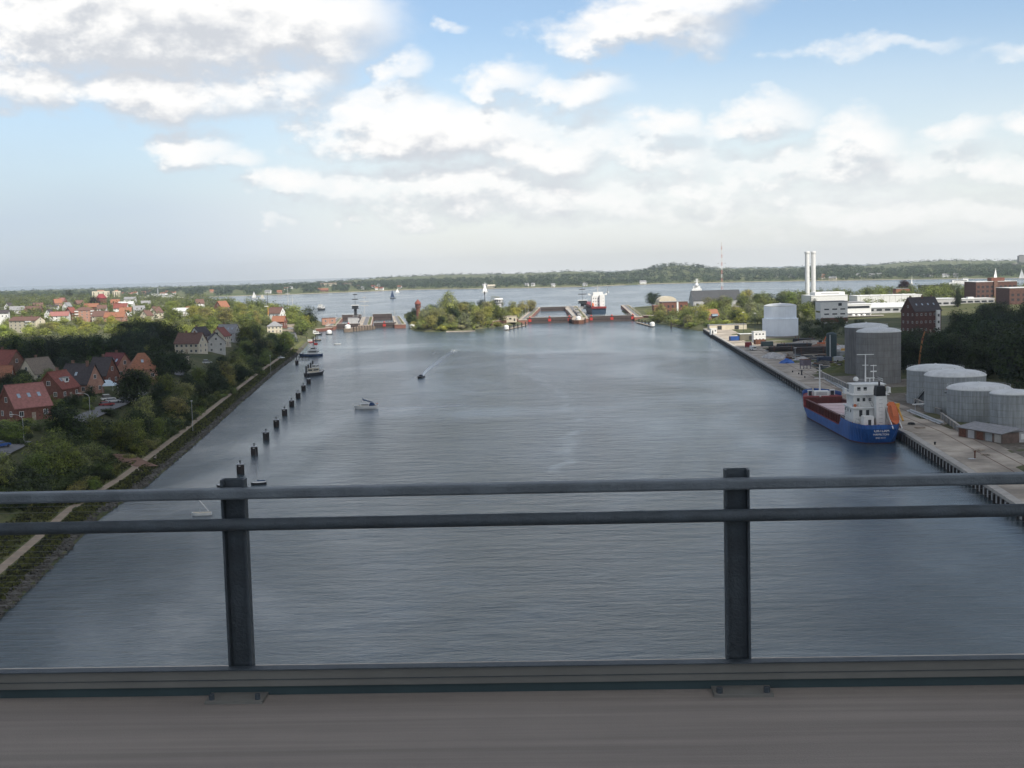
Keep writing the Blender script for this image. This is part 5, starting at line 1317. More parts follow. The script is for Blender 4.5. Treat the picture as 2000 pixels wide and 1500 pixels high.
def gate(label, x0, y0, x1, y1, h, reds, group='lock gates', mm=None, th=3.2):
    d = np.array([x1 - x0, y1 - y0]); L = math.hypot(*d); r = thing('lock_gate', label, 'lock gate', ((x0 + x1) / 2, (y0 + y1) / 2, 0), math.atan2(d[1], d[0]), group)
    MB().box(0, 0, h / 2 - 1, L, th, h + 2).build('gate_body', mm or M_gate, r)
    MB().box(0, 0, h + .1, L, th + .6, .2).build('walkway', M_conc, r)
    rb = MB()
    for i in range(int(L / 2.6)): rb.box(-L / 2 + 1.3 + 2.6 * i, -th / 2 - .12, h / 2, .22, .24, h - .3)
    tag(rb.build('rib', mm or M_gate, r), kind='stuff')
    MB().box(0, -th / 2 - .1, h * .45, L - .2, .3, .3).build('fender_beam', M_wood, r)
    hr = MB()
    for i in range(int(L / 2) + 1): hr.tube((-L / 2 + 2 * i, -th / 2, h + .2), (-L / 2 + 2 * i, -th / 2, h + 1.3), .04, n=4)
    hr.tube((-L / 2, -th / 2, h + 1.3), (L / 2, -th / 2, h + 1.3), .05, n=4); hr.build('hand_rail', M_white, r)
    for f in reds:
        MB().box(f * L, -th / 2 - .22, h * .52, 2.6, .2, h * .5).build('signal_panel', mat('dull_signal_red', (.40, .045, .035), .6), r); MB().tube((f * L, -th / 2 - .3, h + .2), (f * L, -th / 2 - .3, h + 1.0), .6, n=8).build('signal_drum', M_red, r)
    return r
gate('near gate closing the left chamber of the large lock, with three red panels', xA, GY + 4, xB, GY + 4, 4.9, (-.44, 0, .44))
gate('near gate closing the right chamber of the large lock in front of the container ship', xC, GY + 4, xE, GY + 4, 4.9, (-.43, .02, .47))
gate('far dark gate of the left chamber of the large lock', xAf - .5, yF - 8, xBf + .5, yF - 8, 4.4, ())
# centre pier: narrow long building strips, control tower and signal mast, round guide head in front
for i, (x, y, L, w_, lab) in enumerate((((xB + xC) / 2 - 3.2, GY + 110, 190, 2.0, 'left of the two long low walls along the centre pier'), ((xB + xC) / 2 + 3.6, GY + 110, 190, 2.0, 'right of the two long low walls along the centre pier'))):
    o = thing('pier_wall', lab, 'wall', (x, y, ZL), R(89)); MB().box(0, 0, .8, L, w_, 1.8).build('wall', M_lockstone, o); MB().box(0, 0, 1.75, L + .3, w_ + .4, .14).build('coping', M_conc, o)
for i, yy in enumerate((40, 62, 86, 112, 140, 170, 200, 228)):
    o = thing('service_hut', 'small grey service hut in a row along the centre pier of the large lock', 'hut', ((xB + xC) / 2 + .5 + .03 * yy, GY + yy, ZL), 0, 'service huts on the centre pier'); MB().box(0, 0, 1.2, 2.8, 5, 2.6).build('wall', (M_grey, M_cream, M_dark)[i % 3], o); MB().box(0, 0, 2.6, 3.2, 5.4, .2).build('roof', M_rgrey, o)
def tower(label, x, y, h, w_, mast_h, zz=ZL):
    r = thing('control_tower', label, 'tower', (x, y, zz)); MB().box(0, 0, h / 2, w_ * .45, w_ * .45, h).build('shaft', M_dark, r)
    MB().box(0, 0, h + 1.4, w_, w_, 2.8).build('cabin', M_glass, r); MB().box(0, 0, h + 3.0, w_ + 1.2, w_ + 1.2, .4).build('roof', M_white, r); MB().box(0, 0, h - .2, w_ + 1.2, w_ + 1.2, .4).build('balcony', M_dark, r)
    MB().box(0, 0, h * .42, w_ * 1.0, w_ * .8, .35).box(0, 0, h * .15, w_ * 1.1, w_ * .9, 2.2).build('lower_storey', M_grey, r)
    if mast_h: MB().tube((0, 0, h + 3), (0, 0, h + 3 + mast_h), .2, .12, 6).box(0, 0, h + 3 + mast_h * .5, w_ * 1.0, .4, .8).box(0, 0, h + 3 + mast_h * .9, w_ * .7, .4, .8).build('signal_mast', M_dark, r)
    return r
p = at_y(1138, 604, GY + 250); tower('dark lock control tower with cross-armed mast on the centre pier of the large lock', p[0], GY + 250, 6.5, 9, 13)
gh = thing('lead_in_pier', 'rounded brown timber guide head with a white domed cabin before the centre pier', 'guide head', ((xB + xC) / 2 - 3, GY - 6, 0))
MB().prism([(-7, 0), (-6, -16), (-4.2, -24), (0, -27), (4.2, -24), (6, -16), (8, 0)], -1.5, 3.0).build('timber_wall', M_rust, gh); MB().prism([(-6.4, 0), (-5.4, -16), (-3.8, -23.4), (0, -26.4), (3.8, -23.4), (5.4, -16), (7.4, 0)], 3.0, 3.3).build('deck', M_timber, gh)
MB().lathe([(2.3, 3.2), (2.3, 5.2), (1.9, 6.0), (.4, 6.5)], 16, 0, -21).build('domed_cabin', M_white, gh); MB().box(0, -9, 4.2, 2.2, 14, 2.0).build('gangway_roof', M_galv, gh)
for i in range(7):
    for s in (-1, 1): MB().tube((s * (7.2 - .25 * i), -1 - 3 * i, -1), (s * (7.2 - .25 * i), -1 - 3 * i, 4.0), .3, n=6).build('pile', M_wood, gh)
def guide(label, pa, pb, dome=True):
    a, b_ = at_z(*pa, .8), at_z(*pb, .8); d = b_ - a; L = math.hypot(d[0], d[1]); r = thing('guide_jetty', label, 'jetty', (a[0], a[1], 0), math.atan2(d[1], d[0]), 'floating guide jetties by the locks')
    MB().box(L / 2, 0, .7, L, 1.8, .5).build('deck', M_timber, r)
    for i in range(5): MB().tube((L * (i + .5) / 5, 1.0, -1), (L * (i + .5) / 5, 1.0, 3.6), .5, n=8).build('pile', M_wood, r)
    if dome: c = MB().lathe([(2.0, .9), (2.0, 3.0), (1.6, 3.8), (.3, 4.2)], 14, L, 0).build('domed_cabin', M_white, r); MB().box(L, -2.02, 1.9, 1.4, .1, 1.0).build('window', M_glass, c)
guide('floating guide jetty left of the large lock, ending in a white domed cabin', (1028, 634), (989, 643))
guide('floating guide jetty right of the large lock, ending in a white domed cabin', (1243, 629), (1274, 637))
# container ship lying in the right chamber, seen from astern
p = at_z(1166, 616, 0)
r = thing('container_ship', 'ship with tall white superstructure and dark blue stern inside the right lock chamber', 'ship', (p[0] + 2, p[1] + 68, 0), R(90))
q = hull_mb(136, 15.5, 6.0, 10, 6.8, .94, -1.0, 20, .5, .93); q.build('hull', mat('stern_blue', (.022, .045, .075), .5), r)
MB().box(-66.5, 0, 7.8, 5, 15.0, 1.9).build('stern_bulwark', M_hullred, r); MB().box(10, 0, 8.2, 100, 14.5, 2.0).build('hatch_coaming', M_coam, r)
sp = MB().box(-55, 0, 13.5, 13, 13.0, 12).box(-55, 0, 21, 10, 10, 4).build('superstructure', M_white, r); MB().box(-53, 0, 20.2, 4, 19, .6).box(-53, 8.8, 21, 3, 1.5, 1.6).box(-53, -8.8, 21, 3, 1.5, 1.6).build('bridge_wing', M_white, sp)
for f in range(3):
    for k in range(5): MB().box(-61.55, -4.8 + 2.4 * k, 10.4 + 3.2 * f, .1, .9, .9).build('porthole', M_glass, sp)
MB().box(-62.5, -3.0, 14, 3.6, 3.4, 13).build('funnel_casing', M_white, r); MB().tube((-54, 0, 23), (-54, 0, 30), .6, .3, 8).box(-54, 0, 27, .6, 6, .5).build('mast', M_grey, r); MB().tube((-63, 5.5, 9), (-60, 5.5, 13), 1.1, 1.0, 8).build('lifeboat', M_orange, r)
for k in range(5): MB().box(-20 + 26 * k, 0, 9.5, 24, 14, .5).build('hatch_cover', M_hullred, r)

# small old locks on the left
S0 = at_z(656, 644, 0); sy = S0[1]
sxA, sxB, sxC, sxE = S0[0], at_z(703, 642, 0)[0], at_z(732, 640, 0)[0], at_z(775, 639, 0)[0]
back = 210.0; sk = -.10 * back
quad_pier('lock_pier', 'left brick wall of the small old lock below the trees', 'lock wall', [(sxA - 9, sy - 2), (sxA, sy - 2), (sxA + sk, sy + back), (sxA + sk - 8, sy + back)])
quad_pier('lock_pier', 'brown centre pier of the small old lock', 'lock wall', [(sxB, sy - 6), (sxC, sy - 6), (sxC + sk, sy + back), (sxB + sk, sy + back)])
quad_pier('lock_pier', 'right brick wall of the small old lock against the island', 'lock wall', [(sxE, sy - 2), (sxE + 10, sy - 5), (sxE + 7 + sk, sy + back), (sxE + sk, sy + back)])
w0, w1 = at_z(617, 648, 0), at_z(650, 647, 0)
quad_pier('lock_forewall', 'low red brick wall with pale ledge left of the small old lock', 'lock wall', [(w0[0], w0[1] + 4), (sxA - 2, sy - 3), (sxA - 2, sy - 12), (w0[0], w0[1] - 2)], 2.6, M_brick)
gate('dark left gate of the small old lock with one red signal', sxA, sy + 8, sxB, sy + 8, 4.6, (.02,))
gate('dark right gate of the small old lock with one red signal', sxC, sy + 14, sxE, sy + 14, 4.6, (-.02,), mm=M_gate)
gate('dark far gate of the small old lock left chamber', sxA + sk, sy + back - 6, sxB + sk, sy + back - 6, 6.0, ())
gate('dark far gate of the small old lock right chamber', sxC + sk, sy + back - 6, sxE + sk, sy + back - 6, 6.0, ())
gh = thing('lead_in_pier', 'rounded timber guide head with white domed cabin before the small old lock', 'guide head', (at_z(716, 644, 0)[0], sy - 6, 0), R(-18))
MB().prism([(-7, 0), (-5.5, -22), (-3, -42), (0, -47), (3.5, -44), (5.5, -24), (7.5, 0)], -1.5, 2.8).build('timber_wall', mat('brown_timber', (.16, .125, .095), .9, .3, .6), gh); MB().lathe([(2.5, 2.8), (2.5, 4.8), (2.0, 5.6), (.3, 6.1)], 16, 0, -40).build('domed_cabin', M_white, gh)
for i in range(9):
    for s in (-1, 1): MB().tube((s * (7.4 - .4 * i), -1 - 4.6 * i, -1), (s * (7.4 - .4 * i), -1 - 4.6 * i, 3.8), .35, n=6).build('pile', M_wood, gh)
p = at_z(643, 652, .5); o = thing('domed_float', 'white domed float left of the small old lock', 'float', (p[0], p[1], 0), 0, 'white domed floats by the old lock'); MB().box(0, 0, .3, 5, 4, .9).build('float', M_dark, o); MB().lathe([(2.1, .7), (2.1, 2.4), (1.7, 3.2), (.3, 3.7)], 14).build('dome', M_white, o)
p = at_z(805, 640, .5); o = thing('domed_float', 'white domed float at the island end of the small old lock wall', 'float', (p[0], p[1], 0), 0, 'white domed floats by the old lock'); MB().box(0, 0, .3, 5, 4, .9).build('float', M_dark, o); MB().lathe([(2.1, .7), (2.1, 2.4), (1.7, 3.2), (.3, 3.7)], 14).build('dome', M_white, o)
p = at_y(695, 628, sy + 90); tower('dark control tower with flat white roof beside the small old lock', p[0], sy + 90, 12, 5.5, 11)
p = at_y(713, 626, sy + 150); r = thing('signal_mast', 'dark cross-armed signal mast right of the small lock control tower', 'mast', (p[0], sy + 150, ZL)); MB().tube((0, 0, 0), (0, 0, 23), .25, .15, 6).build('pole', M_grey, r); MB().box(0, 0, 13, 8, .4, .8).box(0, 0, 17, 9, .4, .8).box(0, 0, 21, 4, .4, .7).build('cross_arm', M_grey, r)
p = at_z(642, 632, ZL); o = boxhouse('lock_house', 'orange brown brick house on the left wall of the small old lock', 'house', (p[0], p[1], ZL), .2, 12, 9, 5, M_pinkbrick, M_rbrown); window(o, -3, -4.5, 2.6, 1.6, 1.6, -math.pi / 2); window(o, 3, -4.5, 2.6, 1.6, 1.6, -math.pi / 2)
p = at_y(687, 632, sy + 60); o = boxhouse('lock_shed', 'low grey machine shed on the small lock centre pier', 'shed', (p[0], sy + 70, ZL), .1, 9, 8, 4, M_grey, M_rgrey)
for (px, py, h, rad, wm, rm, lab, hat) in ((817, 619, 14.5, 2.2, M_brick, M_rred, 'round brick tower with a red cap among the island trees', 1), (974, 606, 13.5, 3.4, M_grey, M_white, 'stubby pale grey tower among the island trees by the large lock', 0)):
    p = at_z(px, py, 5); r = thing('round_tower', lab, 'tower', (p[0], p[1], 3)); MB().lathe([(rad, -1), (rad * .9, h * .72), (rad * 1.25, h * .76), (rad * 1.25, h)], 16).build('shaft', wm, r)
    MB().lathe([(rad * 1.5, h), (rad * 1.2, h + 1.4), (.3, h + (4.2 if hat else 1.0))], 16).build('roof', rm, r)
    for a in (-1.2, -1.8, -2.4): MB().box(rad * 1.26 * math.cos(a), rad * 1.26 * math.sin(a), h * .88, .9, .3, 1.4, a + 1.57).build('window', M_glass, r)
p = at_y(947, 590, 1330); r = thing('beacon', 'thin dark lattice beacon above the island trees under the white sailed yacht', 'beacon', (p[0], 1330, 4)); MB().tube((-.9, 0, 0), (0, 0, 23), .16, n=4).tube((.9, 0, 0), (0, 0, 23), .16, n=4).tube((0, .9, 0), (0, 0, 23), .16, n=4).build('lattice', M_dark, r); MB().box(0, 0, 20, 1.5, 1.5, 2.5).build('lantern', M_dark, r)
p = at_z(990, 626, 4.2); boxhouse('service_house', 'cream flat roofed service house on the island beside the large lock', 'house', (p[0], p[1] + 6, 3.4), 0, 17, 7, 4.2, M_cream, M_lockstone, [('window', -4, -3.52, 2.2, 2, .08, 1.4, M_glass), ('window', 3, -3.52, 2.2, 2, .08, 1.4, M_glass), ('door', 6.5, -3.52, 1.2, 1.2, .08, 2.3, M_dark)])
r = thing('island_bank', 'pale stone foot along the front of the island shore', 'embankment', (0, 0, 0)); V = MB()
for px0, px1 in ((855, 870), (872, 928)):
    a, b_ = at_z(px0, 647, .4), at_z(px1, 646, .4); V.box((a[0] + b_[0]) / 2, min(a[1], b_[1]) + 1, .3, b_[0] - a[0], 1.2, .6, 0.0)
V.build('stone_foot', M_lockstone, r)
p = at_z(1311, 640, .5); r = thing('fender_post', 'dark post with a sloping boom where the shrub shore meets the water', 'post', (p[0], p[1], 0)); MB().tube((0, 0, -1), (0, 0, 4.6), .55, n=8).build('post', M_wood, r); MB().tube((0, 0, 3.2), (11, 3, .5), .3, n=6).build('boom', M_wood, r)

# ------------------------------------------------------------------ houses on the left
def gp2(px, py): return tuple(gpt(px, py))
NEAR = 'houses in the shade on the left bank'
house('brick house with faded red roof, three skylights and blue glazed balcony, nearest the bridge', gp2(50, 820), R(50), 10.2, 8.6, 3.8, 5.4, M_brick, M_rpink, NEAR, cols=3, floors=1, sky=3, chim=(), gcols=2)
h1 = bpy.data.objects['house']
bal = MB().box(1.2, -4.5, 3.6, 5.4, 1.4, 1.5).build('glazed_balcony', M_skyl, h1); MB().box(1.2, -4.55, 2.75, 5.8, 1.7, .2).box(1.2, -4.55, 4.42, 5.8, 1.7, .14).build('frame', mat('blue_grey_frame', (.12, .22, .30), .5), bal)
house('brick house with red roof, dormer and skylights behind the glazed balcony house', gp2(114, 780), R(78), 9.8, 8.6, 3.6, 4.8, M_brick, M_rred, NEAR, cols=3, sky=2, dormer=1, chim=(.6,))
house('long red brick house with dark brown roof and pointed gable', gp2(160, 770), R(-22), 11, 8, 3.6, 5.8, M_pinkbrick, M_rdark, NEAR, cols=4, sky=1, chim=(.2, .8))
house('narrow house with dark brown roof behind the awnings', gp2(203, 752), R(-15), 7, 8, 3.8, 5.6, M_brick, M_rdark, NEAR, cols=2, chim=(.5,))
house('grey brick house with red roof at the far left edge', gp2(14, 740), R(-28), 11, 9, 4.8, 5.6, M_brick2, M_rred, NEAR, cols=3, chim=(.3,))
house('low house with orange roof in front of the grey brick house', gp2(2, 752), R(10), 8, 7, 3.0, 3.4, M_brick, M_rorange, NEAR, cols=2, chim=())
house('house with broad grey thatched roof between hedges', gp2(74, 742), R(62), 10, 8.5, 2.6, 5.2, M_cream, M_thatch, NEAR, cols=3, chim=(.5,))
house('brick house with wine red roof full of skylights and a pale bay', gp2(228, 740), R(-35), 10, 8, 4.4, 4.8, M_pinkbrick, mat('wine_red_tiles', (.12, .03, .03), .7, .2, 1.5), NEAR, cols=3, sky=4, dormer=1, chim=(.5,))
house('brick house with vivid orange hipped roof beside the big round tree', gp2(279, 746), R(20), 9.6, 9, 4.8, 5.2, M_pinkbrick, M_rorange, NEAR, cols=3, hip=3.6, floors=1, sky=1, chim=())
house('house with cream walls and long brown roof half hidden by trees', gp2(374, 690), R(-15), 12.5, 9, 5.0, 4.6, M_cream, M_rbrown, NEAR, cols=5, floors=2, chim=(.3, .7))
house('house with white gable behind the cream house with the brown roof', gp2(392, 676), R(70), 10, 7.5, 5.6, 4.4, M_white, M_rdark, NEAR, cols=3, floors=2)
house('house with pale grey plastered gable turned to the canal', gp2(421, 688), R(108), 10, 9, 5.4, 4.2, mat('pale_grey_render', (.42, .42, .40), .9), M_rdark, NEAR, cols=3, floors=2)
house('house with bright red roof beside the grey gable', gp2(432, 676), R(80), 9, 7.5, 5.4, 4.2, M_cream, M_rred, NEAR, cols=3, floors=2)
house('house with blue grey roof and skylights behind the red roof', gp2(447, 668), R(-15), 11, 8, 5.4, 4.4, M_grey, M_rgrey, NEAR, cols=3, sky=4, floors=2)
house('white pavilion with pale pyramid roof by the waterside trees', gp2(537, 650), R(10), 10.5, 9.5, 5.0, 3.0, M_cream, M_rgrey, None, cols=4, floors=2, hip=4.6, chim=(), name='pavilion', cat='pavilion')
house('house with orange roof behind the white pavilion', gp2(546, 640), R(-10), 10, 8, 5, 4, M_brick, M_rorange, 'sunlit houses on the left', cols=3)
house('house with brown roof and white gable on the waterside hill', gp2(541, 627), R(-25), 13, 9, 7, 5, M_white, M_rbrown, 'sunlit houses on the left', cols=3, floors=2)
house('red brick house with orange roof among sunlit trees left of the signal pole', gp2(434, 612), R(60), 13, 10, 7, 6, M_brick, M_rorange, 'sunlit houses on the left', cols=3, floors=2)
house('white house with low white roof in front of the orange roof', gp2(358, 617), R(0), 22, 11, 5, 3, M_white, M_roofpale, 'sunlit houses on the left', cols=4)
house('small house with orange gable among pale trees', gp2(374, 616), R(10), 10, 9, 5, 4, M_white, M_rorange, 'sunlit houses on the left', cols=2)
p = gpt(525, 640); r = thing('flag_pole', 'slender orange and dark signal pole above the waterside trees', 'pole', tuple(p)); MB().tube((0, 0, 0), (0, 0, 17), .3, .25, 8).build('lower_pole', M_yellow, r); MB().tube((0, 0, 17), (0, 0, 27), .22, .1, 8).build('upper_pole', M_dark, r); MB().box(-1.2, 0, 16.6, 3.0, .5, .5).build('yard_arm', M_white, r)
# tall lattice crane like masts of a ship behind the trees
p = at_y(563, 600, 1500); r = thing('ship_mast', 'pale lattice masts of a vessel showing behind the waterside trees', 'mast', (p[0], 1500, 0))
for (dx_, hh) in ((0, 34), (5, 24)): MB().tube((dx_, 0, 0), (dx_, 0, hh), .5, .25, 6).box(dx_, 0, hh * .78, 5, .5, .6).build('mast', M_grey, r)

# far sunlit houses of the left town
TOWN = 'sunlit houses on the left'
r = house('cream apartment block with stacked balconies and long brown roof', gp2(54, 650), R(-24), 27, 10, 9.5, 2.8, M_cream, M_rbrown, None, cols=6, floors=4, gcols=1, chim=(.3, .7), name='apartment_block', cat='apartment block')
for f in range(4): MB().box(6.5, -5.6, 1.8 + 2.35 * f, 5.0, 1.4, .8).build('balcony', M_white, r)
r = house('red brick apartment block with white corner balconies', gp2(166, 628), R(18), 17, 12, 10.5, 2.6, M_pinkbrick, M_rbrown, None, cols=4, floors=4, hip=5, chim=(.5,), name='apartment_block', cat='apartment block')
for f in range(4):
    for s in (-1, 1): MB().box(s * 7.0, -6.5, 2.1 + 2.55 * f, 3.4, 1.6, .9).build('balcony', M_white, r)
far = [(97, 622, 80, 10, 9, 6, 5, M_white, M_rdark, 'house with white pointed gable and dark roof beside the cream apartment block'), (118, 627, 5, 24, 11, 6, 4.5, M_white, M_rpink, 'long row house with faded red roof next to the white gable'),
       (139, 624, 70, 12, 11, 8, 6, M_brick, M_rred, 'tall house with red roof left of the brick apartment block'), (199, 628, -8, 20, 13, 6, 5.5, M_cream, M_rbrown, 'house with wide light brown roof right of the brick apartment block'),
       (226, 628, -5, 26, 11, 5, 5, M_pinkbrick, M_rorange, 'long house with orange roof in front of the dark treetops'), (246, 618, 10, 16, 11, 6, 5, M_white, M_rorange, 'house with orange roof and white side wall behind the long orange roof'),
       (237, 612, 0, 20, 12, 7, 6, M_white, M_rred, 'house with red roof and white dormers on the town slope'), (305, 622, 68, 15, 12, 7, 6.5, M_cream, M_rbrown, 'house with tall cream gable facing the sun, larger of the pair'),
       (287, 627, 68, 12, 10, 6, 5.5, M_cream, M_rbrown, 'house with smaller cream gable facing the sun'), (4, 636, 10, 18, 10, 13, 3, M_white, M_rdark, 'white house at the far left edge of the sunlit town'),
       (18, 608, 75, 12, 10, 7, 5.5, M_white, M_rdark, 'house with small white gable high at the left edge'), (34, 612, 20, 22, 11, 5, 5, M_grey, M_rgrey, 'house with broad grey roof at the left edge'),
       (66, 612, -8, 26, 12, 5, 5, M_brick, M_rbrown, 'long brown roofed house left of the orange roofs'), (113, 600, 35, 14, 12, 7, 6.5, M_pinkbrick, M_rorange, 'house with orange roof at the wood edge, left one'),
       (122, 597, -20, 14, 11, 7, 6.5, M_brick, M_rpink, 'house with pinkish roof at the wood edge, right one'), (103, 606, 0, 20, 10, 5, 3, M_white, M_rdark, 'low white house with dark flat roof below the orange roofs'),
       (132, 606, 75, 13, 10, 6, 5.5, M_white, M_rgrey, 'pair of white gables under grey roofs on the town slope'), (180, 606, -10, 26, 12, 5, 5, M_brick, M_rorange, 'wide house with orange roof below the dark copper beech'),
       (200, 612, 10, 14, 11, 6, 5, M_white, M_rbrown, 'brown roofed house below the copper beech'), (226, 601, 8, 15, 11, 8, 5, M_rorange, M_rorange, 'bright orange house above the white terrace'),
       (247, 603, 0, 26, 12, 7, 3.5, M_white, M_roofpale, 'long white terrace with pale roof on the town slope'), (272, 614, 20, 16, 11, 6, 5, M_white, M_rgrey, 'grey roofed house with white wall between the trees'),
       (328, 612, 0, 20, 11, 5, 5, M_grey, M_rgrey, 'house with long lilac grey roof right of the cream gables'), (390, 600, 30, 14, 10, 6, 6, M_white, M_rbrown, 'brown roofed house among the trees below the fjord'),
       (75, 604, 30, 18, 11, 5, 5, M_brick, M_rbrown, 'brown roofed house at the wood edge on the left'), (155, 600, 45, 15, 11, 6, 5, M_brick, M_rbrown, 'brown roofed house left of the copper beech'),
       (255, 592, 0, 24, 12, 7, 4, M_white, M_rgrey, 'pale house with grey roof below the passenger ship'), (285, 600, 20, 16, 11, 6, 4, M_white, M_rgrey, 'small pale house just under the passenger ship hull')]
for (px, py, rz, L, D_, wh, rh, wm, rm, lab) in far:
    house(lab, gp2(px, py), R(rz), L * .72, D_ * .78, wh * .86, rh * .82, wm, rm, TOWN, cols=4 if L > 17 else 3, floors=2 if wh > 5.5 else 1, chim=(.3,), over=.5)
p = gpt(199, 600); r = thing('church_tower', 'stout red brick tower with steep red roof behind the copper beech', 'tower', tuple(p)); MB().box(0, 0, 5, 11, 9, 14).build('wall', M_brick, r); MB().add([(-6, -5, 12), (6, -5, 12), (6, 5, 12), (-6, 5, 12), (-3, 0, 18), (3, 0, 18)], [(0, 1, 5, 4), (1, 2, 5), (2, 3, 4, 5), (3, 0, 4)]).build('roof', mat('raspberry_roof', (.22, .04, .045), .8), r)
for (px, w_, h_, lab) in ((197, 34, 15, 'wide pale high-rise block on the far left skyline'), (228, 16, 17, 'slim pale high-rise block on the far left skyline')):
    p = at_y(px, 575, 2600); r = thing('high_rise', lab, 'high-rise', (p[0], 2600, 10), .3); top = CAMZ - (568.5 - hor(px)) / PF * 2600; MB().box(0, 0, (top - 10) / 2, w_, 14, top - 10).build('wall', M_cream, r); MB().box(0, 0, top - 9.5, w_ * .4, 8, 3).build('roof_house', M_pinkbrick, r)
    for i in range(4): MB().box(-w_ * .4 + i * w_ * .27, -7.05, (top - 10) / 2, 1.4, .2, top - 14).build('window_strip', M_glass, r)

# streets, parked cars, lamps, awnings, bench on the left
def road(name, pts, w_, m=M_road, lift=.06):
    P = [gpt(*q) for q in pts]; V = []; F = []
    for i, q in enumerate(P):
        d = P[min(i + 1, len(P) - 1)] - P[max(i - 1, 0)]; nrm = np.array([-d[1], d[0]]) / math.hypot(d[0], d[1]) * w_ / 2
        for s in (-1, 1): V.append((q[0] + s * nrm[0], q[1] + s * nrm[1], max(q[2], ground(q[0] + s * nrm[0], q[1] + s * nrm[1])) + lift))
        if i: F.append((2 * i - 2, 2 * i - 1, 2 * i + 1, 2 * i))
    me = bpy.data.meshes.new(name); me.from_pydata(V, [], F); me.materials.append(m); me.update(); return tag(link(name, me), kind='structure')
road('street', ((150, 828), (178, 814), (205, 802), (228, 791), (250, 781), (275, 768)), 5.5)
road('street', ((-15, 902), (6, 888), (25, 876), (44, 864)), 4.2)
road('lane', ((574, 668), (571, 655), (568, 645), (560, 634)), 6)
road('lane', ((345, 735), (352, 724), (362, 712)), 5)
road('soil_patch', ((238, 893), (262, 905), (288, 915)), 6, M_soil, .12)
road('side_path', ((236, 896), (255, 908), (275, 922)), 1.0, M_sand, .14)
def car(label, px, py, rz, m, van=False):
    p = gpt(px, py); r = thing('parked_car', label, 'car', (p[0], p[1], p[2] + .08), R(rz), 'cars parked on the left street'); L, w_ = 4.3, 1.75; top = 1.95 if van else 1.45
    b_ = MB(); pr = [(-L / 2, .35), (-L / 2, .85), (-L * .42, .95), (L * .2, .95), (L / 2 - .1, .78), (L / 2, .35)]
    for y in (-w_ / 2, w_ / 2): b_.v += [(x, y, z) for x, z in pr]
    n = len(pr); b_.f = [tuple(range(n)), tuple(range(2 * n - 1, n - 1, -1))] + [(i, n + i, n + (i + 1) % n, (i + 1) % n) for i in range(n)]; b_.build('body', m, r)
    g_ = MB(); pr = [(-L * .43, .95), (-L * .38, top - .06), (L * .05, top - .06), (L * .24, .95)]
    for y in (-.78, .78): g_.v += [(x, y * (1 if z < 1.2 else .88), z) for x, z in pr]
    g_.f = [(0, 1, 2, 3), (7, 6, 5, 4)] + [(i, 4 + i, 4 + (i + 1) % 4, (i + 1) % 4) for i in range(4)]; g_.build('windows', M_glass, r); MB().box(-L * .165, 0, top - .03, L * .42, 1.36, .07).build('roof', m, r)
    wm_ = MB().tube((0, -.1, 0), (0, .1, 0), .32, n=12).mesh('wheel', M_black)
    for sx in (-1.35, 1.35):
        for sy in (-.82, .82): link('wheel', wm_, r, (sx, sy, .32))
car('white van parked at the end of the left street', 212, 783, 35, M_white, True); car('silver car parked in the middle of the left street between red car and van', 221, 789, 35, M_galv)
car('dark red car parked on the left street, nearest the lamp', 209, 796, 35, M_hullred); car('blue car parked at the left edge of the view on the lower street', 2, 876, 60, M_blue)
car('white car parked by the far end of the towpath', 549, 701, 60, M_white); car('grey van parked among the trees below the cream house', 405, 712, 20, M_galv, True)
for (px, py, lab, w_) in ((203, 752, 'pale round-edged awning in front of the dark roofed house', 6), (216, 758, 'second pale blue awning nearer the big round tree', 5)):
    p = gpt(px, py + 12); r = thing('awning', lab, 'awning', tuple(p), .3, 'awnings in the garden'); MB().add([(-w_ / 2, -2.4, 2.6), (w_ / 2, -2.4, 2.6), (w_ / 2, 2.4, 2.6), (-w_ / 2, 2.4, 2.6), (-w_ / 3, 0, 3.5), (w_ / 3, 0, 3.5)], [(0, 1, 5, 4), (1, 2, 5), (2, 3, 4, 5), (3, 0, 4), (3, 2, 1, 0)]).build('canopy', mat('pale_blue_canvas', (.48, .58, .64), .7), r)
    for sx in (-1, 1):
        for sy in (-1, 1): MB().tube((sx * (w_ / 2 - .2), sy * 2.2, 0), (sx * (w_ / 2 - .2), sy * 2.2, 2.6), .06, n=6).build('pole', M_galv, r)
def curved_lamp(lab, px, py, h, rz=0):
    p = gpt(px, py); r = lamp_post(lab, 0, 0, h, 'street lamps on the left', 2.2) if False else thing('street_lamp', lab, 'street lamp', tuple(p), R(rz), 'street lamps on the left')
    MB().tube((0, 0, 0), (0, 0, h - 1.2), .09, .07, 6).path([(-2.4 * (1 - math.cos(a)), 0, h - 1.2 + 1.3 * math.sin(a)) for a in np.linspace(0, 1.45, 7)], .06).build('pole', M_galv, r)
    MB().box(-2.5, 0, h + .05, .9, .3, .14).build('lamp_head', M_white, r)
curved_lamp('tall curved street lamp at the lower end of the left street', 177, 825, 8.0); curved_lamp('curved street lamp above the lower street near the left edge', 47, 866, 6.5)
for (px, py, lab, h) in ((381, 846, 'slim grey lamp post on the towpath halfway along the shaded bank', 9.5), (533, 731, 'slim grey lamp post on the towpath at the far end of the shaded bank', 9.0), (561, 690, 'slim lamp post beside the lane by the landing stage', 8)):
    p = gpt(px - 4, py); r = thing('path_lamp', lab, 'lamp post', tuple(p), 0, 'lamp posts on the towpath'); MB().tube((0, 0, 0), (0, 0, h), .09, .06, 6).build('pole', M_galv, r); MB().box(0, 0, h, .5, .4, .3).build('lamp_head', M_galv, r)
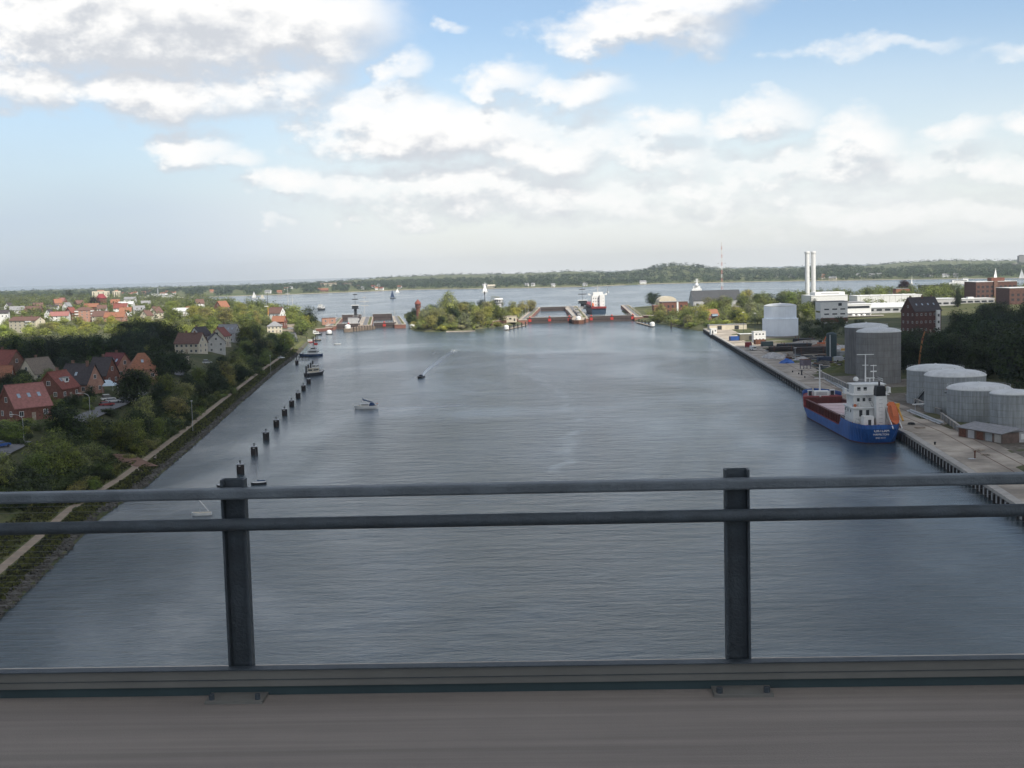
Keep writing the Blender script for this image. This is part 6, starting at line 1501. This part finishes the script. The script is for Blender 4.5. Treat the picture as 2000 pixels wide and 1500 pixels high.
p = gpt(303, 897); r = thing('bench', 'pale timber bench on the canal side of the towpath', 'bench', tuple(p), R(-70)); MB().box(0, 0, .45, 2.2, .5, .08).build('seat', M_sand, r); MB().box(0, .25, .8, 2.2, .08, .5).build('backrest', M_sand, r)
for s in (-1, 1): MB().box(s * .9, 0, .2, .1, .4, .45).build('leg', M_conc, r)
for (px, py, h, lab) in ((568, 640, 2.5, 'upper pale retaining wall by the waterside lane'), (570, 650, 2.5, 'lower pale retaining wall by the waterside lane')):
    p = gpt(px, py); r = thing('retaining_wall', lab, 'wall', tuple(p), .2); MB().box(0, 0, h / 2 - .5, 14, .6, h + 1).build('wall', M_lockstone, r); MB().box(0, 0, h + .08, 14.3, .9, .16).build('coping', M_conc, r)
boxhouse('garden_shed', 'small cream shed between the dark trees below the cream house', 'shed', gp2(362, 712), .3, 3.4, 3, 3.4, M_cream, M_rdark, [('door', 0, -1.53, 1, 1, .08, 2, M_timber)])

# far shore: houses, jetties, tower, pylons
FAR = [(735, 562, M_white, M_rred, 12), (745, 559, M_white, M_rgrey, 9), (741, 566, M_white, M_rorange, 10), (751, 567, M_white, M_rred, 12), (706, 562, M_cream, M_rred, 9), (714, 565, M_white, M_rgrey, 9), (786, 563, M_white, M_rorange, 14), (640, 569, M_brick, M_rorange, 22), (630, 568, M_brick, M_rorange, 14), (566, 566, M_white, M_rorange, 14),
       (575, 564, M_white, M_rgrey, 9), (530, 573, M_white, M_white, 20), (552, 573, M_pinkbrick, M_rorange, 14), (952, 560, M_white, M_rgrey, 15), (965, 562, M_cream, M_cream, 24), (1034, 559, M_white, M_white, 11), (1046, 559, M_white, M_white, 11), (1147, 560, M_white, M_rgrey, 14), (1085, 563, M_white, M_white, 12), (1546, 541, M_white, M_rgrey, 10),
       (1612, 541, M_white, M_rorange, 12), (1630, 547, M_cream, M_white, 22), (1610, 545, M_cream, M_rorange, 12), (1522, 540, M_white, M_rgrey, 9), (1680, 540, M_white, M_rgrey, 14), (1706, 540, M_white, M_white, 18), (1720, 539, M_white, M_rgrey, 14), (420, 571, M_pinkbrick, M_rorange, 12), (335, 573, M_pinkbrick, M_rorange, 18), (345, 575, M_white, M_rorange, 16),
       (325, 577, M_pinkbrick, M_rorange, 16), (250, 576, M_white, M_rorange, 14), (262, 577, M_pinkbrick, M_rpink, 16), (272, 575, M_white, M_rorange, 14), (288, 574, M_pinkbrick, M_rorange, 18), (300, 573, M_white, M_rorange, 12), (1815, 541, M_white, M_white, 26), (1850, 541, M_white, M_rgrey, 18), (1870, 541, M_white, M_white, 14), (1260, 556, M_white, M_white, 20)]
for (px, py, wm, rm, L) in FAR:
    s = 20.0
    while s < 900 and True:
        x, y, z = far_pt(px, s); yy = 526 - .026 * (px - 1000) + (CAMZ - z) / y * PF
        if yy <= py: break
        s += 15
    house('small bright house standing at the foot of the far wooded shore', (x, y, z), R(random.uniform(-30, 30)), L * .85, 7, 4.5, 3.4, wm, rm if rm is not M_white else M_rgrey, 'small houses on the far shore', cols=3, floors=1, chim=(), gwin=False)
for (px, L, lab) in ((648, 42, 'long sand coloured building on the far left ridge'), (685, 26, 'shorter sand coloured building on the far left ridge')):
    x, y, z = far_pt(px, 760); top = CAMZ - (553 - hor(px)) / PF * y
    r = thing('barracks', lab, 'building', (x, y, top - 9)); MB().box(0, 0, 2, L * 1.2, 12, 14).build('wall', M_cream, r); MB().box(0, 0, 9.5, L * 1.22, 13, 1).build('roof', M_rpink, r)
    for i in range(7): MB().box(-L * .5 + i * L * .16, -6.1, 5.5, 2.4, .2, 2.0).build('window', M_glass, r)
p = at_y(1994, 512, 4400); r = thing('grey_silo_tower', 'grey block tower on the skyline at the right edge', 'tower', (p[0], 4400, p[2] - 12)); MB().box(0, 0, 15, 19, 16, 38).build('wall', M_tankc, r); MB().box(1, 0, 35, 12, 12, 3).build('roof_house', M_dark, r); MB().box(-17, 0, 3, 36, 14, 12).build('annex', M_conc, r)
for i, px in enumerate((1858, 1874, 1895, 1927, 1948)):
    p = at_y(px, 516, 5200); r = thing('power_pylon', 'faint lattice power pylon on the skyline of the right ridge', 'pylon', (p[0], 5200, p[2] - 8), 0, 'power pylons on the right ridge'); MB().tube((-3, 0, 0), (0, 0, 34), .5, .3, 4).tube((3, 0, 0), (0, 0, 34), .5, .3, 4).build('lattice', M_grey, r); MB().box(0, 0, 24, 16, .5, .5).box(0, 0, 30, 11, .5, .5).build('cross_arm', M_grey, r)
q0, q1 = at_z(1800, 543.5, 1), at_z(1960, 541.5, 1); d = q1 - q0; r = thing('mole', 'long low harbour mole along the far right shore', 'mole', (*(q0 + q1)[:2] / 2, 0), math.atan2(d[1], d[0])); MB().box(0, 0, .6, math.hypot(d[0], d[1]), 8, 2.4).build('wall', M_dark, r); MB().box(0, 0, 1.95, math.hypot(d[0], d[1]), 7, .3).build('coping', M_lockstone, r)
# ------------------------------------------------------------------ trees
def crown_arrays(kind, seed, nclump, per, leaf, flat=1.0):
    """leaf quads for a crown of unit height (0..1) and about unit width"""
    rg = np.random.default_rng(seed); C = []; Rr = []; T = []
    lobes = []
    if kind == 'broad':
        for k in range(9): a = rg.uniform(0, 6.28); lobes.append((np.array([.30 * math.cos(a) * rg.uniform(.4, 1), .30 * math.sin(a) * rg.uniform(.4, 1), rg.uniform(.16, .74)]), rg.uniform(.17, .30)))
        lobes.append((np.array([rg.uniform(-.06, .06), rg.uniform(-.06, .06), .76]), .22)); lobes.append((np.array([0, 0, .40]), .34))
    elif kind == 'tall':
        for k in range(10): a = rg.uniform(0, 6.28); z = rg.uniform(.2, .85); w = .20 * math.sin(math.pi * (z * .8 + .15)); lobes.append((np.array([w * math.cos(a), w * math.sin(a), z]), rg.uniform(.13, .2)))
    elif kind == 'conifer':
        for k in range(14): z = k / 14; a = rg.uniform(0, 6.28); w = .26 * (1 - z) ; lobes.append((np.array([w * .5 * math.cos(a), w * .5 * math.sin(a), .08 + z * .86]), .05 + w * .75))
    else:
        for k in range(9): a = rg.uniform(0, 6.28); q = rg.uniform(.1, .42); lobes.append((np.array([q * math.cos(a), q * math.sin(a), rg.uniform(.2, .66)]), rg.uniform(.18, .32)))
    w = np.array([l[1] ** 2 for l in lobes]); w /= w.sum()
    for i in range(nclump):
        k = rg.choice(len(lobes), p=w); c, r = lobes[k]
        d = rg.normal(size=3); d /= np.linalg.norm(d); d[2] = d[2] * .8 + .12
        C.append(c + d * r * rg.uniform(.62, 1.08)); Rr.append(rg.uniform(.045, .085)); T.append(rg.uniform(0, 1))
    C = np.array(C); Rr = np.array(Rr); T = np.array(T)
    cen = np.repeat(C, per, 0) + rg.normal(size=(nclump * per, 3)) * np.repeat(Rr, per)[:, None] * np.array([1, 1, .75])
    m = len(cen); out = cen - np.array([0, 0, .45]); out /= np.linalg.norm(out, axis=1)[:, None] + 1e-9
    nrm = out * .9 + rg.normal(size=(m, 3)) * .45 + np.array([0, 0, .5]); nrm /= np.linalg.norm(nrm, axis=1)[:, None]
    u = np.cross(nrm, rg.normal(size=(m, 3))); u /= np.linalg.norm(u, axis=1)[:, None]; v = np.cross(nrm, u)
    s = leaf * rg.uniform(.6, 1.25, (m, 1))
    V = np.stack([cen - u * s, cen - v * s * .62, cen + u * s, cen + v * s * .62], 1).reshape(-1, 3)
    Q = np.arange(4 * m).reshape(-1, 4); tint = np.clip(np.repeat(T, per) * .75 + rg.uniform(0, .3, m), 0, 1)
    return V, Q, tint
def crown_mesh(name, *a): V, Q, tn = crown_arrays(*a); return np_mesh(name, V, Q, m_leaf, tn)
CR_N = [crown_mesh('crown', 'broad', 10 + i, 300, 13, .030) for i in range(6)]
CR_F = [crown_mesh('crown', 'broad', 30 + i, 150, 8, .055) for i in range(6)]
CR_T = [crown_mesh('crown', 'tall', 50 + i, 220, 12, .030) for i in range(3)]
CR_C = [crown_mesh('crown', 'conifer', 60 + i, 260, 12, .026) for i in range(2)]
CR_B = [crown_mesh('foliage', 'bush', 70 + i, 170, 11, .045) for i in range(5)]
def trunk_mesh(seed):
    rg = random.Random(seed); m = MB(); top = (rg.uniform(-.03, .03), rg.uniform(-.03, .03), .62)
    m.tube((0, 0, -.06), (0, 0, .25), .030, .024, 7).tube((0, 0, .25), top, .024, .010, 6)
    for k in range(4):
        a = rg.uniform(0, 6.28); z = .22 + .1 * k; m.tube((0, 0, z), (.26 * math.cos(a), .26 * math.sin(a), z + .28), .013, .005, 5)
    return m.mesh('trunk', M_bark)
TRK = [trunk_mesh(i) for i in range(4)]
stem = MB()
for k in range(4): stem.tube((0, 0, -.1), (.2 * math.cos(k * 1.6), .2 * math.sin(k * 1.6), .5), .03, .012, 5)
STEM = stem.mesh('stem', M_bark)
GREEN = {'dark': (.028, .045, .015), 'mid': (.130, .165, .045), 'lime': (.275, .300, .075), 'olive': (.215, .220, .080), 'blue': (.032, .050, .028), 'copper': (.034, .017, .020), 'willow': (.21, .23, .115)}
CWORD = {'dark': 'dark green', 'mid': 'mid green', 'lime': 'yellow green', 'olive': 'olive green', 'blue': 'bluish green', 'copper': 'purple', 'willow': 'silvery green'}
def jit(c, a=.22):
    k = 1 + random.uniform(-a, a); return (c[0] * k * random.uniform(.9, 1.15), c[1] * k, c[2] * k * random.uniform(.85, 1.15), 1)
def tree(p, h, wid, colr, label, group, proto=None, name='tree', cat='tree', trunk=True):
    r = thing(name, label, cat, (p[0], p[1], p[2] - .1), random.uniform(0, 6.28), group)
    me = proto or random.choice(CR_N)
    bush = name in ('bush', 'shrub')
    c = link('foliage' if bush else 'crown', me, r); c.scale = (wid, wid, h if bush else h * .97)
    if not bush: c.location = (0, 0, h * .03)
    else: c.location = (0, 0, -.08 * h)
    c.color = jit(colr)
    if trunk:
        t_ = link('stem' if bush else 'trunk', STEM if bush else random.choice(TRK), r); t_.scale = (h, h, h) if not bush else (wid, wid, h)
    return r
def inside(poly, x, y):
    c = False; n = len(poly)
    for i in range(n):
        (x1, y1), (x2, y2) = poly[i], poly[(i + 1) % n]
        if (y1 > y) != (y2 > y) and x < (x2 - x1) * (y - y1) / (y2 - y1) + x1: c = not c
    return c
# what trees must not stand in: the houses, streets and yards already built (world footprints)
KEEP = []
bpy.context.view_layer.update()
for o in list(col.objects):
    if o.parent is None and o.get('category') in ('house', 'apartment block', 'pavilion', 'tower', 'factory', 'hall', 'works building', 'storage tank', 'office building', 'boat hall', 'car', 'awning', 'shed', 'site cabin', 'hut', 'silo'):
        pts = []
        for c in o.children_recursive:
            if c.type == 'MESH': pts += [c.matrix_world @ Vector(q) for q in c.bound_box]
        if pts:
            xs = [q.x for q in pts]; ys = [q.y for q in pts]
            if max(xs) - min(xs) < 90 and max(ys) - min(ys) < 90: KEEP.append((min(xs) - 1, max(xs) + 1, min(ys) - 1, max(ys) + 1))
for nm in ('street', 'street.001', 'lane', 'lane.001', 'soil_patch'):
    for q in bpy.data.objects[nm].data.vertices: KEEP.append((q.co.x - 3, q.co.x + 3, q.co.y - 3, q.co.y + 3))
PLACED = []
def free(x, y, d):
    for (a, b_, c, e) in KEEP:
        if a - d * .3 < x < b_ + d * .3 and c - d * .3 < y < e + d * .3: return False
    for (px, py, r) in PLACED:
        if (px - x) ** 2 + (py - y) ** 2 < (.5 * (d + r)) ** 2 * .62: return False
    return True
# sight lines to houses that the photograph shows: keep tall trees out of them (pixel of the house wall, clear height above)
VIEW = []
def clear(px0, px1, pytop): VIEW.append((px0, px1, pytop))
for q in ((0, 95, 808), (80, 150, 768), (120, 192, 752), (192, 240, 730), (250, 300, 718), (0, 45, 725), (50, 95, 722), (165, 232, 806), (350, 400, 684), (410, 440, 684), (425, 457, 664), (522, 556, 645),
          (0, 205, 652), (28, 80, 644), (140, 190, 624), (92, 132, 622), (190, 245, 622), (272, 315, 622), (222, 258, 608), (100, 130, 598), (5, 26, 880)): clear(*q)
clear(1752, 1840, 640)
def hides(p, h, w):
    """does a tree this tall at p cover a house in view?  compare its top against the house's foot in the picture"""
    def proj(x, y, z):
        d = np.array([x, y, z - CAMZ]); dep = d @ fw0; return PW / 2 + PF * (d @ CR) / dep, PH / 2 - PF * (d @ CU) / dep
    x0, yt = proj(p[0], p[1], p[2] + h * .95); _, yb = proj(p[0], p[1], p[2]); hw = w * .5 / p[1] * PF
    for (a, b_, pt) in VIEW:
        if x0 + hw > a and x0 - hw < b_ and yb > pt and yt < pt: return True
    return False
def fill(poly, n, hr, wr, cols, label, group, protos, name='tree', cat='tree', tries=40, space=1.0, respect=True, trunk=True):
    xs = [q[0] for q in poly]; ys = [q[1] for q in poly]; k = 0
    for _ in range(n * tries):
        if k >= n: break
        px = random.uniform(min(xs), max(xs)); py = random.uniform(min(ys), max(ys))
        if not inside(poly, px, py): continue
        p = gpt(px, py); h = random.uniform(*hr); w = h * random.uniform(*wr)
        if p[2] <= .4 or not free(p[0], p[1], w * space): continue
        if respect and hides(p, h, w): continue
        PLACED.append((p[0], p[1], w * space)); ck = random.choice(cols); tree(p, h, w, GREEN[ck], CWORD[ck] + ' ' + label, group, random.choice(protos), name, cat, trunk); k += 1
    return k
def one(px, py, h, wid, colr, label, proto=None, name='tree', cat='tree'):
    p = gpt(px, py); PLACED.append((p[0], p[1], wid)); return tree(p, h, wid, GREEN[colr], label, None, proto, name, cat)
# trees that stand out
one(262, 800, 13.0, 12.0, 'dark', 'big round dark tree in front of the orange roofed house by the street', CR_N[1])
one(186, 601, 16, 19, 'copper', 'dark purple copper beech in front of the red brick tower', CR_N[2])
one(878, 622, 25, 19, 'olive', 'tallest tree of the island, a broad pale green crown', CR_N[3])
one(1275, 600, 17.5, 18, 'dark', 'dark green lone tree on the right lock shore before the lock office', CR_N[4])
one(608, 640, 19, 15, 'dark', 'tall dark waterside tree at the tip of the left shore', CR_N[0])
one(590, 655, 17, 14, 'mid', 'broad mid green waterside tree above the retaining walls', CR_N[5])
one(1356, 595, 15, 10, 'dark', 'dark narrow tree at the left end of the boat hall', CR_T[0])
one(1765, 574, 17, 17, 'copper', 'dark reddish round tree behind the corrugated hall', CR_N[1])
one(135, 580, 17, 18, 'dark', 'dark round tree crown on the far left skyline', CR_F[2])
one(1871, 600, 20, 10, 'dark', 'dark pointed conifer beside the flat halls on the right', CR_C[0], 'conifer', 'conifer')
one(128, 866, 9.5, 11, 'dark', 'wide dark tree between the house with blue glazed balcony and the lower street', CR_N[2])
one(96, 756, 6.5, 6.5, 'mid', 'small mid green garden tree behind the house with blue glazed balcony', CR_N[3])
one(312, 752, 13, 12, 'dark', 'tall dark tree right of the orange hipped roof', CR_N[5])
one(22, 862, 5.0, 7, 'mid', 'low spreading tree at the left edge beside the lower street', CR_N[0])
one(45, 752, 6.0, 6.0, 'dark', 'small dark tree in front of the thatched roof', CR_N[4])
one(212, 815, 3.2, 5, 'dark', 'rounded dark shrub at the lower end of the left street', CR_B[1], 'shrub', 'shrub')
n = 0
# shaded slope between path and street
SL_ = [(0, 958), (120, 950), (225, 915), (255, 880), (300, 868), (335, 842), (420, 780), (500, 728), (560, 690), (520, 680), (440, 715), (330, 770), (250, 815), (150, 850), (0, 900)]
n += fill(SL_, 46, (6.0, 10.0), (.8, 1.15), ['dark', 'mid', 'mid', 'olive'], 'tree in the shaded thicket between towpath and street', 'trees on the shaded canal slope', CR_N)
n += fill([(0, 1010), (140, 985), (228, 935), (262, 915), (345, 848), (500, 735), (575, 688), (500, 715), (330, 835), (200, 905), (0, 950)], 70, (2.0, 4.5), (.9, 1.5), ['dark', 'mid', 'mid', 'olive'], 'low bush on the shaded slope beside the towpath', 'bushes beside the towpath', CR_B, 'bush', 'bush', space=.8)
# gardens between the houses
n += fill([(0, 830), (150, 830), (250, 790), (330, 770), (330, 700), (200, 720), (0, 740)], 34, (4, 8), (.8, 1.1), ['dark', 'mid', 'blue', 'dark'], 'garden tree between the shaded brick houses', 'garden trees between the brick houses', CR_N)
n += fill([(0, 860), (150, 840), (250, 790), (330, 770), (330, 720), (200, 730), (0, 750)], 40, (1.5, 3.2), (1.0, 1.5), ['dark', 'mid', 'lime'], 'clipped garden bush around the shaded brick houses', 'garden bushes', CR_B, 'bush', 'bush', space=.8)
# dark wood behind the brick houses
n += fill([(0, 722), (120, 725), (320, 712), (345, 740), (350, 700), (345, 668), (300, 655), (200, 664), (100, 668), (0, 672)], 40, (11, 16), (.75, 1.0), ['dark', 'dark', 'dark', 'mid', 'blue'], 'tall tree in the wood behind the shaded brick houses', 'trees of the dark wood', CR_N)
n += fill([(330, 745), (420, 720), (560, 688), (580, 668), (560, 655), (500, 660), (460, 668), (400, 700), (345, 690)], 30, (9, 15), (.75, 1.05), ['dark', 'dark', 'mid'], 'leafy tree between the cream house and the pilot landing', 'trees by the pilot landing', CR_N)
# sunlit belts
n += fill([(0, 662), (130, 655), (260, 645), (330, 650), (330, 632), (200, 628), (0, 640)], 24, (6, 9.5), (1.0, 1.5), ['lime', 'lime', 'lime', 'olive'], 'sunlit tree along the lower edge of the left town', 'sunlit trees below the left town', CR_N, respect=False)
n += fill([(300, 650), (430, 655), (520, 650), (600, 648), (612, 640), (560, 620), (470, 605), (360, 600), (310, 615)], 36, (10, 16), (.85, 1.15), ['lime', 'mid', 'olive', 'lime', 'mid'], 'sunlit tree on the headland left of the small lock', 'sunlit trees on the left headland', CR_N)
print('left', n)
# island
k = fill([(778, 637), (800, 641), (860, 646), (950, 642), (1000, 632), (1040, 612), (1030, 603), (960, 603), (880, 612), (790, 620)], 42, (9, 15), (.85, 1.15), ['mid', 'lime', 'olive', 'mid', 'dark', 'willow'], 'leafy tree of the wooded lock island', 'trees on the lock island', CR_N, respect=False)
k += fill([(800, 642), (860, 648), (950, 644), (1010, 634), (1000, 628), (900, 638), (800, 636)], 26, (3, 6), (1.0, 1.4), ['mid', 'lime', 'olive', 'willow'], 'low shoreline bush on the front of the lock island', 'bushes on the island shore', CR_B, 'bush', 'bush', respect=False, space=.8)
# right shore
k += fill([(1290, 636), (1340, 642), (1380, 640), (1440, 628), (1480, 640), (1490, 600), (1430, 585), (1330, 606), (1262, 614)], 34, (9, 15), (.85, 1.15), ['mid', 'lime', 'olive', 'willow', 'mid'], 'sunlit tree on the shore between large lock and quay', 'sunlit trees on the right shore', CR_N, respect=False)
k += fill([(1285, 638), (1340, 644), (1400, 640), (1440, 630), (1400, 626), (1340, 632), (1262, 620)], 30, (3, 6), (1.0, 1.5), ['lime', 'willow', 'mid'], 'shore bush beside the right quay end', 'bushes on the right shore', CR_B, 'bush', 'bush', respect=False, space=.8)
k += fill([(1440, 636), (1600, 645), (1600, 622), (1590, 596), (1480, 590), (1420, 590)], 20, (10, 16), (.8, 1.05), ['mid', 'dark', 'olive', 'mid', 'lime'], 'tree behind the pale sleeved tank', 'trees behind the sleeved tank', CR_N, respect=False)
# dark wood at the right behind the tanks
k += fill([(1770, 735), (1860, 742), (2030, 760), (2060, 700), (2030, 640), (1900, 635), (1845, 648), (1830, 668), (1765, 690)], 40, (13, 20), (.7, 1.0), ['dark', 'dark', 'blue', 'dark'], 'tall tree of the wood behind the domed tanks', 'trees of the dark right wood', CR_N)
k += fill([(1600, 690), (1650, 688), (1660, 730), (1620, 725)], 8, (1.5, 3), (1.0, 1.5), ['olive', 'mid'], 'scrubby bush on the mound by the silo', 'bushes by the silo', CR_B, 'bush', 'bush', respect=False)
print('right', k)

# masses of wood nobody could count: far left wood and the wooded far shore, one object each
def mass(name, pts, seed, leafk, per):
    rg = np.random.default_rng(seed); VV = []; QQ = []; TT = []; b = 0
    protos = [crown_arrays('broad', seed + i, per, 3, leafk) for i in range(5)]
    for (x, y, z, h, w) in pts:
        V, Q, tn = protos[rg.integers(5)]; a = rg.uniform(0, 6.28); ca, sa = math.cos(a), math.sin(a)
        W = np.empty_like(V); W[:, 0] = x + (V[:, 0] * ca - V[:, 1] * sa) * w; W[:, 1] = y + (V[:, 0] * sa + V[:, 1] * ca) * w; W[:, 2] = z + V[:, 2] * h - .15 * h
        VV.append(W); QQ.append(Q + b); TT.append(np.clip(tn * .45 + rg.uniform(0, .62), 0, 1)); b += len(V)
    o = link(name, np_mesh(name, np.concatenate(VV), np.concatenate(QQ), m_leaf, np.concatenate(TT))); tag(o, kind='stuff'); return o
pts = []
for i in range(9500):
    px = rng.uniform(-350, 2350); s = 14 + 1180 * rng.random() ** 1.15
    x, y, z = far_pt(px, s)
    # leave some open fields and the built-up stretches
    fld = math.sin(px * .013 + s * .004) * math.sin(s * .009 + px * .021)
    if fld > .72 and s > 150: continue
    if 330 < px < 700 and s < 500 and math.sin(px * .11) > .2: continue
    if px < 330 and rng.random() < .55: continue
    h = rng.uniform(10, 19); pts.append((x, y, z, h, h * rng.uniform(.9, 1.35)))
o = mass('far_shore_wood', pts, 200, .085, 16); o.color = (.046, .072, .042, 1)
pts = []
for i in range(1500):
    D = 1150 + 2000 * rng.random(); px = rng.uniform(-250, 620); x = (px - 1000) / PF * D
    if x > XL(D) - 12: continue
    if not free(x, D, 10): continue
    if D < 1500 and px < 330 and rng.random() < .6: continue
    z = ground(x, D); h = rng.uniform(8, 15); pts.append((x, D, z, h, h * rng.uniform(.9, 1.3)))
o = mass('left_town_wood', pts, 300, .07, 26); o.color = (.115, .135, .045, 1)
pts = []
for i in range(420):
    D = 1120 + 850 * rng.random(); px = rng.uniform(1400, 2150); x = (px - 1000) / PF * D
    if x < XR(D) + 12 or not free(x, D, 10): continue
    h = rng.uniform(7, 13); pts.append((x, D, ground(x, D), h, h * rng.uniform(.9, 1.3)))
o = mass('right_shore_wood', pts, 400, .07, 30); o.color = (.115, .135, .045, 1)
pts = []
for i in range(900):
    px = rng.uniform(-350, 2350); D = 6080 + 200 * rng.random(); x = (px - 1000) / PF * D
    zt = CAMZ - (np.interp(px, hp[:, 0], hp[:, 1]) - hor(px)) / PF * 6200
    pts.append((x, D, max(zt, 4) - 6, rng.uniform(12, 24), rng.uniform(25, 50)))
o = mass('distant_wood', pts, 500, .10, 10); o.color = (.05, .07, .035, 1)
# thickets that fill the ground between the single trees: one object for each patch
def thicket(name, poly, n, hr, wr, seed, colr, respect=True, nclump=55, per=9, leafk=.05, space=.55, kind='bush'):
    rg = np.random.default_rng(seed); VV = []; QQ = []; TT = []; b = 0; k = 0
    protos = [crown_arrays(kind, seed + i, nclump, per, leafk) for i in range(4)]
    xs = [q[0] for q in poly]; ys = [q[1] for q in poly]
    for _ in range(n * 30):
        if k >= n: break
        px = rg.uniform(min(xs), max(xs)); py = rg.uniform(min(ys), max(ys))
        if not inside(poly, px, py): continue
        p = gpt(px, py); h = rg.uniform(*hr); w = h * rg.uniform(*wr)
        if p[2] <= .4 or any(a - w * .4 < p[0] < b_ + w * .4 and c - w * .4 < p[1] < e + w * .4 for (a, b_, c, e) in KEEP): continue
        if respect and hides(p, h, w): continue
        V, Q, tn = protos[rg.integers(4)]; a = rg.uniform(0, 6.28); ca, sa = math.cos(a), math.sin(a)
        W = np.empty_like(V); W[:, 0] = p[0] + (V[:, 0] * ca - V[:, 1] * sa) * w; W[:, 1] = p[1] + (V[:, 0] * sa + V[:, 1] * ca) * w; W[:, 2] = p[2] + (V[:, 2] - .1) * h
        VV.append(W); QQ.append(Q + b); TT.append(np.clip(tn * .5 + rg.uniform(0, .55), 0, 1)); b += len(V); k += 1
    o = link(name, np_mesh(name, np.concatenate(VV), np.concatenate(QQ), m_leaf, np.concatenate(TT))); tag(o, kind='stuff'); o.color = (*colr, 1); return o
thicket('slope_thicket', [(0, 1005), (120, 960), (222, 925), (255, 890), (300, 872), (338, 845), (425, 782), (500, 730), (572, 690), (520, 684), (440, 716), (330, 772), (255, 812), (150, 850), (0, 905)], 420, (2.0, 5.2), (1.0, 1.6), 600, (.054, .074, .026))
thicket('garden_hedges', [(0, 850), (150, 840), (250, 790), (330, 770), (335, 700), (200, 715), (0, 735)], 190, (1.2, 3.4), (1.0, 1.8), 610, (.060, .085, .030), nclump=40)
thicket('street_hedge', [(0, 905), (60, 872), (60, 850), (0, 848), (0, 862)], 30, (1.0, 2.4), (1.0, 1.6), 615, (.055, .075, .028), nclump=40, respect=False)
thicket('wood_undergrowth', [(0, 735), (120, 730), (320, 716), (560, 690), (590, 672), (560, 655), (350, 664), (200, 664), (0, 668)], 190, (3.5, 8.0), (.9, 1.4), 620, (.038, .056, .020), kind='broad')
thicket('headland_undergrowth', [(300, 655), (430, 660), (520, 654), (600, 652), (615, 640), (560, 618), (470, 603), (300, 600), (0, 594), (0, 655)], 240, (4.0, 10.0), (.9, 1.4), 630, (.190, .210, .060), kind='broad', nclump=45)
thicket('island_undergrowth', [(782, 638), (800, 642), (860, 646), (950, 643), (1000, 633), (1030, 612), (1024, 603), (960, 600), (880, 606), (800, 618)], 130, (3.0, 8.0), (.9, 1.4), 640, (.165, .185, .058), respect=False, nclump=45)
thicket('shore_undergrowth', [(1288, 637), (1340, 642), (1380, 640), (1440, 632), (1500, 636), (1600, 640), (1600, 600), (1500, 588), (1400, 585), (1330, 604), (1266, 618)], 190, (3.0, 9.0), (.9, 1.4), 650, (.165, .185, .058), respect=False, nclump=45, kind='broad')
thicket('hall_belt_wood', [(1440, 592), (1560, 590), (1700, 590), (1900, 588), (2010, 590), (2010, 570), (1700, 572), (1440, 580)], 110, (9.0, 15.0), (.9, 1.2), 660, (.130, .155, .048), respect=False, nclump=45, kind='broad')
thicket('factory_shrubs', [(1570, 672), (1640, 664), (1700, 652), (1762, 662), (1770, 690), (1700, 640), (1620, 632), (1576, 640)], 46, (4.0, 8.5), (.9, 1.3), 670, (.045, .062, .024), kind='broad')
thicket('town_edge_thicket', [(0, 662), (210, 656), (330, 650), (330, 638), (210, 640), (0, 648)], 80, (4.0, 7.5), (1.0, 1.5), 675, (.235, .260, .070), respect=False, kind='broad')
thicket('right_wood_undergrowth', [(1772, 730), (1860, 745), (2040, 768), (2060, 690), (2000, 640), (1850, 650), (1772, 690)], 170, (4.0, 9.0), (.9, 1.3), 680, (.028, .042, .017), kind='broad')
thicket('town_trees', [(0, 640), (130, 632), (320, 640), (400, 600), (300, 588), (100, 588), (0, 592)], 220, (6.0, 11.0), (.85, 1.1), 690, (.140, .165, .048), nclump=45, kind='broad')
# rough grass and weeds on the canal bank
rg = np.random.default_rng(5); VV = []
nt = 26000
yy = 150 + 650 * rg.random(nt) ** 1.4; uu = np.where(rg.random(nt) < .45, rg.uniform(2.0, 5.1, nt), rg.uniform(7.5, 14, nt))
xx = XL(yy) - uu; zz = np.array([float(profL(u, y)) for u, y in zip(uu, yy)]); aa = rg.uniform(0, 6.28, nt); ss = rg.uniform(.18, .5, nt)
V = np.stack([np.stack([xx - np.cos(aa) * ss, yy - np.sin(aa) * ss, zz - .05], 1), np.stack([xx + np.cos(aa) * ss, yy + np.sin(aa) * ss, zz - .05], 1),
              np.stack([xx + np.cos(aa) * ss * .7 + .1, yy + np.sin(aa) * ss * .7, zz + ss * 1.1], 1), np.stack([xx - np.cos(aa) * ss * .6 + .1, yy - np.sin(aa) * ss * .6, zz + ss * .9], 1)], 1).reshape(-1, 3)
o = link('bank_weeds', np_mesh('bank_weeds', V, np.arange(4 * nt).reshape(-1, 4), m_leaf, rg.random(nt))); tag(o, kind='stuff'); o.color = (.075, .080, .030, 1)

# ------------------------------------------------------------------ haze over land and water
hz = bpy.data.materials.new('haze'); hz.use_nodes = True
t = NT(hz.node_tree); hz.node_tree.nodes.clear()
vo = t.node('ShaderNodeVolumePrincipled'); vo.inputs['Color'].default_value = (.86, .93, 1.0, 1); vo.inputs['Density'].default_value = 0.00006; vo.inputs['Anisotropy'].default_value = .25
mo = t.node('ShaderNodeOutputMaterial'); hz.node_tree.links.new(vo.outputs[0], mo.inputs['Volume'])
o = MB().box(0, 3500, 55, 15000, 7200, 120).build('haze', hz); tag(o, kind='stuff')
HAZE_ON = True
if not HAZE_ON: bpy.data.objects.remove(o)
